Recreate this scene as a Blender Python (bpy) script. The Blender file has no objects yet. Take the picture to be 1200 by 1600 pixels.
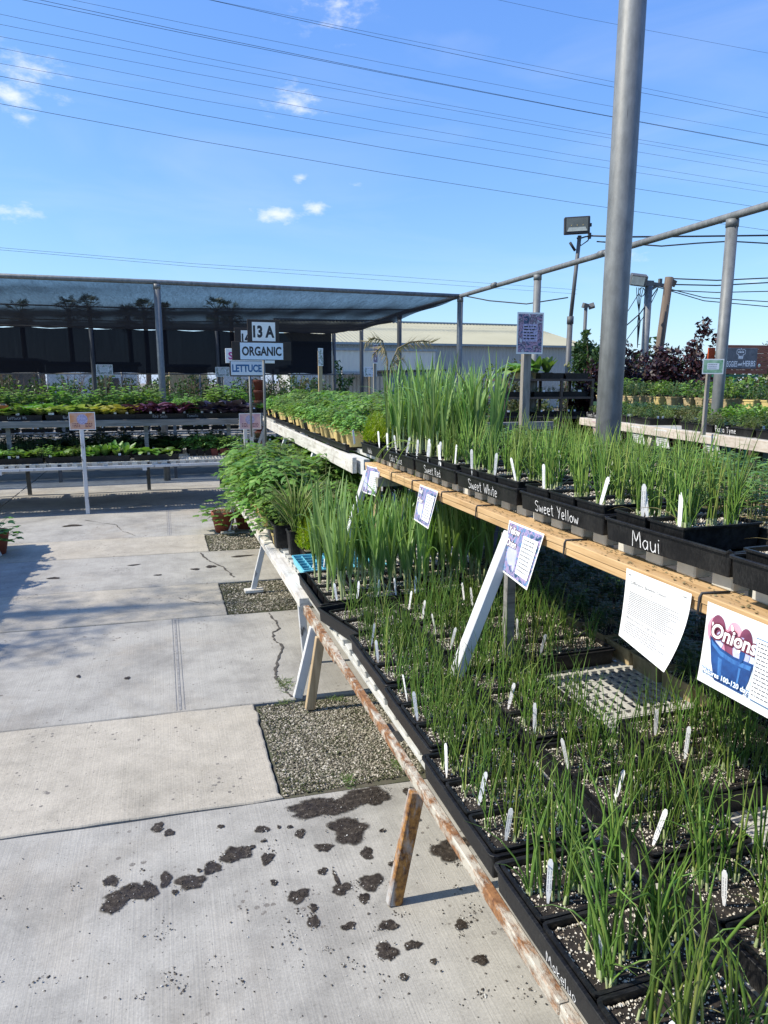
import bpy, math, random
import numpy as np
from mathutils import Vector, Matrix

random.seed(11); np.random.seed(11)
RND = random.Random(5)
scene = bpy.context.scene
COL = scene.collection
rad = math.radians

# ------------------------------------------------------------------ camera
CAM_H = 1.55; PITCH = 10.46; YAW = 17.23
cd = bpy.data.cameras.new('camera'); cam = bpy.data.objects.new('camera', cd); COL.objects.link(cam)
cd.sensor_fit = 'VERTICAL'; cd.sensor_height = 36.0; cd.sensor_width = 27.0; cd.lens = 36.0 * 1110 / 1600
cd.clip_start = 0.05; cd.clip_end = 3000
cam.location = (0, 0, CAM_H)
cam.rotation_euler = (rad(90 - 10.364), 0, rad(-YAW))
scene.camera = cam

# ------------------------------------------------------------------ sun + sky
SUN_EL = 46.0; SUN_AZ = 85.0      # degrees from +Y towards -X
sv = Vector((-math.sin(rad(SUN_AZ)) * math.cos(rad(SUN_EL)), math.cos(rad(SUN_AZ)) * math.cos(rad(SUN_EL)), math.sin(rad(SUN_EL))))
sl = bpy.data.lights.new('sun', 'SUN'); sl.energy = 5.0; sl.angle = rad(0.53); sl.color = (1.0, 0.925, 0.80)
so = bpy.data.objects.new('sun', sl); COL.objects.link(so); so.location = (-20, 5, 30)
so.rotation_euler = (-sv).to_track_quat('-Z', 'Y').to_euler()

world = bpy.data.worlds.new('World'); scene.world = world; world.use_nodes = True
wt = world.node_tree; wt.nodes.clear()
def wn(t, **k):
    n = wt.nodes.new(t)
    for a, b in k.items(): setattr(n, a, b)
    return n
wout = wn('ShaderNodeOutputWorld'); bg = wn('ShaderNodeBackground'); sky = wn('ShaderNodeTexSky')
sky.sky_type = 'NISHITA'; sky.sun_disc = False; sky.sun_elevation = rad(SUN_EL); sky.sun_rotation = rad(-SUN_AZ)
sky.air_density = 1.0; sky.dust_density = 0.6; sky.ozone_density = 2.5; sky.altitude = 50
bg.inputs['Strength'].default_value = 0.135
hs = wn('ShaderNodeHueSaturation'); hs.inputs['Saturation'].default_value = 1.0; hs.inputs['Value'].default_value = 1.0
sp = wn('ShaderNodeSeparateColor'); cb = wn('ShaderNodeCombineColor'); wt.links.new(sky.outputs[0], sp.inputs[0])
for i_, (g_, k_) in enumerate(((.95, .90), (.80, 1.40), (.36, 3.75))):
    pw = wn('ShaderNodeMath', operation='POWER'); pw.inputs[1].default_value = g_; ml = wn('ShaderNodeMath', operation='MULTIPLY'); ml.inputs[1].default_value = k_
    wt.links.new(sp.outputs[i_], pw.inputs[0]); wt.links.new(pw.outputs[0], ml.inputs[0]); wt.links.new(ml.outputs[0], cb.inputs[i_])
wt.links.new(cb.outputs[0], hs.inputs['Color'])
tc = wn('ShaderNodeTexCoord')
nz = wn('ShaderNodeTexNoise'); nz.inputs['Scale'].default_value = 34; nz.inputs['Detail'].default_value = 9; nz.inputs['Roughness'].default_value = 0.62
mpn = wn('ShaderNodeMapping'); mpn.inputs['Scale'].default_value = (1, 1, 2.2)
wt.links.new(tc.outputs['Generated'], mpn.inputs['Vector']); wt.links.new(mpn.outputs[0], nz.inputs['Vector'])
acc = None
CLOUDS = [((0.172, 0.927, 0.334), (.055, .055, .030), 1.0), ((0.156, 0.931, 0.338), (.03, .05, .02), .7), ((0.153, 0.965, 0.212), (.060, .06, .020), .95), ((0.205, 0.953, 0.220), (.035, .05, .016), .9),
          ((-0.127, 0.935, 0.331), (.07, .06, .045), .8), ((-0.139, 0.940, 0.312), (.05, .05, .03), .9), ((-0.157, 0.968, 0.196), (.06, .05, .018), .8),
          ((0.219, 0.879, 0.424), (.09, .06, .05), .62), ((0.574, 0.804, 0.156), (.05, .05, .025), .5), ((0.184, 0.949, 0.254), (.018, .03, .009), .8),
          ((-0.129, 0.948, 0.292), (.025, .03, .014), .8), ((0.256, 0.935, 0.247), (.03, .03, .010), .4), ((0.683, 0.721, 0.119), (.12, .1, .012), .35), ((0.35, 0.91, 0.10), (.25, .1, .02), .25)]
for c, s, k in CLOUDS:
    c = Vector(c).normalized()
    m = wn('ShaderNodeMapping'); m.vector_type = 'POINT'
    m.inputs['Scale'].default_value = tuple(1 / v for v in s)
    m.inputs['Location'].default_value = tuple(-c[i] / s[i] for i in range(3))
    g = wn('ShaderNodeTexGradient'); g.gradient_type = 'SPHERICAL'
    wt.links.new(tc.outputs['Generated'], m.inputs['Vector']); wt.links.new(m.outputs[0], g.inputs['Vector'])
    mm = wn('ShaderNodeMath', operation='MULTIPLY'); mm.inputs[1].default_value = k
    wt.links.new(g.outputs['Fac'], mm.inputs[0])
    if acc is None: acc = mm
    else:
        ad = wn('ShaderNodeMath', operation='MAXIMUM'); wt.links.new(acc.outputs[0], ad.inputs[0]); wt.links.new(mm.outputs[0], ad.inputs[1]); acc = ad
# cloud = smoothstep of (gradient + noise)
ad = wn('ShaderNodeMath', operation='MULTIPLY_ADD'); ad.inputs[1].default_value = 1.9
wt.links.new(nz.outputs['Fac'], ad.inputs[0]); wt.links.new(acc.outputs[0], ad.inputs[2])
mr = wn('ShaderNodeMapRange'); mr.interpolation_type = 'SMOOTHSTEP'
mr.inputs['From Min'].default_value = 1.22; mr.inputs['From Max'].default_value = 2.2; mr.inputs['To Max'].default_value = 0.72
wt.links.new(ad.outputs[0], mr.inputs['Value'])
gate = wn('ShaderNodeMath', operation='MULTIPLY')
g2 = wn('ShaderNodeMapRange'); g2.inputs['From Max'].default_value = 0.25; wt.links.new(acc.outputs[0], g2.inputs['Value'])
wt.links.new(mr.outputs[0], gate.inputs[0]); wt.links.new(g2.outputs[0], gate.inputs[1])
# thin cirrus veil everywhere
nz2 = wn('ShaderNodeTexNoise'); nz2.inputs['Scale'].default_value = 3.2; nz2.inputs['Detail'].default_value = 6; nz2.inputs['Distortion'].default_value = 0.8
mp2 = wn('ShaderNodeMapping'); mp2.inputs['Scale'].default_value = (1, 1, 4.0); mp2.inputs['Rotation'].default_value = (0.2, 0.35, 0)
wt.links.new(tc.outputs['Generated'], mp2.inputs['Vector']); wt.links.new(mp2.outputs[0], nz2.inputs['Vector'])
mr2 = wn('ShaderNodeMapRange'); mr2.inputs['From Min'].default_value = .5; mr2.inputs['From Max'].default_value = .8; mr2.inputs['To Max'].default_value = 0.10
wt.links.new(nz2.outputs['Fac'], mr2.inputs['Value'])
mx0 = wn('ShaderNodeMath', operation='MAXIMUM'); wt.links.new(gate.outputs[0], mx0.inputs[0]); wt.links.new(mr2.outputs[0], mx0.inputs[1])
mix = wn('ShaderNodeMixRGB'); mix.inputs['Color2'].default_value = (7.0, 7.1, 7.3, 1)
wt.links.new(mx0.outputs[0], mix.inputs['Fac']); wt.links.new(hs.outputs[0], mix.inputs['Color1'])
wt.links.new(mix.outputs[0], bg.inputs['Color']); wt.links.new(bg.outputs[0], wout.inputs['Surface'])

scene.view_settings.view_transform = 'Standard'; scene.view_settings.look = 'None'
scene.view_settings.gamma = 1.0; scene.view_settings.exposure = 0.30; scene.view_settings.use_curve_mapping = False
scene.cycles.max_bounces = 8; scene.cycles.transparent_max_bounces = 16
scene.cycles.use_denoising = True

# ------------------------------------------------------------------ materials
MATS = {}
def newmat(name):
    m = bpy.data.materials.new(name); m.use_nodes = True
    nt = m.node_tree; nt.nodes.clear()
    out = nt.nodes.new('ShaderNodeOutputMaterial'); p = nt.nodes.new('ShaderNodeBsdfPrincipled')
    nt.links.new(p.outputs[0], out.inputs['Surface'])
    MATS[name] = m
    return m, nt, p, out
def N(nt, t, ins=None, **k):
    n = nt.nodes.new(t)
    for a, b in k.items(): setattr(n, a, b)
    if ins:
        for a, b in ins.items(): n.inputs[a].default_value = b
    return n
def ramp(nt, src, stops):
    r = nt.nodes.new('ShaderNodeValToRGB'); e = r.color_ramp.elements
    while len(e) < len(stops): e.new(0.5)
    for i, (p, c) in enumerate(stops):
        e[i].position = p; e[i].color = (c[0], c[1], c[2], 1) if not isinstance(c, (int, float)) else (c, c, c, 1)
    nt.links.new(src, r.inputs['Fac']); return r
def noise(nt, scale, detail=4, rough=.55, stretch=None, coord='Object', dist=0):
    t = nt.nodes.new('ShaderNodeTexCoord'); n = N(nt, 'ShaderNodeTexNoise', {'Scale': scale, 'Detail': detail, 'Roughness': rough, 'Distortion': dist})
    if stretch:
        m = N(nt, 'ShaderNodeMapping', {'Scale': stretch}); nt.links.new(t.outputs[coord], m.inputs[0]); nt.links.new(m.outputs[0], n.inputs['Vector'])
    else: nt.links.new(t.outputs[coord], n.inputs['Vector'])
    return n.outputs['Fac']
def mixc(nt, fac, a, b, mode='MIX'):
    m = nt.nodes.new('ShaderNodeMixRGB'); m.blend_type = mode
    if isinstance(fac, float): m.inputs[0].default_value = fac
    else: nt.links.new(fac, m.inputs[0])
    for i, c in ((1, a), (2, b)):
        if isinstance(c, (tuple, list)): m.inputs[i].default_value = (c[0], c[1], c[2], 1)
        else: nt.links.new(c, m.inputs[i])
    return m.outputs[0]
def bump(nt, p, h, strength=.3, dist=.01):
    b = N(nt, 'ShaderNodeBump', {'Strength': strength, 'Distance': dist}); nt.links.new(h, b.inputs['Height']); nt.links.new(b.outputs[0], p.inputs['Normal'])
def simple(name, c1, c2=None, scale=8, rough=.6, bmp=.15, bscale=60, metal=0.0, stretch=None, rnd=.12, detail=5, lo=.35, hi=.65, spec=.5):
    m, nt, p, out = newmat(name)
    c2 = c2 or tuple(v * .75 for v in c1)
    f = noise(nt, scale, detail, .6, stretch)
    r = ramp(nt, f, [(lo, c1), (hi, c2)])
    oi = nt.nodes.new('ShaderNodeObjectInfo')
    h = N(nt, 'ShaderNodeHueSaturation')
    mr = N(nt, 'ShaderNodeMapRange', {'To Min': 1 - rnd, 'To Max': 1 + rnd}); nt.links.new(oi.outputs['Random'], mr.inputs['Value']); nt.links.new(mr.outputs[0], h.inputs['Value'])
    nt.links.new(r.outputs[0], h.inputs['Color']); nt.links.new(h.outputs[0], p.inputs['Base Color'])
    p.inputs['Roughness'].default_value = rough; p.inputs['Metallic'].default_value = metal; p.inputs['Specular IOR Level'].default_value = spec
    if bmp: bump(nt, p, noise(nt, bscale, 5, .6, stretch), bmp, .004)
    return m
def leaf(name, c1, c2, c3=None, trans=.35, rough=.42, spec=.35, rnd=.25):
    m, nt, p, out = newmat(name)
    geo = nt.nodes.new('ShaderNodeNewGeometry')
    r = ramp(nt, geo.outputs['Random Per Island'], [(0, c1), (.75, c2)] + ([(1.0, c3)] if c3 else []))
    oi = nt.nodes.new('ShaderNodeObjectInfo')
    h = N(nt, 'ShaderNodeHueSaturation')
    mr = N(nt, 'ShaderNodeMapRange', {'To Min': 1 - rnd, 'To Max': 1 + rnd}); nt.links.new(oi.outputs['Random'], mr.inputs['Value']); nt.links.new(mr.outputs[0], h.inputs['Value'])
    mr3 = N(nt, 'ShaderNodeMapRange', {'To Min': .485, 'To Max': .515}); nt.links.new(oi.outputs['Random'], mr3.inputs['Value']); nt.links.new(mr3.outputs[0], h.inputs['Hue'])
    nt.links.new(r.outputs[0], h.inputs['Color']); nt.links.new(h.outputs[0], p.inputs['Base Color'])
    p.inputs['Roughness'].default_value = rough; p.inputs['Specular IOR Level'].default_value = spec
    t = N(nt, 'ShaderNodeBsdfTranslucent'); tcl = mixc(nt, 1.0, h.outputs[0], (1.25, 1.35, .55), 'MULTIPLY'); nt.links.new(tcl, t.inputs['Color'])
    ms = N(nt, 'ShaderNodeMixShader', {'Fac': trans}); nt.links.new(p.outputs[0], ms.inputs[1]); nt.links.new(t.outputs[0], ms.inputs[2]); nt.links.new(ms.outputs[0], out.inputs['Surface'])
    return m
def island(name, stops, rough=.8, spec=.3):
    m, nt, p, out = newmat(name)
    geo = nt.nodes.new('ShaderNodeNewGeometry')
    r = ramp(nt, geo.outputs['Random Per Island'], stops); nt.links.new(r.outputs[0], p.inputs['Base Color'])
    p.inputs['Roughness'].default_value = rough; p.inputs['Specular IOR Level'].default_value = spec
    return m

# leaves
leaf('onion_leaf', (.085, .165, .030), (.165, .275, .052), (.32, .35, .10), trans=.26, rough=.38, spec=.45)
leaf('onion_leaf_light', (.14, .25, .045), (.23, .37, .075), (.36, .42, .13), trans=.25, rough=.38, spec=.45)
leaf('leek_leaf', (.16, .285, .08), (.29, .43, .15), (.42, .49, .17), trans=.3, rough=.36, spec=.5)
leaf('tomato_leaf', (.07, .16, .03), (.17, .31, .06), (.30, .43, .13), trans=.34, rough=.5)
leaf('lettuce_leaf', (.075, .17, .03), (.16, .29, .065), (.28, .38, .14), trans=.3)
leaf('pale_leaf', (.17, .25, .07), (.28, .34, .13), (.42, .40, .2), trans=.35)
leaf('yellow_leaf', (.30, .29, .07), (.42, .38, .09), (.22, .29, .06), trans=.3)
leaf('purple_leaf', (.05, .014, .045), (.095, .032, .075), (.15, .065, .11), trans=.2)
leaf('slate_leaf', (.035, .025, .055), (.06, .05, .085), (.10, .09, .13), trans=.12)
leaf('red_leaf', (.10, .035, .03), (.26, .12, .085), (.40, .30, .19), trans=.25)
leaf('dark_leaf', (.02, .055, .015), (.045, .10, .03), (.08, .14, .04), trans=.25)
leaf('grey_leaf', (.14, .18, .13), (.22, .27, .19), trans=.2)
leaf('dill_leaf', (.16, .24, .01), (.26, .34, .02), (.32, .38, .05), trans=.4)
leaf('olive_leaf', (.06, .09, .03), (.11, .13, .045), (.19, .17, .07), trans=.25)
leaf('burgundy_leaf', (.014, .006, .008), (.034, .011, .016), (.075, .028, .03), trans=.12)
leaf('dry_leaf', (.26, .22, .10), (.34, .29, .14), (.40, .36, .20), trans=.2)
leaf('palm_leaf', (.03, .05, .02), (.06, .08, .03), trans=.1)
leaf('herb_leaf', (.07, .12, .03), (.13, .19, .05), (.24, .27, .08), trans=.3)
simple('stalk', (.42, .47, .25), (.30, .38, .15), rough=.5, bmp=0)
simple('stem', (.14, .19, .06), (.10, .12, .05), rough=.6, bmp=0)
simple('bark', (.13, .095, .07), (.07, .05, .035), scale=6, rough=.9, bmp=.5, stretch=(6, 6, 1))
# plastic, wood, metal
def plastic_black(name, base=.012, dust=.07):
    m, nt, p, out = newmat(name)
    f = noise(nt, 9, 6, .65); f2 = noise(nt, 70, 3, .6, (1, 6, 1))
    mul = N(nt, 'ShaderNodeMath', operation='MULTIPLY'); nt.links.new(f, mul.inputs[0]); nt.links.new(f2, mul.inputs[1])
    r = ramp(nt, mul.outputs[0], [(.2, (base, base * 1.03, base * 1.15)), (.42, (dust, dust * .97, dust * .93))])
    nt.links.new(r.outputs[0], p.inputs['Base Color']); rr = ramp(nt, f, [(.3, .34), (.7, .6)]); nt.links.new(rr.outputs[0], p.inputs['Roughness']); p.inputs['Specular IOR Level'].default_value = .3
    bump(nt, p, f2, .08, .002)
plastic_black('black_plastic', .006, .030); plastic_black('dark_plastic', .012, .06)
simple('white_plastic', (.54, .535, .49), (.38, .37, .33), scale=14, rough=.45, bmp=.1, lo=.45, hi=.8)
simple('tag_white', (.86, .86, .85), (.70, .68, .63), scale=30, rough=.4, bmp=0, lo=.5, hi=.9)
simple('blue_plastic', (.10, .42, .58), (.16, .5, .62), rough=.4, bmp=.05)
simple('yellow_pot', (.62, .48, .20), (.52, .38, .15), scale=20, rough=.8, bmp=.3, bscale=90)
simple('tan_pulp', (.46, .36, .20), (.30, .22, .11), scale=25, rough=.9, bmp=.4, bscale=90)
simple('terracotta', (.30, .085, .045), (.22, .06, .035), scale=6, rough=.7, bmp=.15)
simple('red_pot', (.20, .03, .025), (.14, .025, .02), rough=.5, bmp=0)
simple('white_pot', (.75, .75, .73), (.68, .68, .66), rough=.4, bmp=0)
def wood(name, c1, c2, c3, s=1.0, axis=(60, 4, 60), rough=.75, dirt=None):
    m, nt, p, out = newmat(name)
    f = noise(nt, 1.0, 6, .6, tuple(v * s for v in axis), dist=.6)
    r = ramp(nt, f, [(.28, c3), (.47, c1), (.72, c2)])
    col = r.outputs[0]
    if dirt:
        d = noise(nt, 11, 7, .7); dr = ramp(nt, d, [(.52, 0.0), (.66, 1.0)]); col = mixc(nt, dr.outputs[0], col, dirt)
    k = noise(nt, 2.2, 3, .5); kr = ramp(nt, k, [(.3, .8), (.7, 1.08)]); col = mixc(nt, 1.0, col, kr.outputs[0], 'MULTIPLY')
    nt.links.new(col, p.inputs['Base Color']); p.inputs['Roughness'].default_value = rough
    bump(nt, p, f, .35, .004)
wood('fresh_wood', (.56, .36, .17), (.66, .46, .25), (.34, .19, .08))
wood('old_wood', (.26, .235, .205), (.36, .33, .29), (.12, .105, .09), axis=(50, 50, 5))
wood('grey_board', (.23, .22, .205), (.33, .315, .29), (.10, .09, .08), axis=(3, 50, 50))
wood('weathered_white', (.60, .58, .53), (.70, .68, .64), (.33, .30, .26), axis=(40, 3, 40), dirt=(.42, .38, .33))
wood('stake_wood', (.42, .31, .18), (.52, .40, .25), (.28, .19, .10), axis=(60, 60, 4))
wood('pale_board', (.56, .49, .41), (.66, .60, .53), (.38, .31, .25), axis=(40, 4, 40))
wood('pole_wood', (.13, .095, .07), (.19, .145, .11), (.06, .045, .035), axis=(25, 25, 1.2))
wood('plank_red', (.22, .075, .045), (.31, .12, .075), (.10, .035, .022), axis=(5, 40, 60))
def painted(name, paint, under, lo, hi, axis=(1, 1, 1), scale=16, under2=None):
    m, nt, p, out = newmat(name)
    f = noise(nt, scale, 8, .68, axis); r = ramp(nt, f, [(lo, 0.0), (hi, 1.0)])
    u = ramp(nt, noise(nt, 45, 5, .7), [(.35, under), (.65, under2 or tuple(v * .5 for v in under))])
    g = ramp(nt, noise(nt, 5, 4), [(.3, tuple(v * .82 for v in paint)), (.7, paint)])
    col = mixc(nt, r.outputs[0], g.outputs[0], u.outputs[0])
    nt.links.new(col, p.inputs['Base Color']); rr = ramp(nt, r.outputs[0], [(0, .5), (1, .9)]); nt.links.new(rr.outputs[0], p.inputs['Roughness'])
    inv = N(nt, 'ShaderNodeMath', {1: -1.0}, operation='MULTIPLY'); nt.links.new(r.outputs[0], inv.inputs[0]); bump(nt, p, inv.outputs[0], .6, .003)
painted('rusty_paint', (.54, .50, .42), (.33, .16, .065), .42, .55, (1, .5, 1), 24, (.11, .045, .02))
painted('rusty_leg', (.42, .41, .40), (.46, .22, .05), .42, .55, (1, 1, .3), 14, (.09, .04, .02))
painted('white_paint', (.66, .67, .67), (.22, .19, .16), .66, .72, (1, 1, .35), 12)
painted('chipped_paint', (.66, .66, .65), (.10, .085, .07), .57, .63, (1, 1, .3), 11)
def metal_galv(name, a, b, metal=.35, rough=.45):
    m, nt, p, out = newmat(name)
    f = noise(nt, 22, 6, .65, (1, 1, .5)); v = noise(nt, 5, 4, .6, (3, 3, .3))
    r = ramp(nt, f, [(.3, a), (.7, b)]); kr = ramp(nt, v, [(.35, .76), (.65, 1.08)])
    col = mixc(nt, 1.0, r.outputs[0], kr.outputs[0], 'MULTIPLY')
    sc = ramp(nt, noise(nt, 30, 3, .7, (2, 2, .12)), [(.70, 1.0), (.76, .45)])
    col = mixc(nt, 1.0, col, sc.outputs[0], 'MULTIPLY')
    nt.links.new(col, p.inputs['Base Color']); p.inputs['Metallic'].default_value = metal; p.inputs['Roughness'].default_value = rough
    bump(nt, p, f, .1, .002)
metal_galv('galvanised', (.135, .143, .147), (.215, .226, .23), .15, .55); metal_galv('dark_steel', (.085, .09, .095), (.12, .125, .13), .1, .6)
simple('brown_steel', (.10, .07, .05), (.06, .045, .035), rough=.7, bmp=.2)
simple('black_rubber', (.012, .012, .013), rough=.6, bmp=0)
simple('wire_black', (.03, .03, .035), rough=.6, bmp=0)
simple('green_paint', (.015, .10, .055), (.02, .13, .07), rough=.5, bmp=0)
simple('dark_green_paint', (.02, .055, .035), (.03, .07, .045), rough=.6, bmp=0)
simple('dark_board', (.045, .033, .028), (.03, .023, .02), rough=.8, bmp=.1)
simple('paper', (.84, .84, .82), (.80, .80, .78), scale=5, rough=.55, bmp=0, rnd=.03)
simple('paper_blue', (.66, .74, .84), (.60, .70, .82), scale=5, rough=.55, bmp=0, rnd=.02)
simple('ink', (.03, .03, .035), rough=.6, bmp=0)
simple('ink_grey', (.16, .16, .18), rough=.6, bmp=0)
simple('ink_pale', (.33, .33, .35), rough=.6, bmp=0)
simple('ink_blue', (.03, .16, .40), rough=.6, bmp=0)
simple('ink_pink', (.55, .05, .28), rough=.6, bmp=0)
simple('ink_maroon', (.16, .02, .05), rough=.6, bmp=0)
simple('chalk', (.78, .78, .78), (.35, .35, .36), scale=120, rough=.9, bmp=0, lo=.42, hi=.75)
simple('chalk_far', (.42, .44, .46), rough=.9, bmp=0)
simple('bowl_blue', (.010, .03, .13), (.02, .09, .30), scale=22, rough=.5, bmp=0)
simple('onion_pink', (.62, .16, .28), (.72, .38, .46), scale=14, rough=.5, bmp=0)
simple('onion_dark', (.08, .02, .05), (.25, .07, .13), scale=14, rough=.5, bmp=0)
simple('onion_lilac', (.66, .66, .82), (.42, .45, .78), scale=10, rough=.5, bmp=0)
simple('print_sky', (.62, .73, .84), (.78, .83, .88), scale=7, rough=.5, bmp=0, rnd=.02)
simple('print_white', (.84, .86, .87), (.8, .82, .84), rough=.5, bmp=0, rnd=.02)
simple('print_green', (.10, .30, .14), (.40, .58, .40), scale=14, rough=.5, bmp=0)
simple('print_lilac', (.55, .52, .66), (.22, .20, .36), scale=90, rough=.6, bmp=0)
def photo(name, stops, scale, dist=1.5):
    m, nt, p, out = newmat(name)
    r = ramp(nt, noise(nt, scale, 5, .6, dist=dist), stops); nt.links.new(r.outputs[0], p.inputs['Base Color']); p.inputs['Roughness'].default_value = .5
photo('photo_onion', [(.30, (.012, .025, .06)), (.44, (.05, .12, .22)), (.52, (.42, .30, .48)), (.60, (.07, .17, .34)), (.74, (.35, .55, .70))], 22)
photo('photo_harvest', [(.34, (.02, .015, .03)), (.44, (.05, .11, .20)), (.50, (.55, .34, .46)), (.56, (.05, .03, .06)), (.66, (.60, .60, .68))], 19)
photo('photo_orange', [(.35, (.58, .22, .20)), (.5, (.66, .40, .28)), (.65, (.66, .27, .10))], 7, .3)
photo('photo_pinkish', [(.35, (.60, .30, .38)), (.5, (.66, .46, .44)), (.65, (.55, .33, .40))], 7, .3)
photo('photo_floral', [(.35, (.68, .72, .68)), (.46, (.10, .13, .09)), (.53, (.74, .77, .75)), (.7, (.6, .35, .5))], 30, .8)
photo('photo_bowl', [(.35, (.02, .08, .28)), (.55, (.06, .20, .48)), (.7, (.03, .10, .33))], 12)
photo('slate', [(.35, (.075, .085, .10)), (.6, (.12, .13, .15)), (.75, (.17, .18, .20))], 14, .4)
# setting materials
def concrete(name, c1, c2, tint, rough_=.85, broom=.5):
    m, nt, p, out = newmat(name)
    big = ramp(nt, noise(nt, 2.1, 8, .68), [(.34, c2), (.54, c1), (.75, tuple(min(1, v * 1.07) for v in c1))])
    fine = ramp(nt, noise(nt, 140, 4, .7), [(.3, .82), (.7, 1.12)])
    col = mixc(nt, 1.0, big.outputs[0], fine.outputs[0], 'MULTIPLY')
    tn = ramp(nt, noise(nt, .9, 5, .65, dist=.4), [(.52, 0.0), (.78, .55)]); col = mixc(nt, tn.outputs[0], col, tint)
    med = ramp(nt, noise(nt, 9, 6, .7), [(.35, .88), (.62, 1.04)]); col = mixc(nt, 1.0, col, med.outputs[0], 'MULTIPLY')
    br = noise(nt, 1.0, 3, .6, (160, 2.2, 1)); brr = ramp(nt, br, [(.3, 1 - .14 * broom), (.7, 1 + .08 * broom)]); col = mixc(nt, 1.0, col, brr.outputs[0], 'MULTIPLY')
    # popped-out pits
    t = nt.nodes.new('ShaderNodeTexCoord'); v = N(nt, 'ShaderNodeTexVoronoi', {'Scale': 26, 'Randomness': 1}); nt.links.new(t.outputs['Object'], v.inputs['Vector'])
    pm = noise(nt, 3.0, 4, .65); pr = ramp(nt, pm, [(.46, 0.0), (.66, .26)])
    pit = N(nt, 'ShaderNodeMath', operation='LESS_THAN'); nt.links.new(v.outputs['Distance'], pit.inputs[0]); nt.links.new(pr.outputs[0], pit.inputs[1])
    pg = ramp(nt, noise(nt, 75, 4, .7), [(.38, 0.0), (.5, 1.0)]); pm2 = N(nt, 'ShaderNodeMath', operation='MULTIPLY'); nt.links.new(pit.outputs[0], pm2.inputs[0]); nt.links.new(pg.outputs[0], pm2.inputs[1])
    col = mixc(nt, pm2.outputs[0], col, (.17, .155, .135))
    sk = ramp(nt, noise(nt, 95, 4, .6), [(.305, .38), (.345, 1.0)]); col = mixc(nt, 1.0, col, sk.outputs[0], 'MULTIPLY')
    bl = ramp(nt, noise(nt, 3.4, 7, .72, dist=.5), [(.36, .70), (.47, 1.0)]); col = mixc(nt, .45, col, mixc(nt, 1.0, col, bl.outputs[0], 'MULTIPLY'))
    nt.links.new(col, p.inputs['Base Color']); p.inputs['Roughness'].default_value = rough_
    hh = N(nt, 'ShaderNodeMath', {1: -.9}, operation='MULTIPLY_ADD'); nt.links.new(pm2.outputs[0], hh.inputs[0]); nt.links.new(br, hh.inputs[2])
    bump(nt, p, hh.outputs[0], .35, .004)
concrete('concrete_grey', (.375, .360, .320), (.270, .258, .230), (.37, .31, .225))
concrete('concrete_pale', (.43, .392, .32), (.345, .315, .255), (.44, .38, .28), broom=.15)
simple('joint_soil', (.05, .045, .04), (.03, .028, .025), rough=.95, bmp=.3)
simple('tooled_joint', (.27, .265, .255), (.18, .175, .165), scale=30, rough=.9, bmp=.2)
simple('damp_concrete', (.19, .175, .15), (.13, .12, .10), scale=30, rough=.6, bmp=.2)
simple('crack', (.05, .046, .04), (.09, .08, .07), scale=60, rough=.95, bmp=.3)
simple('ground_soil', (.17, .15, .12), (.24, .21, .17), scale=2, rough=.95, bmp=.4)
def wet():
    m, nt, p, out = newmat('wet_soil')
    f = noise(nt, 55, 6, .7); r = ramp(nt, f, [(.34, (.016, .012, .009)), (.54, (.045, .036, .028)), (.64, (.08, .066, .052)), (.69, (.28, .26, .22))])
    nt.links.new(r.outputs[0], p.inputs['Base Color']); rr = ramp(nt, noise(nt, 20, 4), [(.4, .3), (.6, .75)]); p.inputs['Specular IOR Level'].default_value = .25; nt.links.new(rr.outputs[0], p.inputs['Roughness'])
    bump(nt, p, f, .8, .006)
    a = nt.nodes.new('ShaderNodeAttribute'); a.attribute_name = 'edge'
    e = N(nt, 'ShaderNodeMath', {1: .55}, operation='MULTIPLY_ADD'); nt.links.new(noise(nt, 60, 6, .7), e.inputs[0]); nt.links.new(a.outputs['Fac'], e.inputs[2])
    al = ramp(nt, e.outputs[0], [(.84, 1.0), (.98, .5), (1.08, .0)]); tr = nt.nodes.new('ShaderNodeBsdfTransparent'); ms = nt.nodes.new('ShaderNodeMixShader')
    # the ramp input is clamped at 1, so shift the range down
    sh_ = N(nt, 'ShaderNodeMath', {1: .3}, operation='SUBTRACT'); nt.links.new(e.outputs[0], sh_.inputs[0]); nt.links.new(sh_.outputs[0], al.inputs['Fac'])
    al.color_ramp.elements[0].position = .56; al.color_ramp.elements[1].position = .72; al.color_ramp.elements[2].position = .86
    nt.links.new(al.outputs[0], ms.inputs[0]); nt.links.new(tr.outputs[0], ms.inputs[1]); nt.links.new(p.outputs[0], ms.inputs[2]); nt.links.new(ms.outputs[0], out.inputs['Surface'])
wet()
simple('gravel_bed', (.085, .075, .055), (.06, .07, .035), scale=14, rough=.95, bmp=.6)
island('gravel_stone', [(0, (.06, .052, .038)), (.3, (.16, .145, .105)), (.5, (.32, .285, .22)), (.75, (.46, .42, .345)), (.9, (.10, .11, .05)), (1, (.62, .58, .50))])
island('perlite', [(0, (.52, .47, .37)), (.5, (.72, .68, .58)), (.8, (.38, .33, .25)), (1, (.16, .12, .08))])
island('moss_bit', [(0, (.03, .035, .012)), (.6, (.06, .075, .025)), (1, (.10, .085, .05))])
island('crumb', [(0, (.03, .026, .022)), (.6, (.09, .075, .06)), (.85, (.15, .13, .11)), (1, (.55, .54, .5))])
simple('potting_soil', (.012, .009, .007), (.036, .027, .02), scale=60, rough=.95, bmp=.8, bscale=120, lo=.4, hi=.7)
simple('ribbed_wall', (.38, .40, .39), (.34, .36, .355), scale=.6, rough=.5, bmp=0)
simple('ribbed_roof', (.34, .325, .225), (.31, .295, .20), scale=.5, rough=.55, bmp=0)
simple('cream_wall', (.55, .56, .50), (.48, .50, .46), scale=.6, rough=.6, bmp=0)
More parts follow.
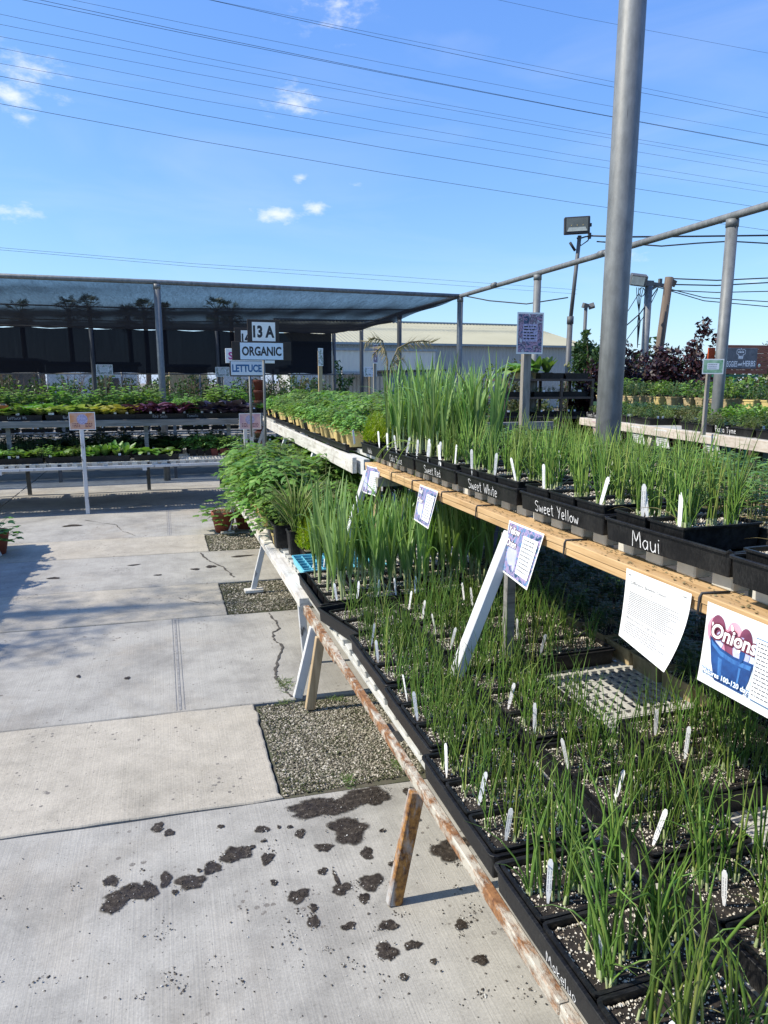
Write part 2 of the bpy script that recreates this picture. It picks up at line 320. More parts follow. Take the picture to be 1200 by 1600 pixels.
simple('grey_trim', (.22, .27, .30), rough=.6, bmp=0)
simple('shed_wall', (.30, .33, .36), (.22, .25, .28), scale=4, rough=.8, bmp=.2, stretch=(6, 6, .5))
simple('pale_clutter', (.62, .63, .62), (.40, .42, .42), scale=3, rough=.6, bmp=0)
simple('dark_clutter', (.05, .05, .05), (.10, .085, .07), scale=3, rough=.8, bmp=0)
simple('lamp_glass', (.17, .18, .165), rough=.12, bmp=0)
simple('reflector', (.62, .65, .58), rough=.25, bmp=0)
simple('orange_paint', (.60, .10, .02), (.42, .06, .02), rough=.6, bmp=0)
def cloth(name, thr, c=(.005, .006, .009), tcol=(.004, .006, .010)):
    m, nt, p, out = newmat(name)
    p.inputs['Base Color'].default_value = (*c, 1); p.inputs['Roughness'].default_value = .75
    tr = N(nt, 'ShaderNodeBsdfTransparent', {'Color': (.78, .88, 1, 1)}); tl = N(nt, 'ShaderNodeBsdfTranslucent', {'Color': (*tcol, 1)})
    ad = nt.nodes.new('ShaderNodeMixShader'); ad.inputs[0].default_value = .5
    nt.links.new(p.outputs[0], ad.inputs[1]); nt.links.new(tl.outputs[0], ad.inputs[2])
    lw = N(nt, 'ShaderNodeLayerWeight', {'Blend': .5})
    f = ramp(nt, lw.outputs['Facing'], thr)
    w = ramp(nt, noise(nt, 1.0, 5, .65, (22, 4, 1), dist=1.2), [(.3, .62), (.7, 1.3)])
    ff = mixc(nt, 1.0, f.outputs[0], w.outputs[0], 'MULTIPLY')
    ms = nt.nodes.new('ShaderNodeMixShader'); nt.links.new(ff, ms.inputs[0]); nt.links.new(ad.outputs[0], ms.inputs[1]); nt.links.new(tr.outputs[0], ms.inputs[2])
    nt.links.new(ms.outputs[0], out.inputs['Surface'])
cloth('shade_cloth', [(0, .30), (.79, .28), (.845, .16), (.88, .05), (.91, .006)])
cloth('curtain_cloth', [(0, .012), (1, .004)], (.004, .005, .008), (.006, .007, .012))
def mesh_fence():
    m, nt, p, out = newmat('chain_link')
    p.inputs['Base Color'].default_value = (.25, .26, .27, 1)
mesh_fence()

# ------------------------------------------------------------------ mesh builder
class MB:
    def __init__(s): s.v = []; s.f = []; s.m = []; s.smooth = []
    def add(s, vs, fs, mi=0, sm=False):
        o = len(s.v); s.v.extend([tuple(v) for v in vs])
        for f in fs: s.f.append(tuple(i + o for i in f)); s.m.append(mi); s.smooth.append(sm)
    def box(s, c, d, mi=0, rot=None, ch=0.0, j=0.0):
        hx, hy, hz = d[0] / 2, d[1] / 2, d[2] / 2
        if ch <= 0:
            vs = [Vector((x, y, z)) for z in (-hz, hz) for y in (-hy, hy) for x in (-hx, hx)]
            fs = [(0, 2, 3, 1), (4, 5, 7, 6), (0, 1, 5, 4), (2, 6, 7, 3), (0, 4, 6, 2), (1, 3, 7, 5)]
        else:
            vs = []; idx = {}
            for sx in (-1, 1):
                for sy in (-1, 1):
                    for sz in (-1, 1):
                        for a in range(3):
                            p = [sx * hx, sy * hy, sz * hz]
                            for b in range(3):
                                if b != a: p[b] -= (sx, sy, sz)[b] * ch
                            idx[(sx, sy, sz, a)] = len(vs); vs.append(Vector(p))
            fs = []
            for a in range(3):
                b, c2 = (a + 1) % 3, (a + 2) % 3
                for sg in (-1, 1):
                    q = []
                    for (u, w) in ((-1, -1), (1, -1), (1, 1), (-1, 1)):
                        k = [0, 0, 0]; k[a] = sg; k[b] = u; k[c2] = w; q.append(idx[(k[0], k[1], k[2], a)])
                    fs.append(tuple(q if sg > 0 else q[::-1]))
            for a in range(3):
                b, c2 = (a + 1) % 3, (a + 2) % 3
                for u in (-1, 1):
                    for w in (-1, 1):
                        k0 = [0, 0, 0]; k0[a] = -1; k0[b] = u; k0[c2] = w; k1 = list(k0); k1[a] = 1
                        fs.append((idx[(*k0, b)], idx[(*k1, b)], idx[(*k1, c2)], idx[(*k0, c2)]))
            for sx in (-1, 1):
                for sy in (-1, 1):
                    for sz in (-1, 1): fs.append(tuple(idx[(sx, sy, sz, a)] for a in range(3)))
        if rot is not None: vs = [rot @ v for v in vs]
        c = Vector(c); s.add([v + c for v in vs], fs, mi)
    def beam(s, a, b, w, h, mi=0, up=(0, 0, 1), ch=0.0):
        a, b = Vector(a), Vector(b); d = (b - a); L = d.length; d.normalize()
        u = Vector(up); r = d.cross(u)
        if r.length < 1e-4: r = Vector((1, 0, 0))
        r.normalize(); u = r.cross(d)
        rot = Matrix((r, d, u)).transposed()
        s.box((a + b) / 2, (w, L, h), mi, rot, ch)
    def tube(s, pts, rs, n=6, mi=0, cap=True, sm=True):
        pts = [Vector(p) for p in pts]
        if not isinstance(rs, (list, tuple)): rs = [rs] * len(pts)
        d0 = (pts[-1] - pts[0]).normalized(); ref = Vector((0, 0, 1)) if abs(d0.z) < .8 else Vector((1, 0, 0))
        vs = []
        for i, p in enumerate(pts):
            d = (pts[min(i + 1, len(pts) - 1)] - pts[max(i - 1, 0)])
            if d.length < 1e-9: d = d0
            d.normalize(); r = d.cross(ref)
            if r.length < 1e-3: r = d.cross(Vector((0, 1, 0)))
            r.normalize(); u = r.cross(d)
            for k in range(n):
                a = 2 * math.pi * k / n; vs.append(p + (r * math.cos(a) + u * math.sin(a)) * rs[i])
        fs = []
        for i in range(len(pts) - 1):
            for k in range(n): fs.append((i * n + k, i * n + (k + 1) % n, (i + 1) * n + (k + 1) % n, (i + 1) * n + k))
        if cap: fs.append(tuple(range(n))[::-1]); fs.append(tuple(range((len(pts) - 1) * n, len(pts) * n)))
        s.add(vs, fs, mi, sm)
    def strip(s, pts, ws, side, mi=0, fold=0.0, nrm=None):
        """leaf: a folded strip along pts"""
        vs = []; fs = []
        for i, p in enumerate(pts):
            p = Vector(p); w = ws[i]; d = Vector(pts[min(i + 1, len(pts) - 1)]) - Vector(pts[max(i - 1, 0)])
            sd = Vector(side); n = d.cross(sd)
            if n.length > 1e-9: n.normalize()
            vs += [p - sd * w + n * (fold * w), p, p + sd * w + n * (fold * w)]
        for i in range(len(pts) - 1):
            a = i * 3; fs += [(a, a + 1, a + 4, a + 3), (a + 1, a + 2, a + 5, a + 4)]
        s.add(vs, fs, mi, True)
    def loft(s, loops, mi=0, cap0=True, cap1=True, sm=False):
        n = len(loops[0]); vs = [v for l in loops for v in l]; fs = []
        for i in range(len(loops) - 1):
            for k in range(n): fs.append((i * n + k, i * n + (k + 1) % n, (i + 1) * n + (k + 1) % n, (i + 1) * n + k))
        if cap0: fs.append(tuple(range(n))[::-1])
        if cap1: fs.append(tuple(range((len(loops) - 1) * n, len(loops) * n)))
        s.add(vs, fs, mi, sm)
    def lathe(s, prof, n=16, c=(0, 0, 0), mi=0, sm=True):
        loops = [[(c[0] + r * math.cos(2 * math.pi * k / n), c[1] + r * math.sin(2 * math.pi * k / n), c[2] + z) for k in range(n)] for r, z in prof]
        s.loft(loops, mi, True, True, sm)
    def mesh(s, name, mats):
        me = bpy.data.meshes.new(name); me.from_pydata(s.v, [], s.f)
        for m in (mats if isinstance(mats, (list, tuple)) else [mats]): me.materials.append(MATS[m])
        if len(s.f):
            me.polygons.foreach_set('material_index', s.m); me.polygons.foreach_set('use_smooth', s.smooth)
        me.update(); return me
def np_mesh(name, V, F, mats, mi=None):
    me = bpy.data.meshes.new(name); me.from_pydata(np.asarray(V).reshape(-1, 3).tolist(), [], np.asarray(F).tolist())
    for m in (mats if isinstance(mats, (list, tuple)) else [mats]): me.materials.append(MATS[m])
    me.update(); return me
def ob(name, me, parent=None, loc=(0, 0, 0), rot=(0, 0, 0), scale=1.0):
    o = bpy.data.objects.new(name, me); COL.objects.link(o)
    if parent is not None: o.parent = parent
    o.location = loc; o.rotation_euler = rot
    if scale != 1.0: o.scale = (scale,) * 3 if isinstance(scale, (int, float)) else scale
    return o
def tag(o, label, cat, group=None):
    o['label'] = label; o['category'] = cat
    if group: o['group'] = group
    return o
def thing(name, label, cat, loc=(0, 0, 0), rz=0.0, group=None):
    o = bpy.data.objects.new(name, None); COL.objects.link(o); o.location = loc; o.rotation_euler = (0, 0, rz); o.empty_display_size = .05
    return tag(o, label, cat, group)
def struct(name, me, parent=None):
    o = ob(name, me, parent)
    if parent is None: o['kind'] = 'structure'
    return o
WORDS = 'first second third fourth fifth sixth seventh eighth ninth tenth eleventh twelfth thirteenth fourteenth fifteenth sixteenth seventeenth eighteenth nineteenth twentieth'.split()
def nth(i):
    if i < 20: return WORDS[i]
    k = i + 1; return '%d%s' % (k, {1: 'st', 2: 'nd', 3: 'rd'}.get(k % 10, 'th') if k % 100 not in (11, 12, 13) else 'th')
def U(a, b): return RND.uniform(a, b)
def rloop(hw, hl, r, z, n=3):
    pts = []
    for cx, cy, a0 in ((hw - r, hl - r, 0), (-hw + r, hl - r, 90), (-hw + r, -hl + r, 180), (hw - r, -hl + r, 270)):
        for k in range(n + 1):
            a = rad(a0 + 90 * k / n); pts.append((cx + r * math.cos(a), cy + r * math.sin(a), z))
    return pts
def tray_mesh(w, l, h, mat, taper=.012, rim=.006, cr=.016, wavy=0.0, name='tray_shell', t=.003):
    hw, hl = w / 2, l / 2
    b = MB()
    prof = [(-taper, 0), (-rim - .001, h - .006), (0, h - .006), (0, h - .001), (-.001, h), (-rim - t, h), (-rim - t - .001, h - .004), (-taper - t, t)]
    loops = []
    for d, z in prof: loops.append([list(v) for v in rloop(hw + d, hl + d, max(.004, cr + d), z)])
    if wavy:
        for L in loops[2:6]:
            for k, v in enumerate(L): v[2] += wavy * math.sin(k * 2.1 + 1)
    b.loft(loops, 0)
    return b.mesh(name, mat)
# ---- text
def textmesh(s, size, mat, bold=0.0, shear=0.0, spacing=1.0, align='LEFT'):
    cu = bpy.data.curves.new('lettering', 'FONT'); cu.body = s; cu.size = size; cu.offset = bold; cu.shear = shear; cu.space_character = spacing; cu.resolution_u = 3; cu.align_x = align
    o = bpy.data.objects.new('lettering', cu); COL.objects.link(o)
    dg = bpy.context.evaluated_depsgraph_get(); me = bpy.data.meshes.new_from_object(o.evaluated_get(dg))
    bpy.data.objects.remove(o); bpy.data.curves.remove(cu); me.materials.clear(); me.materials.append(MATS[mat]); me.name = 'lettering'
    return me
GLY = {'S': (.6, [[(.55, .85), (.4, 1), (.12, .92), (.1, .68), (.45, .45), (.5, .18), (.3, 0), (.05, .12)]]), 'w': (.7, [[(0, .6), (.15, .02), (.33, .45), (.5, 0), (.68, .6)]]), 'e': (.5, [[(.05, .3), (.42, .36), (.36, .58), (.15, .58), (.04, .3), (.15, .03), (.42, .08)]]),
       't': (.42, [[(.2, .95), (.2, .1), (.36, .02)], [(.02, .65), (.4, .68)]]), 'Y': (.6, [[(.02, 1), (.28, .5)], [(.58, 1), (.2, -.05)]]), 'l': (.22, [[(.1, 1), (.08, 0)]]), 'o': (.5, [[(.25, .58), (.06, .42), (.06, .15), (.25, 0), (.44, .18), (.42, .45), (.25, .58)]]),
       'R': (.6, [[(.08, 0), (.1, 1), (.42, .95), (.5, .72), (.12, .5), (.55, 0)]]), 'd': (.52, [[(.42, .5), (.2, .58), (.05, .3), (.2, .02), (.42, .2)], [(.44, 1), (.44, 0)]]), 'W': (.85, [[(0, 1), (.2, 0), (.42, .7), (.62, 0), (.85, 1)]]), 'h': (.5, [[(.06, 1), (.06, 0)], [(.06, .4), (.28, .58), (.42, .4), (.42, 0)]]),
       'i': (.2, [[(.1, .58), (.1, 0)], [(.1, .78), (.11, .82)]]), 'M': (.8, [[(.04, 0), (.1, 1), (.38, .35), (.66, 1), (.74, 0)]]), 'a': (.52, [[(.42, .5), (.22, .58), (.05, .3), (.2, .02), (.42, .2)], [(.43, .58), (.45, 0)]]), 'u': (.5, [[(.06, .58), (.08, .12), (.25, 0), (.42, .15)], [(.43, .58), (.44, 0)]]),
       'T': (.62, [[(0, .95), (.62, 1)], [(.31, .97), (.29, 0)]]), 'P': (.55, [[(.08, 0), (.08, 1), (.42, .95), (.48, .7), (.3, .52), (.08, .5)]]), 'z': (.48, [[(.04, .56), (.42, .56), (.04, .02), (.44, .04)]]), 'y': (.5, [[(.04, .58), (.24, .08)], [(.45, .58), (.12, -.35)]]), 'm': (.72, [[(.05, .58), (.06, 0)], [(.06, .4), (.22, .58), (.33, .4), (.33, 0)], [(.33, .4), (.5, .58), (.62, .4), (.62, 0)]]),
       'F': (.5, [[(.08, 0), (.08, 1), (.5, 1)], [(.08, .55), (.4, .56)]]), 'r': (.4, [[(.06, .58), (.07, 0)], [(.07, .35), (.2, .55), (.36, .54)]]), 'n': (.5, [[(.06, .58), (.06, 0)], [(.06, .38), (.28, .58), (.42, .4), (.42, 0)]]), 'c': (.45, [[(.4, .5), (.2, .58), (.05, .3), (.18, .02), (.4, .1)]]), 'C': (.6, [[(.55, .85), (.3, 1), (.06, .6), (.1, .2), (.32, 0), (.56, .16)]]),
       'k': (.46, [[(.06, 1), (.06, 0)], [(.4, .58), (.08, .26), (.42, 0)]]), 'p': (.5, [[(.06, .58), (.06, -.35)], [(.06, .4), (.25, .58), (.44, .35), (.25, .02), (.07, .15)]]), ' ': (.4, []), 'N': (.65, [[(.06, 0), (.08, 1), (.56, 0), (.58, 1)]]), 'B': (.55, [[(.08, 0), (.08, 1), (.4, .92), (.4, .6), (.1, .52), (.46, .4), (.44, .08), (.08, 0)]]), 'O': (.65, [[(.32, 1), (.06, .7), (.06, .25), (.3, 0), (.58, .28), (.56, .72), (.32, 1)]]), 'L': (.5, [[(.08, 1), (.08, .02), (.48, 0)]]), 's': (.42, [[(.38, .5), (.2, .58), (.08, .44), (.34, .2), (.3, .03), (.04, .06)]]), '1': (.3, [[(.05, .8), (.18, 1), (.18, 0)]])}
def strokes_mesh(text, size, mat, wd=.0026, jit=.03, z=0.0, seed=1, name='chalk_writing'):
    rr = random.Random(seed); b = MB(); x = 0.0
    for ch in text:
        w, st = GLY.get(ch, (.5, []))
        for pl in st:
            P = [Vector(((x + px_ + rr.uniform(-jit, jit)) * size, (py_ + rr.uniform(-jit, jit)) * size, 0)) for px_, py_ in pl]
            Q = []
            for i in range(len(P) - 1):      # Catmull-Rom smoothing
                p0, p1, p2, p3 = P[max(i - 1, 0)], P[i], P[i + 1], P[min(i + 2, len(P) - 1)]
                for k in range(3):
                    t = k / 3; Q.append(.5 * ((2 * p1) + (p2 - p0) * t + (2 * p0 - 5 * p1 + 4 * p2 - p3) * t * t + (3 * p1 - p0 - 3 * p2 + p3) * t ** 3))
            Q.append(P[-1])
            vs = []
            for i, q in enumerate(Q):
                d = (Q[min(i + 1, len(Q) - 1)] - Q[max(i - 1, 0)]); d.normalize() if d.length else None
                n = Vector((-d.y, d.x, 0)) * wd * rr.uniform(.35, .62); vs += [q + n, q - n]
            b.add([(v.x, v.y, z) for v in vs], [(2 * i, 2 * i + 1, 2 * i + 3, 2 * i + 2) for i in range(len(Q) - 1)])
        x += w + .12
    return b.mesh(name, mat), x * size
def frame(origin, right, up):
    r = Vector(right).normalized(); u = Vector(up); n = r.cross(u).normalized(); u = n.cross(r)
    m = Matrix((r, u, n)).transposed().to_4x4(); m.translation = Vector(origin); return m
def setm(o, m): o.location = m.to_translation(); o.rotation_euler = m.to_euler()

# ---- sheets, posters: local x right, y up, origin top left; layers 0.5 mm apart, all bent by the same curl
def grid_rect(b, x0, y0, x1, y1, z, mi=0, n=8):
    vs = [(x0 + (x1 - x0) * i / n, y0 + (y1 - y0) * k / n, z) for k in range(n + 1) for i in range(n + 1)]
    fs = [(k * (n + 1) + i, k * (n + 1) + i + 1, (k + 1) * (n + 1) + i + 1, (k + 1) * (n + 1) + i) for k in range(n) for i in range(n)]
    b.add(vs, fs, mi)
def ellipse(b, cx, cy, rx, ry, z, mi=0, n=20, rot=0.0):
    vs = [(cx, cy, z)]
    for k in range(n):
        a = 2 * math.pi * k / n; ex, ey = rx * math.cos(a), ry * math.sin(a); vs.append((cx + ex * math.cos(rot) - ey * math.sin(rot), cy + ex * math.sin(rot) + ey * math.cos(rot), z))
    b.add(vs, [(0, 1 + k, 1 + (k + 1) % n) for k in range(n)], mi)
def dashes(b, x0, x1, y0, y1, rows, z, h, mi=0, rr=RND, ragged=.25):
    for r in range(rows):
        y = y0 + (y1 - y0) * (r + .5) / rows; x = x0; end = x1 - (x1 - x0) * rr.uniform(0, ragged)
        while x < end:
            w = rr.uniform(.8, 3.2) * h * 1.3; w = min(w, end - x)
            b.add([(x, y, z), (x + w, y, z), (x + w, y + h, z), (x, y + h, z)], [(0, 1, 2, 3)], mi); x += w + h * .8
class Sheet:
    def __init__(s, w, h, base='paper', th=.0012):
        s.w, s.h = w, h; s.layers = []; s.z = .0
        b = MB(); grid_rect(b, 0, -h, w, 0, 0, n=10); s.layers.append(('sheet', b.mesh('sheet', base)))
        b = MB(); n = 10
        s.z = .0
    def L(s, name, mat, fn):
        s.z += .0005; b = MB(); fn(b, s.z); s.layers.append((name, b.mesh(name, mat)))
    def T(s, txt, x, y, size, mat, bold=0, shear=0, spacing=1, align='LEFT', sx=1.0, name='lettering'):
        s.z += .0005; me = textmesh(txt, size, mat, bold, shear, spacing, align)
        for v in me.vertices: v.co = (x + v.co.x * sx, y + v.co.y, s.z)
        s.layers.append((name, me))
    def S(s, txt, x, y, size, mat, wd, seed=3, jit=.01, sx=1.0, name='lettering'):
        s.z += .0005; me, _ = strokes_mesh(txt, size, mat, wd, jit, s.z, seed)
        for v in me.vertices: v.co.x = x + v.co.x * sx; v.co.y += y
        s.layers.append((name, me))
    def place(s, root, m, curl=None):
        for name, me in s.layers:
            if curl:
                for v in me.vertices: v.co.z += curl(v.co.x / s.w, -v.co.y / s.h)
            me.update(); o = ob(name, me, root)
        setm(root, m)

# ================================================================== SETTING
b = MB(); b.add([(-600, -300, -.06), (600, -300, -.06), (600, 900, -.06), (-600, 900, -.06)], [(0, 1, 2, 3)])
struct('ground', b.mesh('ground', 'ground_soil'))
b = MB(); b.add([(-7, -3, -.035), (9, -3, -.035), (9, 25, -.035), (-7, 25, -.035)], [(0, 1, 2, 3)])
pav = struct('pavement', b.mesh('pavement', 'joint_soil'))
TILT = math.tan(rad(-2.6))
def slab(x0, x1, y0, y1, mat, top=0.0, gap=.006, wob=.0):
    """a slab with a rounded, slightly ragged arris; y edges follow the measured tilt"""
    n = 26; rr = random.Random(int((x0 + 9) * 131 + y0 * 977))
    x0 += gap; x1 -= gap; y0 += gap; y1 -= gap
    ring = []
    for i in range(n): ring.append((x0 + (x1 - x0) * i / n, y0, 0, 1))
    for i in range(n): ring.append((x1, y0 + (y1 - y0) * i / n, -1, 0))
    for i in range(n): ring.append((x1 - (x1 - x0) * i / n, y1, 0, -1))
    for i in range(n): ring.append((x0, y1 - (y1 - y0) * i / n, 1, 0))
    jit = [rr.uniform(-.003, .003) - (.008 if rr.random() < .08 else 0) for _ in ring]
    def loop(ins, z):
        out = []
        for (x, y, nx, ny), jv in zip(ring, jit):
            cx = min(max(x, x0 + ins), x1 - ins); cy = min(max(y, y0 + ins), y1 - ins)
            cx += nx * jv; cy += ny * jv
            out.append((cx, cy + TILT * (cx - .3), z))
        return out
    bb = MB(); bb.loft([loop(0, -.08), loop(0, top - .007), loop(.004, top - .002), loop(.010, top)], 0, False, True)
    return ob('concrete_slab', bb.mesh('concrete_slab', mat), pav)
GX = .36     # where the short pale slabs stop and the gravel pockets begin
rows = [(-3.0, 1.05, 'g'), (1.05, 2.46, 'g'), (2.46, 3.30, 'p'), (3.30, 4.72, 'g'), (4.72, 5.54, 'p'), (5.54, 6.64, 'g'), (6.64, 7.43, 'p'), (7.43, 9.3, 'g'), (9.3, 11.4, 'g'), (11.4, 13.6, 'g'), (13.6, 17, 'g'), (17, 24.5, 'g')]
for y0, y1, k in rows:
    if k == 'p': slab(-2.3, GX, y0, y1, 'concrete_pale', .003); slab(-6.5, -2.3, y0, y1, 'concrete_grey', .001)
    elif y0 < 1.1: slab(-6.5, -1.9, y0, y1, 'concrete_grey'); slab(-1.9, 2.6, y0, y1, 'concrete_grey', .0005)
    else: slab(-6.5, -2.0, y0, y1, 'concrete_grey'); slab(-2.0, 8.5 if y0 > 7 else 2.6, y0, y1, 'concrete_grey', .0006)
# tooled joint lines, cracks, gravel pockets, wet marks on the slabs
for y0, y1 in ((3.33, 4.74), (7.47, 9.28)):
    b = MB()
    for dx, w in ((-.018, .004), (0, .012), (.02, .003)):
        b.add([(.01 + dx - w / 2, y0, .0028), (.01 + dx + w / 2, y0, .0028), (.01 + dx + w / 2, y1, .0028), (.01 + dx - w / 2, y1, .0028)], [(0, 1, 2, 3)])
    ob('tooled_joint', b.mesh('tooled_joint', 'tooled_joint'), pav)
for pts, wd in (([(.629, 4.665), (.64, 4.456), (.649, 4.35), (.586, 4.258), (.581, 4.142), (.612, 4.021), (.561, 3.839), (.517, 3.652), (.504, 3.568), (.53, 3.433), (.542, 3.296)], .009), ([(.277, 6.59), (.311, 6.303), (.418, 6.038), (.447, 5.875), (.49, 5.615)], .011), ([(.05, 5.2), (.16, 5.05), (.25, 5.02), (.33, 4.9)], .003), ([(-.9, 8.6), (-.55, 8.2), (-.45, 7.8), (-.3, 7.5)], .006)):
    rr = random.Random(4); P = []
    for (xa, ya), (xb, yb) in zip(pts, pts[1:]):
        for k in range(7): t = k / 7; P.append((xa + (xb - xa) * t + rr.uniform(-.008, .008), ya + (yb - ya) * t))
    vs = []
    for x, y in P: w = wd * rr.uniform(.25, 1.0); vs += [(x - w, y, .0045), (x + w, y + rr.uniform(-.01, .01), .0045)]
    b = MB(); b.add(vs, [(2 * i, 2 * i + 1, 2 * i + 3, 2 * i + 2) for i in range(len(P) - 1)])
    ob('crack', b.mesh('crack', 'crack'), pav)
def rock_field(name, n, x0, x1, y0, y1, s0, s1, z, mat, flat=.6, fn=None, seed=1):
    r = np.random.RandomState(seed)
    base = np.array([(1, 0, 0), (-1, 0, 0), (0, 1, 0), (0, -1, 0), (0, 0, 1), (0, 0, -1)], float)
    fc = np.array([(0, 2, 4), (2, 1, 4), (1, 3, 4), (3, 0, 4), (2, 0, 5), (1, 2, 5), (3, 1, 5), (0, 3, 5)])
    c = np.stack([r.uniform(x0, x1, n), r.uniform(y0, y1, n)], 1)
    if fn is not None: c = c[fn(c, r)]
    n = len(c); s = r.uniform(s0, s1, n) * r.uniform(.5, 1, n)
    V = np.tile(base, (n, 1, 1)) * s[:, None, None] * r.uniform(.6, 1.25, (n, 6, 1)); V[:, :, 2] *= flat
    a = r.uniform(0, 6.28, n); ca, sa = np.cos(a)[:, None], np.sin(a)[:, None]
    X = V[:, :, 0] * ca - V[:, :, 1] * sa; Y = V[:, :, 0] * sa + V[:, :, 1] * ca
    ti = r.uniform(-.5, .5, n)[:, None]; Z = V[:, :, 2] + X * ti
    V = np.stack([X + c[:, :1], Y + c[:, 1:], Z + z + (s * r.uniform(.1, .7, n))[:, None]], 2)
    F = (np.arange(n)[:, None, None] * 6 + fc[None]).reshape(-1, 3)
    return np_mesh(name, V, F, mat)
for i, (y0, y1, n, a, c) in enumerate(((2.47, 3.29, 30000, .0025, .0085), (4.73, 5.53, 9000, .004, .011), (6.65, 7.42, 4000, .007, .016))):
    b = MB(); b.add([(GX, y0 + TILT * .05, -.012), (2.2, y0 + TILT * 1.9, -.012), (2.2, y1 + TILT * 1.9, -.012), (GX, y1 + TILT * .05, -.012)], [(0, 1, 2, 3)])
    bed = struct('gravel_bed', b.mesh('gravel_bed', 'gravel_bed'))
    g = ob('gravel', rock_field('gravel', n, GX + .01, 1.5, y0 + .01, y1, a, c, -.011, 'gravel_stone', seed=i, fn=lambda c_, r_, y0=y0, y1=y1: (c_[:, 1] > y0 + .012 + TILT * (c_[:, 0] - .3)) & (c_[:, 1] < y1 - .012 + TILT * (c_[:, 0] - .3))), bed); g['kind'] = 'stuff'
STAINS = [(0.49, 2.348, 0.128, 0.063), (0.642, 2.371, 0.112, 0.058), (0.548, 2.19, 0.073, 0.071), (0.699, 2.354, 0.053, 0.046), (0.446, 2.123, 0.029, 0.024), (0.576, 2.05, 0.023, 0.031), (0.55, 1.913, 0.044, 0.035), (0.454, 1.91, 0.032, 0.025), (0.45, 1.961, 0.007, 0.041), (0.32, 1.92, 0.036, 0.029), (0.51, 1.851, 0.018, 0.022), (0.548, 1.724, 0.027, 0.023), (0.514, 1.635, 0.031, 0.032), (0.59, 1.634, 0.024, 0.018), (0.437, 1.755, 0.022, 0.016), (0.344, 1.801, 0.017, 0.028), (0.356, 1.856, 0.012, 0.017), (0.254, 2.123, 0.023, 0.03), (0.157, 2.175, 0.046, 0.046), (0.205, 2.194, 0.018, 0.015), (0.077, 2.128, 0.034, 0.028), (0.008, 2.081, 0.046, 0.036), (-0.067, 2.116, 0.021, 0.034), (-0.172, 2.084, 0.066, 0.046), (-0.216, 2.056, 0.037, 0.047), (-0.116, 2.079, 0.027, 0.041), (-0.232, 2.159, 0.024, 0.026), (-0.092, 2.403, 0.024, 0.027), (-0.053, 2.36, 0.021, 0.018), (0.258, 2.284, 0.024, 0.022), (0.382, 2.219, 0.019, 0.024), (0.122, 2.343, 0.011, 0.012), (0.415, 2.006, 0.018, 0.015), (0.258, 2.001, 0.012, 0.014), (0.829, 2.355, 0.025, 0.026), (0.78, 2.17, 0.027, 0.021), (0.318, 2.278, 0.007, 0.008), (0.355, 2.268, 0.01, 0.01), (0.255, 2.217, 0.01, 0.008), (-0.04, 2.048, 0.009, 0.013), (0.037, 2.128, 0.008, 0.009), (0.661, 2.151, 0.011, 0.01), (0.644, 1.973, 0.016, 0.015), (0.852, 1.987, 0.07, 0.059), (0.625, 1.563, 0.011, 0.009), (0.532, 1.538, 0.013, 0.011), (0.749, 1.662, 0.022, 0.019), (0.749, 1.53, 0.024, 0.017), (.33, 6.05, .04, .05), (.62, 6.35, .10, .03), (.2, 6.0, .04, .03), (-.3, 6.3, .05, .02), (-.9, 6.05, .05, .03), (-.1, 5.9, .03, .02), (-.5, 3.9, .012, .02), (-.25, 3.8, .014, .02), (-1.0, 8.3, .12, .05)]
SR = random.Random(9); CRUMB = []
for i, (x, y, rx, ry) in enumerate(STAINS):
    n = 72; ph = [SR.uniform(0, 6.28) for _ in range(7)]; rin = [];  rout = []
    for k in range(n):
        a = 2 * math.pi * k / n; q = 1 + .15 * math.sin(2 * a + ph[0]) + .13 * math.sin(3 * a + ph[1]) + .09 * math.sin(5 * a + ph[2]) + .05 * math.sin(8 * a + ph[3]) + .03 * math.sin(13 * a + ph[4]) + .02 * math.sin(21 * a + ph[5])
        rout.append((x + rx * q * 1.12 * math.cos(a), y + ry * q * 1.12 * math.sin(a), .0028 + i * 2e-5)); rin.append((x + rx * q * .72 * math.cos(a), y + ry * q * .72 * math.sin(a), .0032 + i * 2e-5))
    b = MB(); vs = rout + rin + [(x, y, .0034 + i * 2e-5)]
    b.add(vs, [(k, (k + 1) % n, n + (k + 1) % n, n + k) for k in range(n)] + [(n + k, n + (k + 1) % n, 2 * n) for k in range(n)])
    me = b.mesh('wet_stain', 'wet_soil'); at = me.attributes.new('edge', 'FLOAT', 'POINT'); at.data.foreach_set('value', [1.0] * n + [.45] * n + [.1]); ob('wet_stain', me, pav)
    if y < 3: CRUMB.append((x, y, rx, ry))
def litter_fn(c, r):
    d = np.exp(-((c[:, 0] - .35) / .7) ** 2 - ((c[:, 1] - 1.55) / .55) ** 2); return r.uniform(0, 1, len(c)) < .12 + .88 * d
lit = ob('soil_crumbs', rock_field('soil_crumbs', 1500, -1.3, 1.1, .9, 2.43, .0012, .0055, .0012, 'crumb', .55, litter_fn, 8)); lit['kind'] = 'stuff'
for i, (x, y, rx, ry) in enumerate(CRUMB):
    o = ob('soil_crumbs', rock_field('soil_crumbs', int(12 + 26000 * rx * ry), x - rx * 1.3, x + rx * 1.3, y - ry * 1.3, y + ry * 1.3, .0012, .0048, .004, 'crumb', .6, lambda c_, r_, x=x, y=y, rx=rx, ry=ry: ((c_[:, 0] - x) / rx) ** 2 + ((c_[:, 1] - y) / ry) ** 2 < 1.25, 60 + i)); o.parent = lit
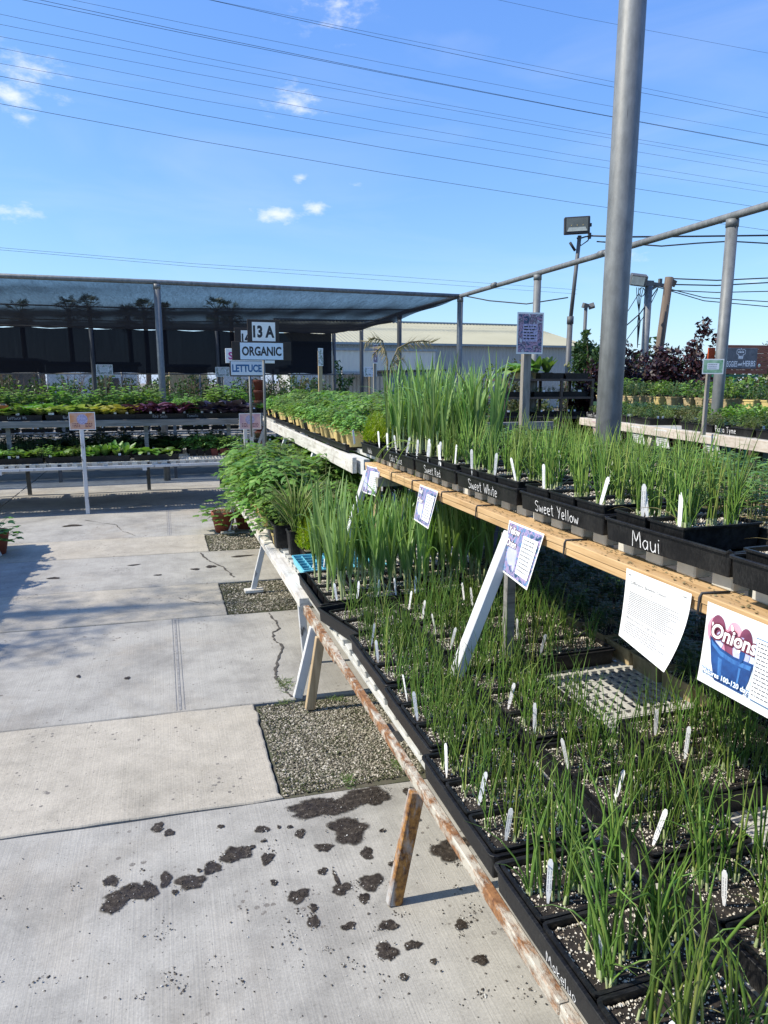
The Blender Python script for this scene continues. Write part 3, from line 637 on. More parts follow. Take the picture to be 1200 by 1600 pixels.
# clusters of crumbs in the popped spots
def clus(c, r): return np.ones(len(c), bool)
for i in range(46):
    x, y = SR.gauss(.33, .45), SR.uniform(1.0, 1.95)
    if i < 10: x, y = SR.uniform(-.6, .9), SR.uniform(1.5, 2.3)
    k = SR.uniform(.015, .05)
    o = ob('soil_crumbs', rock_field('soil_crumbs', int(14 + 900 * k), x - k, x + k, y - k * .8, y + k * .8, .0012, .0055, .0012, 'crumb', .55, lambda c_, r_, x=x, y=y, k=k: ((c_[:, 0] - x) ** 2 + (c_[:, 1] - y) ** 2) < k * k * r_.uniform(0, 1, len(c_)) ** 1.5, i)); o.parent = lit

# ================================================================== PLANT LIBRARY
PR = random.Random(21)
def blade(b, base, az, lean, L, r, bend, segs=5, sides=3, mi=0, kink=None):
    p = Vector(base); d = Vector((math.cos(az) * math.sin(lean), math.sin(az) * math.sin(lean), math.cos(lean)))
    out = Vector((math.cos(az), math.sin(az), 0)); pts = [p.copy()]; rs = [r * .9]
    for i in range(segs):
        t = (i + 1) / segs
        d = (d + out * bend * t * 1.4 / segs * 2 - Vector((0, 0, 1)) * abs(bend) * t * t * .9 / segs * 2).normalized()
        if kink and i >= kink: d = (d - Vector((0, 0, .55)) + out * .25).normalized()
        p = p + d * (L / segs); pts.append(p.copy()); rs.append(r * (1.12 - .35 * t if t < .7 else max(.08, (1 - t) * 2.2)))
    b.tube(pts, rs, sides, mi, False, True)
def onion_clump(n, L0, L1, r, spread, mat, seed, bendy=.5):
    PR.seed(seed); b = MB()
    for k in range(n):
        a = PR.uniform(0, 6.28); q = spread * math.sqrt(PR.random()); base = (q * math.cos(a), q * math.sin(a), 0)
        lean = abs(PR.gauss(.04, .08)); az = PR.uniform(0, 6.28)
        L = PR.uniform(L0, L1); rr = r * PR.uniform(.7, 1.2)
        blade(b, base, az, lean, L, rr, PR.uniform(.05, bendy), 6, 4 if r > .0027 else 3, 0, PR.choice([None] * 9 + [3, 4]))
        if PR.random() < .8: b.tube([(base[0], base[1], -.004), (base[0] + math.cos(az) * .003, base[1] + math.sin(az) * .003, .022)], [rr * 1.5, rr * 1.05], 5, 1, False)
        if PR.random() < .35:   # second leaf from the same neck
            blade(b, base, az + PR.uniform(1.5, 4), lean + PR.uniform(.08, .28), L * PR.uniform(.55, .85), rr * .8, PR.uniform(.2, .8), 5, 3)
    if PR.random() < .5: blade(b, (PR.uniform(-.01, .01), 0, .0), PR.uniform(0, 6), .7, L1 * .5, r * .55, 1.2, 5, 3, 2)
    return b.mesh('onion_clump', [mat, 'stalk', 'dry_leaf'])
CL_LOW = [onion_clump(PR.choice([5, 6, 7, 8]), .14, .24, .0019, .018, 'onion_leaf', 100 + i, .30) for i in range(9)]
CL_NEAR = [onion_clump([6, 7, 8, 7, 8, 6, 7][i], .19, .30, .0028, .020, 'onion_leaf', 150 + i, .30) for i in range(7)]
CL_UP = [onion_clump([9, 10, 11, 12, 9, 10][i], .15, .25, .0024, .015, 'onion_leaf_light', 200 + i, .18) for i in range(6)]
def leek(seed, H=.42):
    PR.seed(seed); b = MB(); lean = PR.uniform(0, .12); az0 = PR.uniform(0, 6.28)
    top = Vector((math.cos(az0) * lean * .12, math.sin(az0) * lean * .12, .13)); b.tube([(0, 0, -.005), top * .5, top], [.0062, .0055, .006], 6, 1, False)
    n = PR.choice([5, 6, 7]); axis = PR.uniform(0, 3.14)
    for k in range(n):
        az = axis + (k % 2) * math.pi + PR.gauss(0, .35); L = H * PR.uniform(.6, 1.0); p = top * PR.uniform(.55, 1.0)
        le = PR.uniform(.04, .22); d = Vector((math.cos(az) * math.sin(le), math.sin(az) * math.sin(le), math.cos(le))); out = Vector((math.cos(az), math.sin(az), 0)); side = Vector((-math.sin(az), math.cos(az), 0))
        pts = [p.copy()]; ws = [.006]; bd = PR.uniform(.0, .25) if PR.random() < .82 else PR.uniform(.6, 1.3)
        for i in range(7):
            t = (i + 1) / 7; d = (d + out * bd * t * .35 - Vector((0, 0, 1)) * bd * t * t * .4).normalized(); p = p + d * L / 7; pts.append(p.copy()); ws.append(.0078 * (1 - t ** 2.2) + .0006)
        b.strip(pts, ws, side, 0 if PR.random() < .98 else 2, -.45)
    return b.mesh('leek', ['leek_leaf', 'stalk', 'dry_leaf'])
LEEKS = [leek(300 + i) for i in range(8)]
def leaflet(b, p, d, side, L, w, mi=0, fold=.35, droop=.25):
    p = Vector(p); d = Vector(d).normalized(); side = Vector(side).normalized(); n = d.cross(side)
    m = p + d * L * .45 + n * 0; tip = p + d * L - Vector((0, 0, droop * L)); a1 = p + d * L * .38 + side * w + n * fold * w; a2 = p + d * L * .38 - side * w + n * fold * w
    q1 = p + d * L * .72 + side * w * .6 - Vector((0, 0, droop * L * .4)); q2 = p + d * L * .72 - side * w * .6 - Vector((0, 0, droop * L * .4)); mm = p + d * L * .74 - Vector((0, 0, droop * L * .5))
    b.add([p, a1, q1, tip, q2, a2, m, mm], [(0, 1, 6), (0, 6, 5), (1, 2, 7, 6), (6, 7, 4, 5), (2, 3, 7), (7, 3, 4)], mi, True)
def tomato(seed, H=.3, R=.14, nl=17, ll=.042, mat='tomato_leaf'):
    PR.seed(seed); b = MB()
    nst = PR.choice([1, 2, 2])
    for s_ in range(nst):
        ax, ay = PR.uniform(-.03, .03), PR.uniform(-.03, .03); bx, by = ax * 2, ay * 2; h = H * PR.uniform(.75, 1)
        b.tube([(ax * .3, ay * .3, -.01), (ax, ay, h * .5), (bx, by, h)], [.004, .0032, .002], 4, 1, False)
        for k in range(nl // nst):
            t = .25 + .75 * (k + PR.random()) / (nl / nst); az = k * 2.4 + PR.uniform(-.4, .4); o = Vector((ax + (bx - ax) * t, ay + (by - ay) * t, h * t))
            Lp = R * (1.15 - .55 * t) * PR.uniform(.8, 1.2); out = Vector((math.cos(az), math.sin(az), 0)); up = PR.uniform(.25, .7)
            pts = [o + out * Lp * u + Vector((0, 0, Lp * (up * u - .75 * u * u))) for u in (0, .35, .7, 1)]
            b.tube(pts, [.0018, .0015, .0012, .001], 3, 1, False)
            for u, sg in ((.4, 1), (.45, -1), (.68, 1), (.72, -1), (.88, 1), (.9, -1), (1, 0)):
                i = min(2, int(u * 3)); f = u * 3 - i; p = pts[i].lerp(pts[i + 1], min(1, f)); side = Vector((-math.sin(az), math.cos(az), 0))
                d = (out * (.55 if sg else 1) + side * sg * .9 + Vector((0, 0, PR.uniform(-.3, .25)))).normalized(); sd = d.cross(Vector((0, 0, 1))).normalized() + Vector((0, 0, PR.uniform(-.3, .3)))
                leaflet(b, p, d, sd, ll * PR.uniform(.7, 1.2), ll * .3 * PR.uniform(.8, 1.2), 0, PR.uniform(.1, .5), PR.uniform(.1, .5))
    return b.mesh('tomato_foliage', [mat, 'stem'])
TOM_BIG = [tomato(400 + i, .38, .21, 38, .058) for i in range(5)]
TOM = [tomato(420 + i, .25, .15, 28, .050) for i in range(5)]
def rosette(seed, n, L, w, mat, up=.8, curl=.5, ruffle=.15, name='leafy_plant'):
    PR.seed(seed); b = MB()
    for k in range(n):
        az = k * 2.4 + PR.uniform(-.3, .3); le = PR.uniform(.15, 1.0) * (1.3 - up) + .1 + .5 * (1 - k / n) * (1 - up * .4)
        d = Vector((math.cos(az) * math.sin(le), math.sin(az) * math.sin(le), math.cos(le))); out = Vector((math.cos(az), math.sin(az), 0)); side = Vector((-math.sin(az), math.cos(az), PR.uniform(-.2, .2)))
        p = Vector((math.cos(az) * .006, math.sin(az) * .006, 0)); pts = [p.copy()]; ws = [w * .18]; LL = L * PR.uniform(.65, 1.1)
        for i in range(4):
            t = (i + 1) / 4; d = (d + out * curl * .3 - Vector((0, 0, curl * t * .5))).normalized(); p = p + d * LL / 4; pts.append(p + side * PR.uniform(-ruffle, ruffle) * w); ws.append(w * (math.sin(math.pi * (.15 + .8 * t)) ** .7) * PR.uniform(.85, 1.15))
        b.strip(pts, ws, side, 0, PR.uniform(.1, .5))
    return b.mesh(name, [mat])
def seedling(seed, n, H, lw, ll, mat, name='seedling'):
    PR.seed(seed); b = MB()
    for s_ in range(n):
        x, y = PR.gauss(0, .018), PR.gauss(0, .018); h = H * PR.uniform(.6, 1.1); tx, ty = x + PR.uniform(-.015, .015), y + PR.uniform(-.015, .015)
        b.tube([(x, y, 0), (tx, ty, h)], [.0016, .001], 3, 1, False)
        for k in range(5):
            t = .45 + .55 * k / 4; az = PR.uniform(0, 6.28); d = Vector((math.cos(az), math.sin(az), PR.uniform(0, .6))); leaflet(b, (x + (tx - x) * t, y + (ty - y) * t, h * t), d, d.cross(Vector((0, 0, 1))), ll * PR.uniform(.7, 1.2), lw * PR.uniform(.8, 1.2), 0, .2, .25)
    return b.mesh(name, [mat, 'stem'])
ROS = {'lettuce_leaf': [rosette(500 + i, 12, .11, .028, 'lettuce_leaf') for i in range(3)], 'pale_leaf': [rosette(510 + i, 12, .10, .030, 'pale_leaf') for i in range(3)], 'yellow_leaf': [rosette(520 + i, 12, .11, .028, 'yellow_leaf') for i in range(2)],
       'purple_leaf': [rosette(530 + i, 18, .15, .02, 'purple_leaf', .75, .7, .5) for i in range(3)], 'slate_leaf': [rosette(540 + i, 11, .15, .045, 'slate_leaf', .75, .45) for i in range(3)], 'red_leaf': [rosette(550 + i, 11, .13, .035, 'red_leaf') for i in range(2)],
       'dark_leaf': [rosette(560 + i, 12, .10, .024, 'dark_leaf') for i in range(3)], 'romaine': [rosette(570 + i, 12, .17, .035, 'lettuce_leaf', 1.0, .15) for i in range(3)], 'squash': [rosette(580 + i, 12, .24, .06, 'lettuce_leaf', .6, .8) for i in range(2)]}
SEED = {'lettuce_leaf': [seedling(600 + i, 6, .10, .012, .032, 'lettuce_leaf') for i in range(3)], 'dark_leaf': [seedling(610 + i, 7, .11, .011, .03, 'dark_leaf') for i in range(3)], 'tomato_leaf': [seedling(620 + i, 6, .15, .014, .045, 'tomato_leaf') for i in range(3)],
        'herb_leaf': [seedling(630 + i, 12, .13, .006, .02, 'herb_leaf') for i in range(3)], 'grey_leaf': [seedling(640 + i, 6, .10, .012, .035, 'grey_leaf') for i in range(2)], 'olive_leaf': [seedling(650 + i, 9, .13, .008, .026, 'olive_leaf') for i in range(2)]}
def bush(seed, mat, n=130, H=.13, Rr=.075, ll=.024, stems=9):
    PR.seed(seed); b = MB()
    for k in range(stems):
        az = PR.uniform(0, 6.28); q = PR.uniform(0, Rr * .8); b.tube([(q * .3 * math.cos(az), q * .3 * math.sin(az), 0), (q * math.cos(az), q * math.sin(az), H * PR.uniform(.6, 1))], [.0018, .001], 3, 1, False)
    for k in range(n):
        az = PR.uniform(0, 6.28); q = Rr * math.sqrt(PR.random()); z = H * (PR.uniform(.25, 1.0) * (1.15 - .4 * q / Rr)); d = Vector((math.cos(az) * PR.uniform(.2, 1), math.sin(az) * PR.uniform(.2, 1), PR.uniform(-.3, .8))).normalized()
        leaflet(b, (q * math.cos(az), q * math.sin(az), z), d, d.cross(Vector((PR.gauss(0, .3), PR.gauss(0, .3), 1))), ll * PR.uniform(.6, 1.3), ll * .33, 0, .25, .25)
    return b.mesh('bushy_herb', [mat, 'stem'])
BUSH = {m: [bush(670 + 3 * k + j, m, ll=.021 if m != 'tomato_leaf' else .03) for j in range(3)] for k, m in enumerate(('herb_leaf', 'dark_leaf', 'olive_leaf', 'tomato_leaf'))}
SEED['wisp'] = [seedling(660 + i, 7, .17, .008, .052, 'lettuce_leaf') for i in range(3)]
def strawberry(seed):
    PR.seed(seed); b = MB()
    for k in range(46):
        az = PR.uniform(0, 6.28); L = PR.uniform(.07, .18); up = PR.uniform(.0, 1.5); out = Vector((math.cos(az), math.sin(az), 0)); side = Vector((-math.sin(az), math.cos(az), 0))
        pts = [out * (.02 + L * u) + Vector((0, 0, L * (up * u - .5 * u * u))) for u in (0, .5, 1)]; b.tube(pts, [.002, .0017, .0014], 3, 1, False)
        for sg in (-1, 0, 1):
            d = (out + side * sg * 1.1 + Vector((0, 0, PR.uniform(-.2, .3)))); leaflet(b, pts[-1], d, d.cross(Vector((0, 0, 1))), .06 * PR.uniform(.8, 1.2), .026, 0, .35, .2)
    return b.mesh('strawberry_foliage', ['tomato_leaf', 'stem'])
STRAW = [strawberry(700), strawberry(701)]
CLX = np.array([-.42, -.3, -.1, .05, .22, .4, .45])
def soil_mesh(w, l, seed, npl=60, mat='potting_soil'):
    r = np.random.RandomState(seed); b = MB(); n = 6
    vs = [(-w / 2 + w * i / n, -l / 2 + l * k / n, r.uniform(-.003, .003)) for k in range(n + 1) for i in range(n + 1)]
    b.add(vs, [(k * (n + 1) + i, k * (n + 1) + i + 1, (k + 1) * (n + 1) + i + 1, (k + 1) * (n + 1) + i) for k in range(n) for i in range(n)], 0, True)
    for q in range(npl):
        s_ = r.uniform(.0010, .0026) * r.choice([.7, 1, 1, 1.7]); c = np.array([np.clip(r.choice(CLX) * w + r.normal(0, .03), -w / 2 + .004, w / 2 - .004), np.clip(r.choice(CLX) * l + r.normal(0, .028), -l / 2 + .004, l / 2 - .004), r.uniform(.0, .004)])
        o = np.array([(1, 0, 0), (-1, 0, 0), (0, 1, 0), (0, -1, 0), (0, 0, 1), (0, 0, -1)]) * s_ * r.uniform(.6, 1.3, (6, 1)) + c
        b.add(o, [(0, 2, 4), (2, 1, 4), (1, 3, 4), (3, 0, 4), (2, 0, 5), (1, 2, 5), (3, 1, 5), (0, 3, 5)], 1)
    return b.mesh('potting_soil', [mat, 'perlite'])

# ================================================================== POTS, PACKS, TRAYS, TAGS
def pack_shell(w, l, h, mat, div):
    b = MB(); t = .002
    prof = [(-.010, 0), (-.006, h - .005), (0, h - .005), (0, h), (-.008, h), (-.009, h - .004), (-.011, .010)]
    b.loft([rloop(w / 2 + d, l / 2 + d, max(.003, .012 + d), z, 2) for d, z in prof], 0)
    for k in range(1, div): b.box((-w / 2 + w * k / div, 0, h * .5 - .006), (.006, l - .022, h - .016), 0)
    return b.mesh('cell_pack', mat)
PW, PL, PH = .258, .163, .066
PACK = {}
def pack_of(w, l, mat='black_plastic', div=3, h=PH):
    k = (round(w, 3), round(l, 3), mat, div, h)
    if k not in PACK: PACK[k] = (pack_shell(w, l, h, mat, div), [soil_mesh(w - .022, l - .022, 31 + i, 850) for i in range(3)])
    return PACK[k]
TAGM = []
for i in range(4):
    b = MB(); w = .0112; H = .094; t = .0012
    pr = [(-w / 2, H * .92), (-w / 2 + .003, H), (w / 2 - .003, H), (w / 2, H * .92), (w / 2 * .9, H * .25), (0, -.02), (-w / 2 * .9, H * .25)]
    n = len(pr); b.add([(x, -t / 2, z) for x, z in pr] + [(x, t / 2, z) for x, z in pr], [tuple(range(n)), tuple(range(n, 2 * n))[::-1]] + [(k, k + n, (k + 1) % n + n, (k + 1) % n) for k in range(n)])
    me = b.mesh('tag_body', 'tag_white'); d = MB(); rr = random.Random(i)
    z = H * .9
    for col in range(2):
        z = H * .80
        while z > H * .3:
            L = rr.uniform(.003, .012); x = -.003 + col * .005; d.add([(x, -t / 2 - .0003, z), (x + .0010, -t / 2 - .0003, z), (x + .0010, -t / 2 - .0003, z - L), (x, -t / 2 - .0003, z - L)], [(0, 1, 2, 3)]); z -= L + .002
    TAGM.append((me, d.mesh('tag_print', 'ink_pale')))
def plant_tag(loc, rz, label, group, lean=0, scale=1.0, sub=True):
    o = ob('plant_tag', RND.choice(TAGM)[0], None, loc, (U(-.22, .22), lean + U(-.2, .2), rz - .75 + U(-.3, .3)), scale); tag(o, label, 'plant tag', group)
    if sub: ob('tag_print', RND.choice(TAGM)[1], o)
    return o
def onion_pack(x, y, z, w, l, clumps, label, group, n=5, name='onion_pack', cat='onion seedlings', mat='black_plastic', rz=0.0, fill='onion_clump', div=3, smin=.85, smax=1.12, h=PH):
    t = thing(name, label, cat, (x, y, z), rz + U(-.02, .02), group); sh, so_ = pack_of(w, l, mat, div, h)
    ob('cell_pack', sh, t); ob('potting_soil', RND.choice(so_), t, (0, 0, h - .014))
    for k in range(n):
        px_ = (-w / 2 + .03) + (w - .06) * (k + .5 + U(-.3, .3)) / n; py_ = U(-l / 2 + .028, l / 2 - .028) if n < 8 else (U(-l / 2 + .025, -.01) if k % 2 else U(.01, l / 2 - .025))
        s_ = U(smin, smax); ob(fill, RND.choice(clumps), t, (px_, py_, h - .014), (U(-.06, .06), U(-.06, .06), U(0, 6.28)), s_)
    return t
TRAYS = {}
def tray(x, y, z, w, l, label, group=None, text=None, rz=0.0, name='seedling_tray', mat='black_plastic', h=.063, tsize=.034, face='x', wavy=0, toff=None, tmat='chalk', twd=.0026):
    k = (round(w, 3), round(l, 3), mat, h, wavy)
    if k not in TRAYS: TRAYS[k] = tray_mesh(w, l, h, mat, wavy=wavy)
    t = thing(name, label, 'tray', (x, y, z), rz, group); ob('tray_shell', TRAYS[k], t)
    if text:
        me, L = strokes_mesh(text, tsize, tmat, twd, .03, 0, len(text) * 7)
        o = ob('chalk_writing', me, t)
        if face == 'x': setm(o, frame((-w / 2 + .0035, (l / 2 - (l - L) / 2) if toff is None else toff, h * .5 - tsize * .5 - .003), (0, -1, 0), (-.11, 0, 1)))
        else: setm(o, frame((-L / 2 if toff is None else toff, -l / 2 + .0035, h * .5 - tsize * .5), (1, 0, 0), (0, -.11, 1)))
    return t

# ================================================================== NEAR TWO-TIER BENCH
LZ, UZ = .400, 1.070        # tops of the lower and the upper rail
TB = .045                   # white bench panel on the rail
bench = thing('plant_bench', 'two-tier plant bench with rusty lower edge and fresh wooden upper rail', 'plant bench', (0.66, 2.2, 0), 0)
BO = Vector((.66, 2.2, 0))
def bpart(name, b, mat, parent=None, off=BO):
    o = ob(name, b.mesh(name, mat), parent or bench); o.location = -off if parent is None else (0, 0, 0); return o
b = MB()
ys = [.1, 1.0, 1.9, 2.85]
for a, c in zip(ys, ys[1:]): b.box((.667, (a + c) / 2, LZ - .016), (.025, c - a - .003, .032), ch=.003)
bpart('lower_rail', b, 'rusty_paint')
b = MB(); b.box((.672, 3.2, LZ - .03), (.03, .70, .05), ch=.003); bpart('lower_rail', b, 'rusty_paint')['label'] = 'lower rail end with bare orange wood showing'
RB = random.Random(3)
for k, (z, dx) in enumerate(((UZ - .0345, .003), (UZ - .0115, 0))):
    b = MB(); b.box((1.165 + .045 + dx, 2.2, z), (.09, 3.9, .0222), ch=.002); bpart('upper_rail_board', b, 'fresh_wood')
for y, x0, m in ((1.804, .590, 'rusty_leg'), (3.302, .572, 'chipped_paint'), (3.16, .605, 'stake_wood')):
    b = MB(); b.beam((x0, y, 0), (.665, y + .01, LZ - .045), .030, .045, up=(1, 0, 0), ch=.003); bpart('leg', b, m)
for y, x0 in ((2.24, .93), (4.10, .97)):
    b = MB(); b.beam((x0, y, LZ + .01), (1.172, y, UZ - .05), .05, .04, up=(1, 0, .3), ch=.003); bpart('upper_leg', b, 'white_paint')
b = MB(); b.beam((1.19, 4.02, .42), (1.21, 4.02, UZ - .05), .045, .03, ch=.003); bpart('upper_leg', b, 'stake_wood')
b = MB(); b.beam((1.235, 2.36, .05), (1.235, 2.36, UZ - .05), .03, .035, up=(1, 0, 0)); bpart('upper_leg', b, 'grey_board')
for y in (.6, 2.2, 3.8):
    b = MB(); b.box((1.5, y, LZ - .06), (1.62, .06, .04)); bpart('cross_bar', b, 'old_wood')
    b = MB(); b.box((1.75, y + .05, UZ - .08), (1.2, .05, .05)); bpart('cross_bar', b, 'old_wood')
    b = MB(); b.box((2.28, y, .5), (.06, .06, 1.0)); bpart('leg', b, 'old_wood')
for x in (1.5, 2.2):
    b = MB(); b.box((x, 2.2, LZ - .022), (.04, 3.9, .04)); bpart('inner_rail', b, 'old_wood')
    b = MB(); b.box((x + .08, 2.2, UZ - .022), (.04, 3.9, .04)); bpart('inner_rail', b, 'old_wood')
for i, y in enumerate((1.287, 1.87, 2.52, 2.89, 3.277, 3.615)):
    b = MB(); q = 1.1625
    b.tube([(1.23, y - .015, UZ + .004), (1.19, y - .006, UZ + .0035), (q + .002, y, UZ + .002), (q - .001, y + .002, UZ - .008), (q - .001, y + .004, UZ - .046), (q + .006, y + .004, UZ - .052), (1.21, y, UZ - .05)], .0032, 5)
    tag(ob('wire_tie', b.mesh('wire_tie', 'wire_black')), 'black wire tie looped round the fresh wooden rail, %s from the near end' % nth(i), 'wire tie', 'wire ties round the upper rail')
# wood shavings on the top of the rail
o = ob('wood_shavings', rock_field('wood_shavings', 700, 1.168, 1.25, .8, 3.9, .002, .007, UZ + .0005, 'shaving' if 'shaving' in MATS else 'dry_leaf', .25, seed=3)); o['kind'] = 'stuff'; o.parent = bench; o.location = -BO
# moulded white panels
def panel_mesh(w, l, h=.011, inset=0.0, low=True):
    b = MB(); n = 14; m = 13
    for i in range(n + 1):
        x = -w / 2 + w * i / n; wd = .022 if i in (0, n) else (.014 if i % 6 == 0 else .0055); b.box((min(max(x, -w / 2 + .011), w / 2 - .011), 0, -h / 2), (wd, l, h))
    for k in range(m + 1):
        y = -l / 2 + l * k / m; wd = .024 if k in (0, m) else (.016 if k % 4 == 0 else .0065); b.box((0, min(max(y, -l / 2 + .012), l / 2 - .012), -h / 2 - .0012), (w - .004, wd, h))
    if inset and low: b.box((-w / 2 + .058, 0, -TB + .006 + .0), (.075, l, .010))
    for i, v in enumerate(b.v):
        if inset and not (low and i >= len(b.v) - 8): b.v[i] = (w / 2 - (w / 2 - v[0]) * (w - inset) / w, v[1], v[2])
    return b.mesh('panel_grid', 'white_plastic')
PM = {}
b = MB(); b.box((0, 0, 0), (.055, .068, TB - .004), ch=.004); b.box((-.0, .0, TB / 2 - .006), (.062, .074, .006), ch=.002); EDGE = b.mesh('edge_block', 'white_plastic')
def panel(x0, x1, y0, y1, zr, label, group, edge=True):
    w, l = x1 - x0 - .004, y1 - y0 - .004; k = (round(w, 3), round(l, 3), .07 if edge else 0.0, zr < .8)
    if k not in PM: PM[k] = panel_mesh(k[0], k[1], .011, k[2], k[3])
    t = thing('bench_panel', label, 'bench panel', ((x0 + x1) / 2, (y0 + y1) / 2, zr), 0, group)
    ob('panel_grid', PM[k], t, (0, 0, TB))
    if edge:
        n = int(l / .118)
        for i in range(n): ob('edge_block', EDGE, t, (-w / 2 + .052, -l / 2 + l * (i + .5) / n, TB / 2 - .0016))
    return t
yy = [.05, .66, 1.27, 1.88, 2.49, 3.10, 3.62]
for i, (a, c) in enumerate(zip(yy, yy[1:])):
    for k, (x0, x1) in enumerate(((.678, 1.26), (1.262, 1.80), (1.802, 2.32))):
        panel(x0, x1, a, c, LZ, 'white moulded lattice panel, %s from the near end, %s of the lower shelf' % (nth(i), ['aisle edge', 'middle', 'back'][k]), 'lattice panels of the lower shelf', k == 0)
yy = [.5, 1.12, 1.74, 2.36, 2.98, 3.60, 4.2]
for i, (a, c) in enumerate(zip(yy, yy[1:])):
    for k, (x0, x1) in enumerate(((1.21, 1.77), (1.772, 2.32))):
        panel(x0, x1, a, c, UZ, 'white moulded lattice panel, %s from the near end, %s of the upper shelf' % (nth(i), ['front edge', 'back'][k]), 'lattice panels of the upper shelf', k == 0)

# ---- lower shelf: trays of onion packs
Z0 = LZ + TB
def fill_tray(x, yc, w, l, z, npk, clumps, rowname, trname, n=5, skip=(), tags=True, grp='onion packs on the lower shelf', smin=.85, smax=1.12, rz=0.0, name='onion_pack', cat='onion seedlings', mat='black_plastic', fill='onion_clump', tagp=.8, div=3, tagx=-.35, what='onion seedlings'):
    for k in range(npk):
        if k in skip: continue
        pl = (l - .022) / npk; dy = -l / 2 + .011 + pl * (k + .5); yy_ = yc + dy * math.cos(rz); xx = x - dy * math.sin(rz)
        onion_pack(xx, yy_, z + .004, w - .018, pl - .003, clumps, '%s pack, %s from near end of %s' % (what, nth(k), trname), grp, n, name=name, cat=cat, mat=mat, fill=fill, smin=smin, smax=smax, rz=rz, div=div)
        if tags and RND.random() < tagp:
            plant_tag((xx + w * tagx + U(-.01, .02), yy_ - pl * .22, z + .058), U(-.5, .3), 'white plant tag in %s pack of %s' % (nth(k), trname), 'white plant tags', U(-.05, .12))
LOW = 'trays on the lower shelf'
lowtrays = [(.785, .985, .57, 'near corner tray'), (.790, 1.515, .465, 'second aisle tray'), (.824, 1.985, .455, 'third aisle tray'), (.836, 2.485, .53, 'fourth aisle tray')]
TXT = ['Texas Early', None, 'Walla', None]
for i, (x, y, l, nm) in enumerate(lowtrays):
    tray(x, y, Z0, .283, l, 'black tray of onion packs, %s of the lower shelf' % nm, LOW, ['Makeluo', None, None, None][i], rz=U(-.015, .015), tsize=.024, twd=.0016)
    fill_tray(x, y, .283, l, Z0, 3, CL_NEAR if i < 1 else CL_LOW, '', nm, 7 if i < 1 else 9)
tray(.83, 2.965, Z0 + .004, .285, .43, 'black tray jutting over the bench edge beside the leeks', LOW, rz=.22)
fill_tray(.835, 2.93, .27, .34, Z0 + .004, 2, CL_LOW, '', 'jutting tray beside the leeks', 4, rz=.22)
mids = [(1.118, .88, .54, 'near middle-row tray'), (1.122, 1.43, .54, 'second middle-row tray'), (1.12, 1.98, .54, 'third middle-row tray'), (1.14, 2.53, .54, 'fourth middle-row tray'), (1.15, 2.96, .30, 'fifth middle-row tray')]
for i, (x, y, l, nm) in enumerate(mids):
    tray(x, y, Z0, .28, l, 'black tray of onion packs, %s of the lower shelf' % nm, LOW, rz=U(-.02, .02)); fill_tray(x, y, .28, l, Z0, 3 if l > .4 else 2, CL_NEAR if i < 1 else CL_LOW, '', nm, 7 if i < 1 else 9)
backs = [(1.49, 1.545, .44, 'tray between the bare lattices'), (1.48, 2.545, .54, 'tray behind the first bare lattice'), (1.47, .62, .36, 'back-row tray at the near end'), (1.48, 2.98, .30, 'back-row tray before the leeks')]
for i, (x, y, l, nm) in enumerate(backs):
    tray(x, y, Z0, .38, l, 'black tray of onion packs, the %s' % nm, LOW, rz=U(-.02, .02)); fill_tray(x, y, .38, l, Z0, 3, CL_LOW if i != 2 else CL_NEAR, '', nm, 9)
# under the upper shelf: tan pulp packs of small dark seedlings
for row, x in enumerate((1.83, 2.10)):
    for i in range(17):
        y = .95 + i * .172
        onion_pack(x, y, Z0, .255, .165, SEED['dark_leaf'], 'tan pulp pack of dark seedlings under the shelf, %s from near, %s row' % (nth(i), ['front', 'back'][row]), 'pulp packs under the upper shelf', 6, 'seedling_pack', 'seedlings', 'tan_pulp', fill='seedling')
# leeks, blue tray, dill, grass plant
tray(.94, 3.49, Z0, .54, .60, 'wide black tray holding tall leeks at the bench edge', LOW)
tray(1.49, 3.42, Z0, .50, .60, 'black tray of tall leeks under the upper rail', LOW)
k = 0
for row, x in enumerate((.80, 1.0, 1.18, 1.38, 1.58)):
    for i in range(4):
        y = 3.27 + i * .145
        t = onion_pack(x, y, Z0 + .004, .175, .135, LEEKS, 'pack of tall leeks, %s of the %s row back from the aisle edge' % (nth(i), nth(row)), 'leek packs on the lower shelf', 4, 'leek_pack', 'leeks', fill='leek', smin=.92, smax=1.2, div=2)
for i in range(5): plant_tag((.76 + .1 * i, 3.215, Z0 + .06), U(-.3, .3), 'white plant tag at the foot of the lower leeks, %s from the aisle' % nth(i), 'white plant tags')
t = tray(.96, 4.02, Z0 + .012, .50, .38, 'bright blue plastic cell tray beside the yellow green dill', None, name='blue_cell_tray', mat='blue_plastic', h=.05)
b = MB()
for i in range(1, 8): b.box((-.25 + .5 * i / 8, 0, .035), (.006, .35, .02), 0)
for i in range(1, 6): b.box((0, -.19 + .38 * i / 6, .0345), (.47, .006, .02), 0)
ob('cell_dividers', b.mesh('cell_dividers', 'blue_plastic'), t); ob('potting_soil', soil_mesh(.46, .34, 77, 120), t, (0, 0, .03))
for i in range(6): plant_tag((.78 + .075 * i, 3.92 + .03 * (i % 3), Z0 + .03), U(-.4, .4), 'white plant tag in the blue cell tray, %s from the aisle' % nth(i), 'white plant tags', scale=.7)
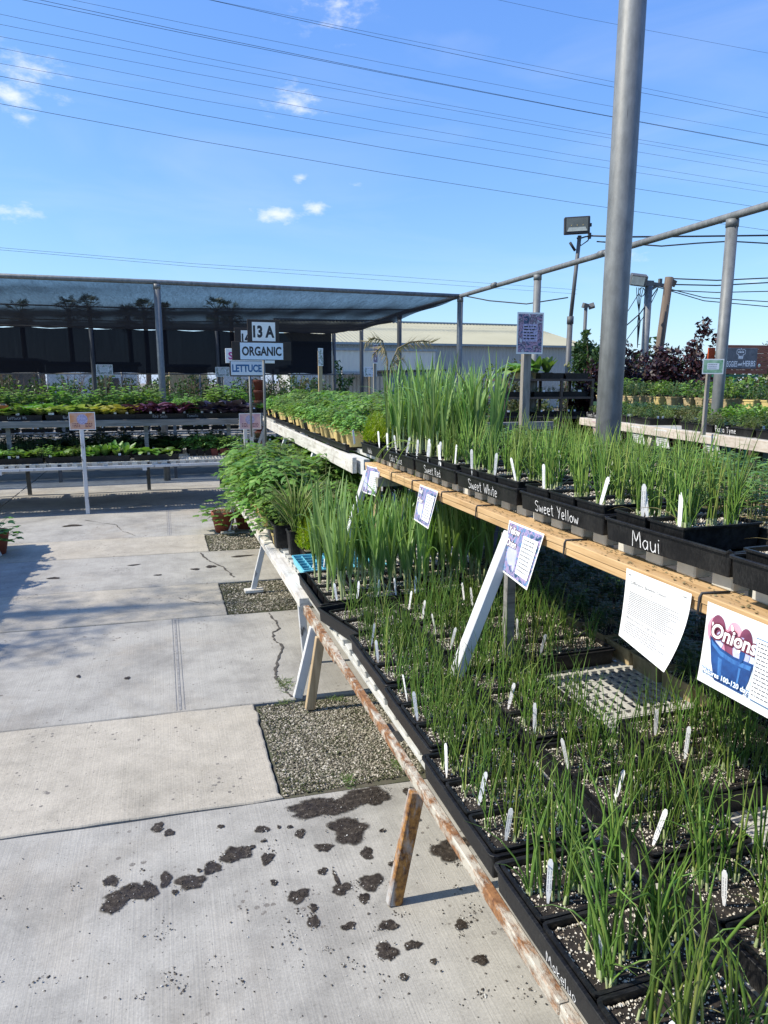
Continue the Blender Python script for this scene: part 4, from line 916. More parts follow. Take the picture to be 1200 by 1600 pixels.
def dill(seed):
    PR.seed(seed); b = MB()
    for s_ in range(16):
        x, y = PR.gauss(0, .022), PR.gauss(0, .022); h = PR.uniform(.10, .17)
        for k in range(34):
            t = .1 + .9 * k / 34; az = PR.uniform(0, 6.28); L = .022 * (1.15 - t); z = h * t
            b.add([(x, y, z), (x + math.cos(az) * L, y + math.sin(az) * L, z + L * .8), (x + math.cos(az + .25) * L * .9, y + math.sin(az + .25) * L * .9, z + L * .9 + .002)], [(0, 1, 2)])
    return b.mesh('dill_sprays', 'dill_leaf')
DILL = [dill(i) for i in range(3)]
for i in range(4):
    for r_ in range(2):
        onion_pack(.86 + .13 * i, 4.30 + .13 * r_, Z0, .125, .125, DILL, 'pack of feathery yellow green dill, %s from the aisle, %s row' % (nth(i), ['front', 'back'][r_]), 'dill packs', 3, 'dill_pack', 'dill', fill='dill_sprays', div=1, smin=1.3, smax=1.6)
def pot_mesh(r0, r1, h, mat, sq=False, rim=.012):
    b = MB()
    if sq: b.loft([rloop(r + d, r + d, .012, z, 2) for r, d, z in ((r0, 0, 0), (r1, -.002, h - rim), (r1, .003, h - rim), (r1, .003, h), (r1, -.004, h), (r1, -.007, h * .8))], 0)
    else: b.lathe([(r0, 0), (r1 - .004, h - rim), (r1, h - rim + .001), (r1, h), (r1 - .008, h), (r1 - .01, h - .02)], 20)
    return b.mesh('pot', mat)
POT = {'yellow': pot_mesh(.048, .062, .088, 'yellow_pot', True), 'black': pot_mesh(.042, .054, .09, 'black_plastic', True), 'tall': pot_mesh(.05, .062, .16, 'black_plastic', True), 'terra': pot_mesh(.085, .125, .22, 'terracotta', False, .045), 'red': pot_mesh(.04, .05, .09, 'red_pot', True), 'white': pot_mesh(.05, .062, .12, 'white_pot'), 'tan': pot_mesh(.042, .055, .085, 'tan_pulp', True)}
SOILP = soil_mesh(.096, .096, 5, 24); SOILR = soil_mesh(.15, .15, 6, 20)
PHT = {'yellow': .085, 'black': .09, 'tall': .16, 'terra': .22, 'red': .09, 'white': .12, 'tan': .085}
def potted(kind, mesh, loc, label, group, name='potted_plant', cat='potted plant', pname='foliage', s=1.0, sx=None):
    t = thing(name, label, cat, loc, U(-.15, .15), group); ob('pot', POT[kind], t)
    h = PHT[kind]; ob('potting_soil', SOILR if kind == 'terra' else SOILP, t, (0, 0, h - .018))
    ob(pname, mesh, t, (0, 0, h - .018), (U(-.08, .08), U(-.08, .08), U(0, 6.28)), s); return t
PR.seed(12); b = MB()
for k in range(90): blade(b, (PR.gauss(0, .012), PR.gauss(0, .012), 0), PR.uniform(0, 6.28), PR.uniform(.05, .7), PR.uniform(.28, .50), .0048, PR.uniform(.1, .8), 6, 3, PR.choice([0, 0, 1]))
GRASSP = b.mesh('arching_leaves', ['onion_leaf_light', 'pale_leaf'])
potted('tall', GRASSP, (.80, 4.50, Z0), 'grassy plant with long arching striped leaves at the bench edge', None, 'grass_plant', 'potted plant', 'arching_leaves', 1.0)
for i in range(3): potted('tall', SEED['dark_leaf'][i % 3], (.74, 4.72 + .125 * i, Z0), 'tall black pot beside the dill, %s from the near end' % nth(i), 'tall black pots by the dill', s=1.1)

# ================================================================== FAR WHITE TWO-TIER BENCH WITH TOMATOES
fb = thing('plant_bench', 'white-painted two-tier bench crowded with tomato plants in yellow pots', 'plant bench', (.68, 6.5, 0)); FO = Vector((.68, 6.5, 0))
def fpart(name, b, mat): o = ob(name, b.mesh(name, mat), fb); o.location = -FO; return o
b = MB(); b.box((.69, 5.62, LZ - .012), (.085, 4.0, .05), ch=.003); fpart('lower_rail', b, 'weathered_white')
b = MB(); b.beam((1.16, 4.38, UZ - .045), (1.30, 9.85, UZ - .045), .03, .105, ch=.003); fpart('upper_rail', b, 'weathered_white')
b = MB(); b.beam((1.22, 4.30, UZ - .05), (1.22, 4.9, UZ - .05), .04, .10); fpart('rail_block', b, 'white_paint')
for y, x0, m in ((5.2, .581, 'chipped_paint'), (7.432, .60, 'white_paint'), (3.72, .70, 'chipped_paint')):
    b = MB(); b.beam((x0, y, 0), (.675, y, LZ - .035), .025, .04, up=(1, 0, 0), ch=.003); fpart('leg', b, m)
for y, x0 in ((5.9, 1.03), (7.6, 1.06), (9.55, 1.08), (9.7, 1.26)):
    b = MB(); b.beam((x0, y, .42), (1.22 + (y - 5.9) * .025, y, UZ - .08), .05, .03, up=(1, 0, .3)); fpart('upper_leg', b, 'white_paint')
for y in (5.2, 7.4):
    b = MB(); b.box((.59, y, .012), (.14, .07, .024), ch=.004); fpart('foot_block', b, 'weathered_white')
for a, c in ((3.63, 4.9), (4.9, 6.2), (6.2, 7.5)):
    panel(.70, 1.25, a, c, LZ, 'white lattice panel of the far bench, lower shelf, near %.1f metre mark' % a if False else 'white lattice panel under the lower tomato pots, %s from near' % nth([3.63, 4.9, 6.2].index(a)), 'lattice panels of the far bench', True)
    panel(1.255, 1.85, a, c, LZ, 'white lattice panel at the back under the lower tomato pots, %s from near' % nth([3.63, 4.9, 6.2].index(a)), 'lattice panels of the far bench', False)
for i, (a, c) in enumerate(((4.2, 5.6), (5.6, 7.0), (7.0, 8.4), (8.4, 9.8))):
    b = MB(); b.beam((1.86, a, UZ + .02), (1.90, c - .01, UZ + .02), 1.22, .03); fpart('shelf_board', b, 'white_plastic')
    b = MB(); b.box((2.3, (a + c) / 2, .52), (.06, .06, 1.04)); fpart('leg', b, 'old_wood')
i = 0
for y in np.arange(4.95, 7.5, .165):
    for row in range(4):
        yy_ = y + U(-.03, .03); x = .80 + row * .2 + U(-.02, .02) - .03
        if row == 0 and (i in (1,)): m = SEED['grey_leaf'][0]; s_ = 1.3
        else: m = RND.choice(TOM_BIG); s_ = U(1.02, 1.4) * (.8 if y < 5.2 else 1)
        potted('yellow' if row == 0 or RND.random() < .5 else 'black', m, (x, yy_, Z0), 'potted tomato, %s from near end, %s row of the far lower shelf' % (nth(i), nth(row)), 'tomato plants on the far lower shelf', 'tomato_plant', 'tomato plant', s=s_)
    i += 1
potted('yellow', ROS['pale_leaf'][1], (.74, 4.80, Z0), 'grey green leafy plant in small yellow pot at the white bench edge', None, 'potted_plant', 'potted plant', s=1.5)
# leggy yellowing plant by the upper rail
potted('black', tomato(460, .42, .12, 20, .045, 'olive_leaf'), (1.06, 4.75, Z0 + .0), 'leggy yellowing plant rising below the white rail end', None, 'tomato_plant', 'tomato plant', s=1.15)
i = 0
for y in np.arange(4.72, 9.8, .17):
    for row in range(5):
        x = 1.27 + (y - 4.4) * .026 + row * .21 + U(-.02, .02)
        if row == 0 and i % 5 == 1: m = SEED['lettuce_leaf'][i % 3]
        else: m = RND.choice(TOM)
        kind = 'yellow' if row == 0 and i % 4 != 3 else RND.choice(['black', 'yellow', 'black'])
        potted(kind, m, (x, y + U(-.02, .02), UZ + TB), 'potted tomato, %s from near end, %s row of the far upper shelf' % (nth(i), nth(row)), 'tomato plants on the far upper shelf', 'tomato_plant', 'tomato plant', s=U(.55, .85) if row == 0 else U(.85, 1.15))
    i += 1
for k in range(9):
    y = 4.76 + k * .56; tray(1.30 + (y - 4.4) * .026, y + .2, UZ + .020, .27, .54, 'black tray under yellow pots along the white rail, %s from near' % nth(k), 'trays along the white rail', h=.042)

# ================================================================== UPPER SHELF OF THE NEAR BENCH
Z1 = UZ + TB
UP = 'trays along the upper rail'
ut = [(.955, .53, 'Top', 'near-end tray', .056), (1.475, .455, 'Maui', 'Maui tray', .044), (1.965, .50, 'Sweet Yellow', 'Sweet Yellow tray', .036), (2.515, .545, 'Sweet White', 'Sweet White tray', .038), (3.06, .52, 'Sweet Red', 'Sweet Red tray', .036), (3.60, .52, 'Cala Spuds', 'long dark tray', .036), (4.10, .44, 'Walla', 'far-end tray', .03)]
for i, (y, l, tx, nm, ts) in enumerate(ut):
    x = 1.322 + (.0 if i else -.02)
    tray(x, y, Z1 + (.003 if i == 0 else 0), .283, l, 'black tray chalked %s along the upper rail' % ('with onion name at the near end' if i == 0 else tx.split(' ')[0] + (' ' + tx.split(' ')[1] if ' ' in tx else '')), UP, {'Top': 'To', 'Cala Spuds': 'Cala Spike'}.get(tx, tx), rz=U(-.012, .012) + (.05 if i == 1 else 0), tsize=ts, wavy=.0035 if i == 1 else 0, toff={0: -.04, 1: .1}.get(i), twd=.0027 if i < 2 else .0025)
    if i == 0: fill_tray(x + .01, y, .27, l, Z1 + .012, 3, CL_UP, '', nm, 6, grp='onion packs on the upper shelf', tags=False)
    elif i == 1:
        fill_tray(x + .002, y, .27, l, Z1 + .014, 3, CL_UP, '', nm, 6, skip=(0,), grp='onion packs on the upper shelf')
    elif i < 5: fill_tray(x, y, .275, l, Z1 + .016, 3, CL_UP, '', nm, 5, grp='onion packs on the upper shelf', tagp=.95, tagx=-.42)
b = MB()
for i in range(3): plant_tag((1.27 + .06 * i, 1.18 - .07 * i, Z1 + .07), U(-.4, .2), 'white plant tag in the near-end upper tray, %s from the rail' % nth(i), 'white plant tags', scale=1.1)
for i in range(2): plant_tag((1.23 + .13 * i, 1.60, Z1 + .07), .2, 'white plant tag at the edge of the Maui pack, %s from the rail' % nth(i), 'white plant tags', scale=1.05)
for i, y in enumerate((.90, 1.46, 2.04, 2.6)):
    nm = '%s second-row tray of the upper shelf' % nth(i)
    if i < 2:
        for k in range(3): onion_pack(1.60, y - .18 + .18 * k, Z1, .258, .17, SEED['wisp'], 'tan pulp pack of wispy seedlings, %s from near, behind the Maui tray' % nth(3 * i + k), 'pulp packs on the upper shelf', 8, 'seedling_pack', 'seedlings', 'tan_pulp', fill='seedling', smin=.6, smax=.9)
    else:
        tray(1.615, y, Z1, .283, .54, 'black tray of onion packs, %s' % nm, UP); fill_tray(1.615, y, .275, .54, Z1 + .008, 3, CL_UP, '', nm, 5, grp='onion packs on the upper shelf', tagp=.8, tagx=-.3)
    nm = '%s third-row tray of the upper shelf' % nth(i)
    if i >= 3:
        tray(1.905, y, Z1, .283, .54, 'black tray of onion packs, %s' % nm, UP); fill_tray(1.905, y, .275, .54, Z1 + .008, 3, CL_UP, '', nm, 5, grp='onion packs on the upper shelf', tagp=.4, smin=.6, smax=.8)
    for k in range(3):
        if i < 3: onion_pack(1.89, y - .18 + .18 * k, Z1, .258, .17, SEED['wisp'], 'tan pulp pack of pepper seedlings, %s from near, on the upper shelf' % nth(3 * i + k), 'pulp packs on the upper shelf', 7, 'seedling_pack', 'seedlings', 'tan_pulp', fill='seedling', smin=.55, smax=.8)
        onion_pack(2.18, y - .18 + .18 * k, Z1, .258, .17, SEED['tomato_leaf'], 'tan pulp pack of pepper seedlings at shelf back, %s from near' % nth(3 * i + k), 'pulp packs on the upper shelf', 6, 'seedling_pack', 'seedlings', 'tan_pulp', fill='seedling', smin=.5, smax=.75)
# tall leeks and the rows behind them
for row, x in enumerate((1.26, 1.37, 1.48)):
    for i in range(6 if row else 5):
        y = 3.06 + i * .155 + (.16 if row == 0 else 0)
        onion_pack(x, y, Z1 + .008, .125, .14, LEEKS, 'pack of tall leeks on the upper shelf, %s from near, %s row' % (nth(i), nth(row)), 'leek packs on the upper shelf', 4, 'leek_pack', 'leeks', fill='leek', smin=.85, smax=1.12, div=1)
for i in range(7): plant_tag((1.2, 3.0 + .16 * i, Z1 + .062), U(-.3, .3), 'white plant tag at the foot of the upper leeks, %s from near' % nth(i), 'white plant tags')
for i in range(8):
    for r_ in range(2):
        onion_pack(1.74 + .26 * r_, 2.95 + .17 * i, Z1, .25, .16, CL_UP if i < 3 else SEED['tomato_leaf'], 'pack of green seedlings behind the leeks, %s from near, %s row' % (nth(i), ['front', 'back'][r_]), 'packs behind the upper leeks', 6, 'seedling_pack', 'seedlings', fill='seedling', smin=.6, smax=.8)
for i in range(4): onion_pack(1.26 + .13 * (i % 2), 4.12 + .14 * (i // 2), Z1 + .008, .125, .135, SEED['herb_leaf'] if i % 2 else DILL, 'pack of fine feathery herbs by the blank card, %s from near' % nth(i), 'herb packs by the blank card', 4, 'herb_pack', 'herbs', fill='seedling', div=1, smin=1.0, smax=1.4)
b = MB(); b.box((0, 0, .045), (.002, .105, .088)); o = ob('blank_card', b.mesh('blank_card', 'paper'), None, (1.168, 4.40, Z1 + .045), (0, -.12, -.35)); tag(o, 'blank dirty white card standing at the upper shelf edge', 'card')
# drooping leek leaves over the rail
PR.seed(5); b = MB()
for k in range(4):
    p = Vector((1.24, 3.55 - .05 * k, Z1 + .12)); d = Vector((-.5, .5 - .3 * k, .5)).normalized(); pts = [p.copy()]; ws = [.006]
    for i in range(8):
        t = (i + 1) / 8; d = (d - Vector((0, 0, .34)) + Vector((-.05, .0, 0))).normalized(); p = p + d * .036; pts.append(p.copy()); ws.append(.009 * (1 - t ** 2) + .0006)
    b.strip(pts, ws, (.5, .8, 0), 0, -.3)
ob('leek', b.mesh('drooping_leaves', ['leek_leaf']), None); bpy.data.objects[-1] if False else None
for o in COL.objects:
    if o.name.startswith('leek') and o.parent is None and o.data and o.data.name.startswith('drooping'): o.name = 'drooping_leek_leaves'; tag(o, 'pale leek leaves drooping over the fresh wooden rail', 'leek leaves')

# ================================================================== PAPERS ON THE UPPER RAIL
XF = 1.158
def onto_rail(sheet, y, z, name, label, curl=None, roll=0.0, swing=.0, cat='paper sign'):
    t = thing(name, label, cat); up = (-swing, 0, 1)
    m = frame((XF, y, z), (0, -math.cos(roll), -math.sin(roll)), up); sheet.place(t, m, curl)
s = Sheet(.246, .186); 
s.T('Difference Between Onions:', .022, -.036, .0125, 'ink_grey', shear=.15); s.T('Days', .105, -.047, .006, 'ink_grey')
s.L('print', 'ink_grey', lambda b, z: dashes(b, .022, .225, -.118, -.056, 14, z, .0017)); s.T('Planting Onions for Larger Bulbs', .022, -.128, .0105, 'ink_grey', shear=.15)
s.L('print', 'ink_grey', lambda b, z: dashes(b, .022, .215, -.165, -.134, 6, z, .0017)); s.L('staple', 'ink', lambda b, z: (b.add([(.012, -.012, z), (.024, -.0112, z), (.024, -.0127, z), (.012, -.0135, z)], [(0, 1, 2, 3)]), b.add([(.222, -.012, z), (.234, -.0112, z), (.234, -.0127, z), (.222, -.0135, z)], [(0, 1, 2, 3)])))
onto_rail(s, 1.557, 1.064, 'paper_sign', 'white printed sheet on onion differences stapled below the Maui tray', lambda u, v: .050 * v * v * u + .012 * v * v, 0.0)
def onions_poster():
    s = Sheet(.25, .186); s.L('picture', 'print_sky', lambda b, z: grid_rect(b, .007, -.18, .243, -.006, z))
    s.L('onion_print', 'onion_pink', lambda b, z: (ellipse(b, .088, -.047, .021, .025, z), ellipse(b, .030, -.058, .022, .030, z), ellipse(b, .062, -.070, .02, .026, z)))
    s.L('onion_print', 'onion_dark', lambda b, z: (ellipse(b, .040, -.052, .022, .032, z), ellipse(b, .082, -.072, .02, .03, z), ellipse(b, .120, -.055, .018, .03, z)))
    s.L('onion_print', 'onion_lilac', lambda b, z: (ellipse(b, .112, -.079, .024, .032, z), ellipse(b, .049, -.075, .012, .02, z)))
    def bowl(b, z): b.add([(.020, -.072, z), (.055, -.090, z), (.095, -.096, z), (.148, -.093, z), (.142, -.130, z), (.132, -.166, z), (.050, -.166, z), (.034, -.130, z)], [tuple(range(8))[::-1]])
    s.L('bowl_print', 'bowl_blue', bowl)
    s.L('bowl_shine', 'photo_bowl', lambda b, z: (b.add([(.026, -.080, z), (.056, -.096, z), (.094, -.102, z), (.144, -.099, z), (.142, -.109, z), (.094, -.112, z), (.058, -.107, z), (.030, -.092, z)], [tuple(range(8))[::-1]]), b.add([(.052, -.112, z), (.064, -.114, z), (.070, -.160, z), (.060, -.160, z)], [(0, 1, 2, 3)][::1]), b.add([(.112, -.114, z), (.118, -.114, z), (.116, -.158, z), (.112, -.158, z)], [(0, 1, 2, 3)])))
    s.L('onion_shine', 'print_white', lambda b, z: (ellipse(b, .083, -.038, .004, .010, z, rot=.4), ellipse(b, .027, -.050, .003, .011, z, rot=.2), ellipse(b, .104, -.070, .005, .014, z, rot=.3), ellipse(b, .058, -.062, .003, .008, z)))
    s.L('onion_print', 'bowl_blue', lambda b, z: ellipse(b, .117, -.083, .006, .020, z, rot=-.1))
    s.T('Onions', .022, -.072, .046, 'ink_maroon', bold=.0042, shear=.2, sx=.95); s.T('Onions', .022, -.072, .046, 'print_white', bold=.0012, shear=.2, sx=.95)
    s.T('Matures 100-120 days', .014, -.158, .0158, 'ink_blue', bold=.0016); s.T('Matures 100-120 days', .014, -.158, .0158, 'print_white', bold=.0003)
    s.L('text_frame', 'ink_blue', lambda b, z: grid_rect(b, .152, -.164, .239, -.032, z)); s.L('text_box', 'print_white', lambda b, z: grid_rect(b, .1535, -.1625, .2375, -.0335, z)); s.L('print', 'ink_grey', lambda b, z: dashes(b, .158, .234, -.158, -.038, 14, z, .0026))
    return s
onto_rail(onions_poster(), 1.259, 1.062, 'paper_sign', 'Onions poster with a blue bowl of onions and maturing days', lambda u, v: .012 * v * v)
def onion_card(lines, w, h):
    s = Sheet(w, h); s.L('picture', 'photo_onion', lambda b, z: grid_rect(b, .006, -h + .006, w - .006, -.006, z)); s.L('onion_print', 'onion_lilac', lambda b, z: (ellipse(b, w * .27, -h * .60, w * .17, h * .20, z), ellipse(b, w * .38, -h * .66, w * .06, h * .22, z, rot=.2)))
    y = -h * .22
    for t_ in lines: s.T(t_, w * .05, y, h * .19, 'ink_maroon', bold=.0024, shear=.15, sx=.85); s.T(t_, w * .05, y, h * .19, 'print_white', bold=.0008, shear=.15, sx=.85); y -= h * .24
    s.L('text_box', 'print_white', lambda b, z: grid_rect(b, w * .52, -h * .86, w * .94, -h * .16, z)); s.L('print', 'ink_grey', lambda b, z: dashes(b, w * .55, w * .91, -h * .82, -h * .2, 9, z, h * .022)); return s
onto_rail(onion_card(['Yellow', 'Onion'], .245, .182), 2.232, 1.068, 'paper_sign', 'Yellow Onion picture card hanging below the Sweet Yellow tray', lambda u, v: .03 * u * v + .03 * v, swing=.02)
onto_rail(onion_card(['Red', 'Onion'], .235, .168), 3.155, 1.070, 'paper_sign', 'picture card with pale onions hanging below the Sweet Red tray', lambda u, v: .03 * v + .015 * u * v)
onto_rail(onion_card(['Leek'], .235, .158), 4.075, 1.066, 'paper_sign', 'picture card at the far end of the fresh wooden rail', lambda u, v: .03 * v + .012 * math.sin(u * 5))

# ================================================================== POLE, FRAME AND SHADE CLOTH
t = thing('steel_pole', 'thick galvanised steel pole rising past the upper shelf out of view', 'pole', (2.475, 3.58, 0))
b = MB(); b.tube([(0, 0, 0), (0, 0, 2), (0.01, 0, 6.2)], [.071, .071, .070], 28, 0, True); ob('pole_shaft', b.mesh('pole_shaft', 'galvanised'), t)
b = MB()
for k in range(10):
    z = 4.25 - .028 * k; pts = []
    for q in range(9):
        a = 2 * math.pi * q / 8; u_, v_ = .010 * math.cos(a), .018 * math.sin(a)
        pts.append((.080 + (u_ if k % 2 else 0), (0 if k % 2 else u_), z + v_))
    b.tube(pts, .003, 5, 0, False)
ob('chain', b.mesh('chain', 'dark_steel'), t)
H = 3.05
sh = thing('shade_house', 'galvanised pipe frame carrying black shade cloth over the far benches', 'shade structure', (5.15, 12.0, 0)); SO = Vector((5.15, 12.0, 0))
def spart(name, b, mat): o = ob(name, b.mesh(name, mat), sh); o.location = -SO; return o
for x, y in ((5.1, 5.64), (5.11, 9.24), (5.17, 12.1), (5.2, 15.6), (5.2, 18.8), (5.2, 22.0), (.03, 11.8), (-5.1, 11.8), (-1.76, 21.8), (1.66, 21.9), (-5.2, 21.8)):
    b = MB(); b.tube([(x, y, 0), (x, y, H - .03)], .052 if y < 20 else .06, 14); b.tube([(x, y, H - .10), (x, y, H - .03)], .057, 14); spart('post', b, 'galvanised' if y < 13 else 'dark_steel')
b = MB(); b.tube([(5.07, -2, H), (5.1, 5.6, H), (5.17, 12.1, H), (5.2, 22, H)], .036, 12); spart('side_pipe', b, 'galvanised')
for y in (3.4, 7.7, 10.6):
    b = MB(); b.tube([(5.1, y - .05, H), (5.1, y + .05, H)], .042, 12); spart('pipe_coupling', b, 'galvanised')
b = MB(); b.tube([(-6.5, 11.76, H), (0, 11.8, H), (5.17, 12.1, H)], .036, 12); spart('front_pipe', b, 'galvanised')
b = MB(); b.tube([(-6.5, 21.7, H), (5.2, 22, H)], .03, 10); spart('back_pipe', b, 'dark_steel')
# roof cloth, sagging between wires
nx, ny = 56, 30; vs = []
RS = random.Random(6)
for k in range(ny + 1):
    for i in range(nx + 1):
        x = -6.5 + 11.66 * i / nx; v = k / ny; y = 11.8 + (x + .0) * .05 * (1 if x > 0 else .1) + v * (22 - 11.9)
        z = H - .012 - .20 * math.sin(math.pi * min(1, v * 1.02)) ** .8 * (1 if x < 4.9 else .6) + .012 * math.sin(x * 9.0 + v * 4) * (1 if 0 < k < ny else 0) + .02 * math.sin(v * 21 + x * .6) * (1 if 0 < k < ny else 0)
        vs.append((x, y, z))
b = MB(); b.add(vs, [(k * (nx + 1) + i, k * (nx + 1) + i + 1, (k + 1) * (nx + 1) + i + 1, (k + 1) * (nx + 1) + i) for k in range(ny) for i in range(nx)], 0, True); spart('shade_cloth', b, 'shade_cloth')
for v, dz in ((.24, .15), (.5, .19), (.78, .13)):
    y = 11.8 + v * 10.1; b = MB(); b.tube([(-6.5, y, H - dz - .01), (0, y + .05, H - dz - .01), (5.16, y + .2, H - .02)], .014, 6); spart('support_wire', b, 'wire_black')
nx, nz = 40, 10; vs = []
for k in range(nz + 1):
    for i in range(nx + 1):
        x = -6.6 + 11.7 * i / nx; vs.append((x, 21.9 + .05 * math.sin(x * 3.1) * (k / nz), 3.015 - 1.21 * k / nz + (.02 * math.sin(x * 5) if k in (0, nz) else 0)))
b = MB(); b.add(vs, [(k * (nx + 1) + i, k * (nx + 1) + i + 1, (k + 1) * (nx + 1) + i + 1, (k + 1) * (nx + 1) + i) for k in range(nz) for i in range(nx)], 0, True); spart('back_curtain', b, 'curtain_cloth')
b = MB(); b.tube([(-6.6, 21.9, 1.78), (5.2, 21.9, 1.78)], .02, 6); spart('curtain_pipe', b, 'dark_steel')
b = MB(); b.tube([(4.124, 9.3, 2.9), (4.3, 9.3, 2.75), (4.463, 9.3, 2.66), (4.858, 9.3, 2.60), (5.260, 9.3, 2.639), (5.648, 9.3, 2.722)], .009, 5)

# ================================================================== FAR BENCHES UNDER THE SHADE
def far_bench(Y, x0, x1, label, upper=True, zl=.57, zu=1.085, dY=.5, depth=1.55):
    t = thing('plant_bench', label, 'plant bench', ((x0 + x1) / 2, Y, 0)); O = Vector(((x0 + x1) / 2, Y, 0))
    def pp(name, b, mat): o = ob(name, b.mesh(name, mat), t); o.location = -O; return o
    b = MB(); b.box(((x0 + x1) / 2, Y + .04, zl - .02), (x1 - x0, .07, .035), ch=.003); pp('lower_rail', b, 'chipped_paint' if Y < 10 else 'grey_board')
    for yb in (Y + depth,):
        b = MB(); b.box(((x0 + x1) / 2, yb, zl - .02), (x1 - x0, .07, .035)); pp('lower_rail', b, 'chipped_paint')
    b = MB(); b.box(((x0 + x1) / 2, Y + dY, zu - .04), (x1 - x0, .05, .08), ch=.003); pp('upper_rail', b, 'grey_board')
    b = MB(); b.box(((x0 + x1) / 2, Y + dY + .5, zu - .012), (x1 - x0, .95, .024)); pp('upper_shelf', b, 'dark_clutter')
    n = max(2, int((x1 - x0) / 1.6))
    for i in range(n + 1):
        x = x0 + .15 + (x1 - x0 - .3) * i / n + (.55 if Y < 10 and i < n else 0)
        for yy_, mt, lean in ((Y + .02, 'white_paint', -.06), (Y + depth, 'dark_steel', .05)):
            if Y < 10 and lean < 0 and 0 < i < n: continue
            b = MB(); b.beam((x, yy_ + lean, 0), (x, yy_, zl - .04), .05, .035, up=(0, 1, 0)); pp('leg', b, mt if Y < 10 else 'dark_steel')
        b = MB(); b.beam((x + .03, Y + dY + .06, zl), (x + .03, Y + dY + .06, zu - .08), .05, .03, up=(0, 1, 0)); pp('upper_leg', b, 'grey_board')
        b = MB(); b.box((x, Y + depth / 2, zl - .055), (.05, depth, .035)); pp('cross_bar', b, 'chipped_paint')
    return t
far_bench(9.03, -4.1, .95, 'front two-tier bench under the shade cloth with orange posters', depth=1.75)
far_bench(12.1, -5.2, 3.8, 'middle bench row under the shade cloth', depth=1.55, zl=.50, zu=1.02)
far_bench(15.6, -5.2, 4.6, 'rear bench row under the shade cloth', depth=1.5, zl=.55, zu=1.05)
nl = 9; x0 = -4.1
pmf = panel_mesh(.555, 1.6)
for i in range(nl):
    t = thing('bench_panel', 'white lattice panel, %s from the left of the front shaded bench' % nth(i), 'bench panel', (-4.1 + .28 + i * .561, 9.85, .57), 0, 'lattice panels of the front shaded bench'); ob('panel_grid', pmf, t, (0, 0, .04))
    for k in range(5): ob('edge_block', EDGE, t, (-.22 + .11 * k, -.77, .018), (0, 0, math.pi / 2))
def far_tray(x, y, z, kinds, label, group, n=6, w=.54, d=.28, mat='black_plastic', text=None, s=1.0, rows=2, name='plant_tray', h=.07, cat='tray of plants', fill='plant'):
    t = thing(name, label, cat, (x, y, z), U(-.02, .02), group)
    k = (round(w, 3), round(d, 3), mat, h, 0)
    if k not in TRAYS: TRAYS[k] = tray_mesh(w, d, h, mat)
    ob('tray_shell', TRAYS[k], t)
    b2 = SOILK.get((w, d))
    if b2 is None: b2 = SOILK[(w, d)] = soil_mesh(w - .03, d - .03, 9, 20)
    ob('potting_soil', b2, t, (0, 0, h - .012))
    for r_ in range(rows):
        for i in range(n):
            ob(fill, RND.choice(kinds), t, (-w / 2 + w * (i + .5 + U(-.2, .2)) / n, -d / 2 + d * (r_ + .5 + U(-.2, .2)) / rows, h - .014), (U(-.1, .1), U(-.1, .1), U(0, 6.28)), s * U(.8, 1.2))
    for q in range(2 if Y_TAG else 0): ob('tag_card', TAGC, t, (-w / 2 + w * U(.08, .92), -d / 2 + .02, h + .008), (U(-.2, .2), 0, U(-.4, .4)))
    if text:
        me, L = strokes_mesh(text, .036, 'chalk_far', .004, .03, 0, 5); o = ob('chalk_writing', me, t); setm(o, frame((-min(L, w) / 2, -d / 2 + .003, .02), (1, 0, 0), (0, -.1, 1)))
    return t
Y_TAG = True; b = MB(); b.box((0, 0, 0), (.03, .0015, .035)); TAGC = b.mesh('tag_card', 'tag_white')
SOILK = {}
ZU = 1.085; ZLW = .61
front = [(-3.35, 'lettuce_leaf', 'left edge'), (-2.78, 'pale_leaf', 'pale'), (-2.22, 'lettuce_leaf', 'green'), (-1.66, 'mix', 'red and green lettuce'), (-1.10, 'pale_leaf', 'cream green'), (-.58, 'yellow_leaf', 'yellow leaved chard'), (-.02, 'purple_leaf', 'frilly purple'), (.78, 'slate_leaf', 'broad slate purple')]
desc = {'left edge': 'green seedlings at the far left of the shaded upper shelf', 'pale': 'pale green leaves second from the left of the shaded shelf', 'green': 'light green lettuce left of the red lettuce', 'red and green lettuce': 'red and green lettuce on the shaded upper shelf', 'cream green': 'cream green leaves right of the red lettuce', 'yellow leaved chard': 'yellow leaves beside the frilly purple plants', 'frilly purple': 'frilly dark purple leaves on the shaded upper shelf', 'broad slate purple': 'broad slate purple leaves by the orange poster'}
for x, k, nm in front:
    kinds = ROS['red_leaf'] + ROS['lettuce_leaf'] + ROS['pale_leaf'] if k == 'mix' else ROS[k]
    far_tray(x, 9.70, ZU, kinds, 'black tray of ' + desc[nm], 'trays along the shaded upper shelf', 5, w=.54 if k != 'purple_leaf' else .62, text={'mix': 'Lettuce Mix', 'green': 'Romaine'}.get(k) or ('Butter' if nm in ('cream green', 'green') else 'Red Sails' if nm == 'frilly purple' else None), s=1.65)
far_tray(.38, 9.74, ZU, SEED['tomato_leaf'], 'black tray of upright tomato seedlings between the purple plants', 'trays along the shaded upper shelf', 4, w=.34, text='Tomato', s=1.15)
for i, x in enumerate((.18, .29, .41)): potted('red', RND.choice(TOM), (x, 9.95, ZU), 'tomato in red pot behind the purple leaves, %s from left' % nth(i), 'tomatoes in red pots', 'tomato_plant', 'tomato plant', s=.9)
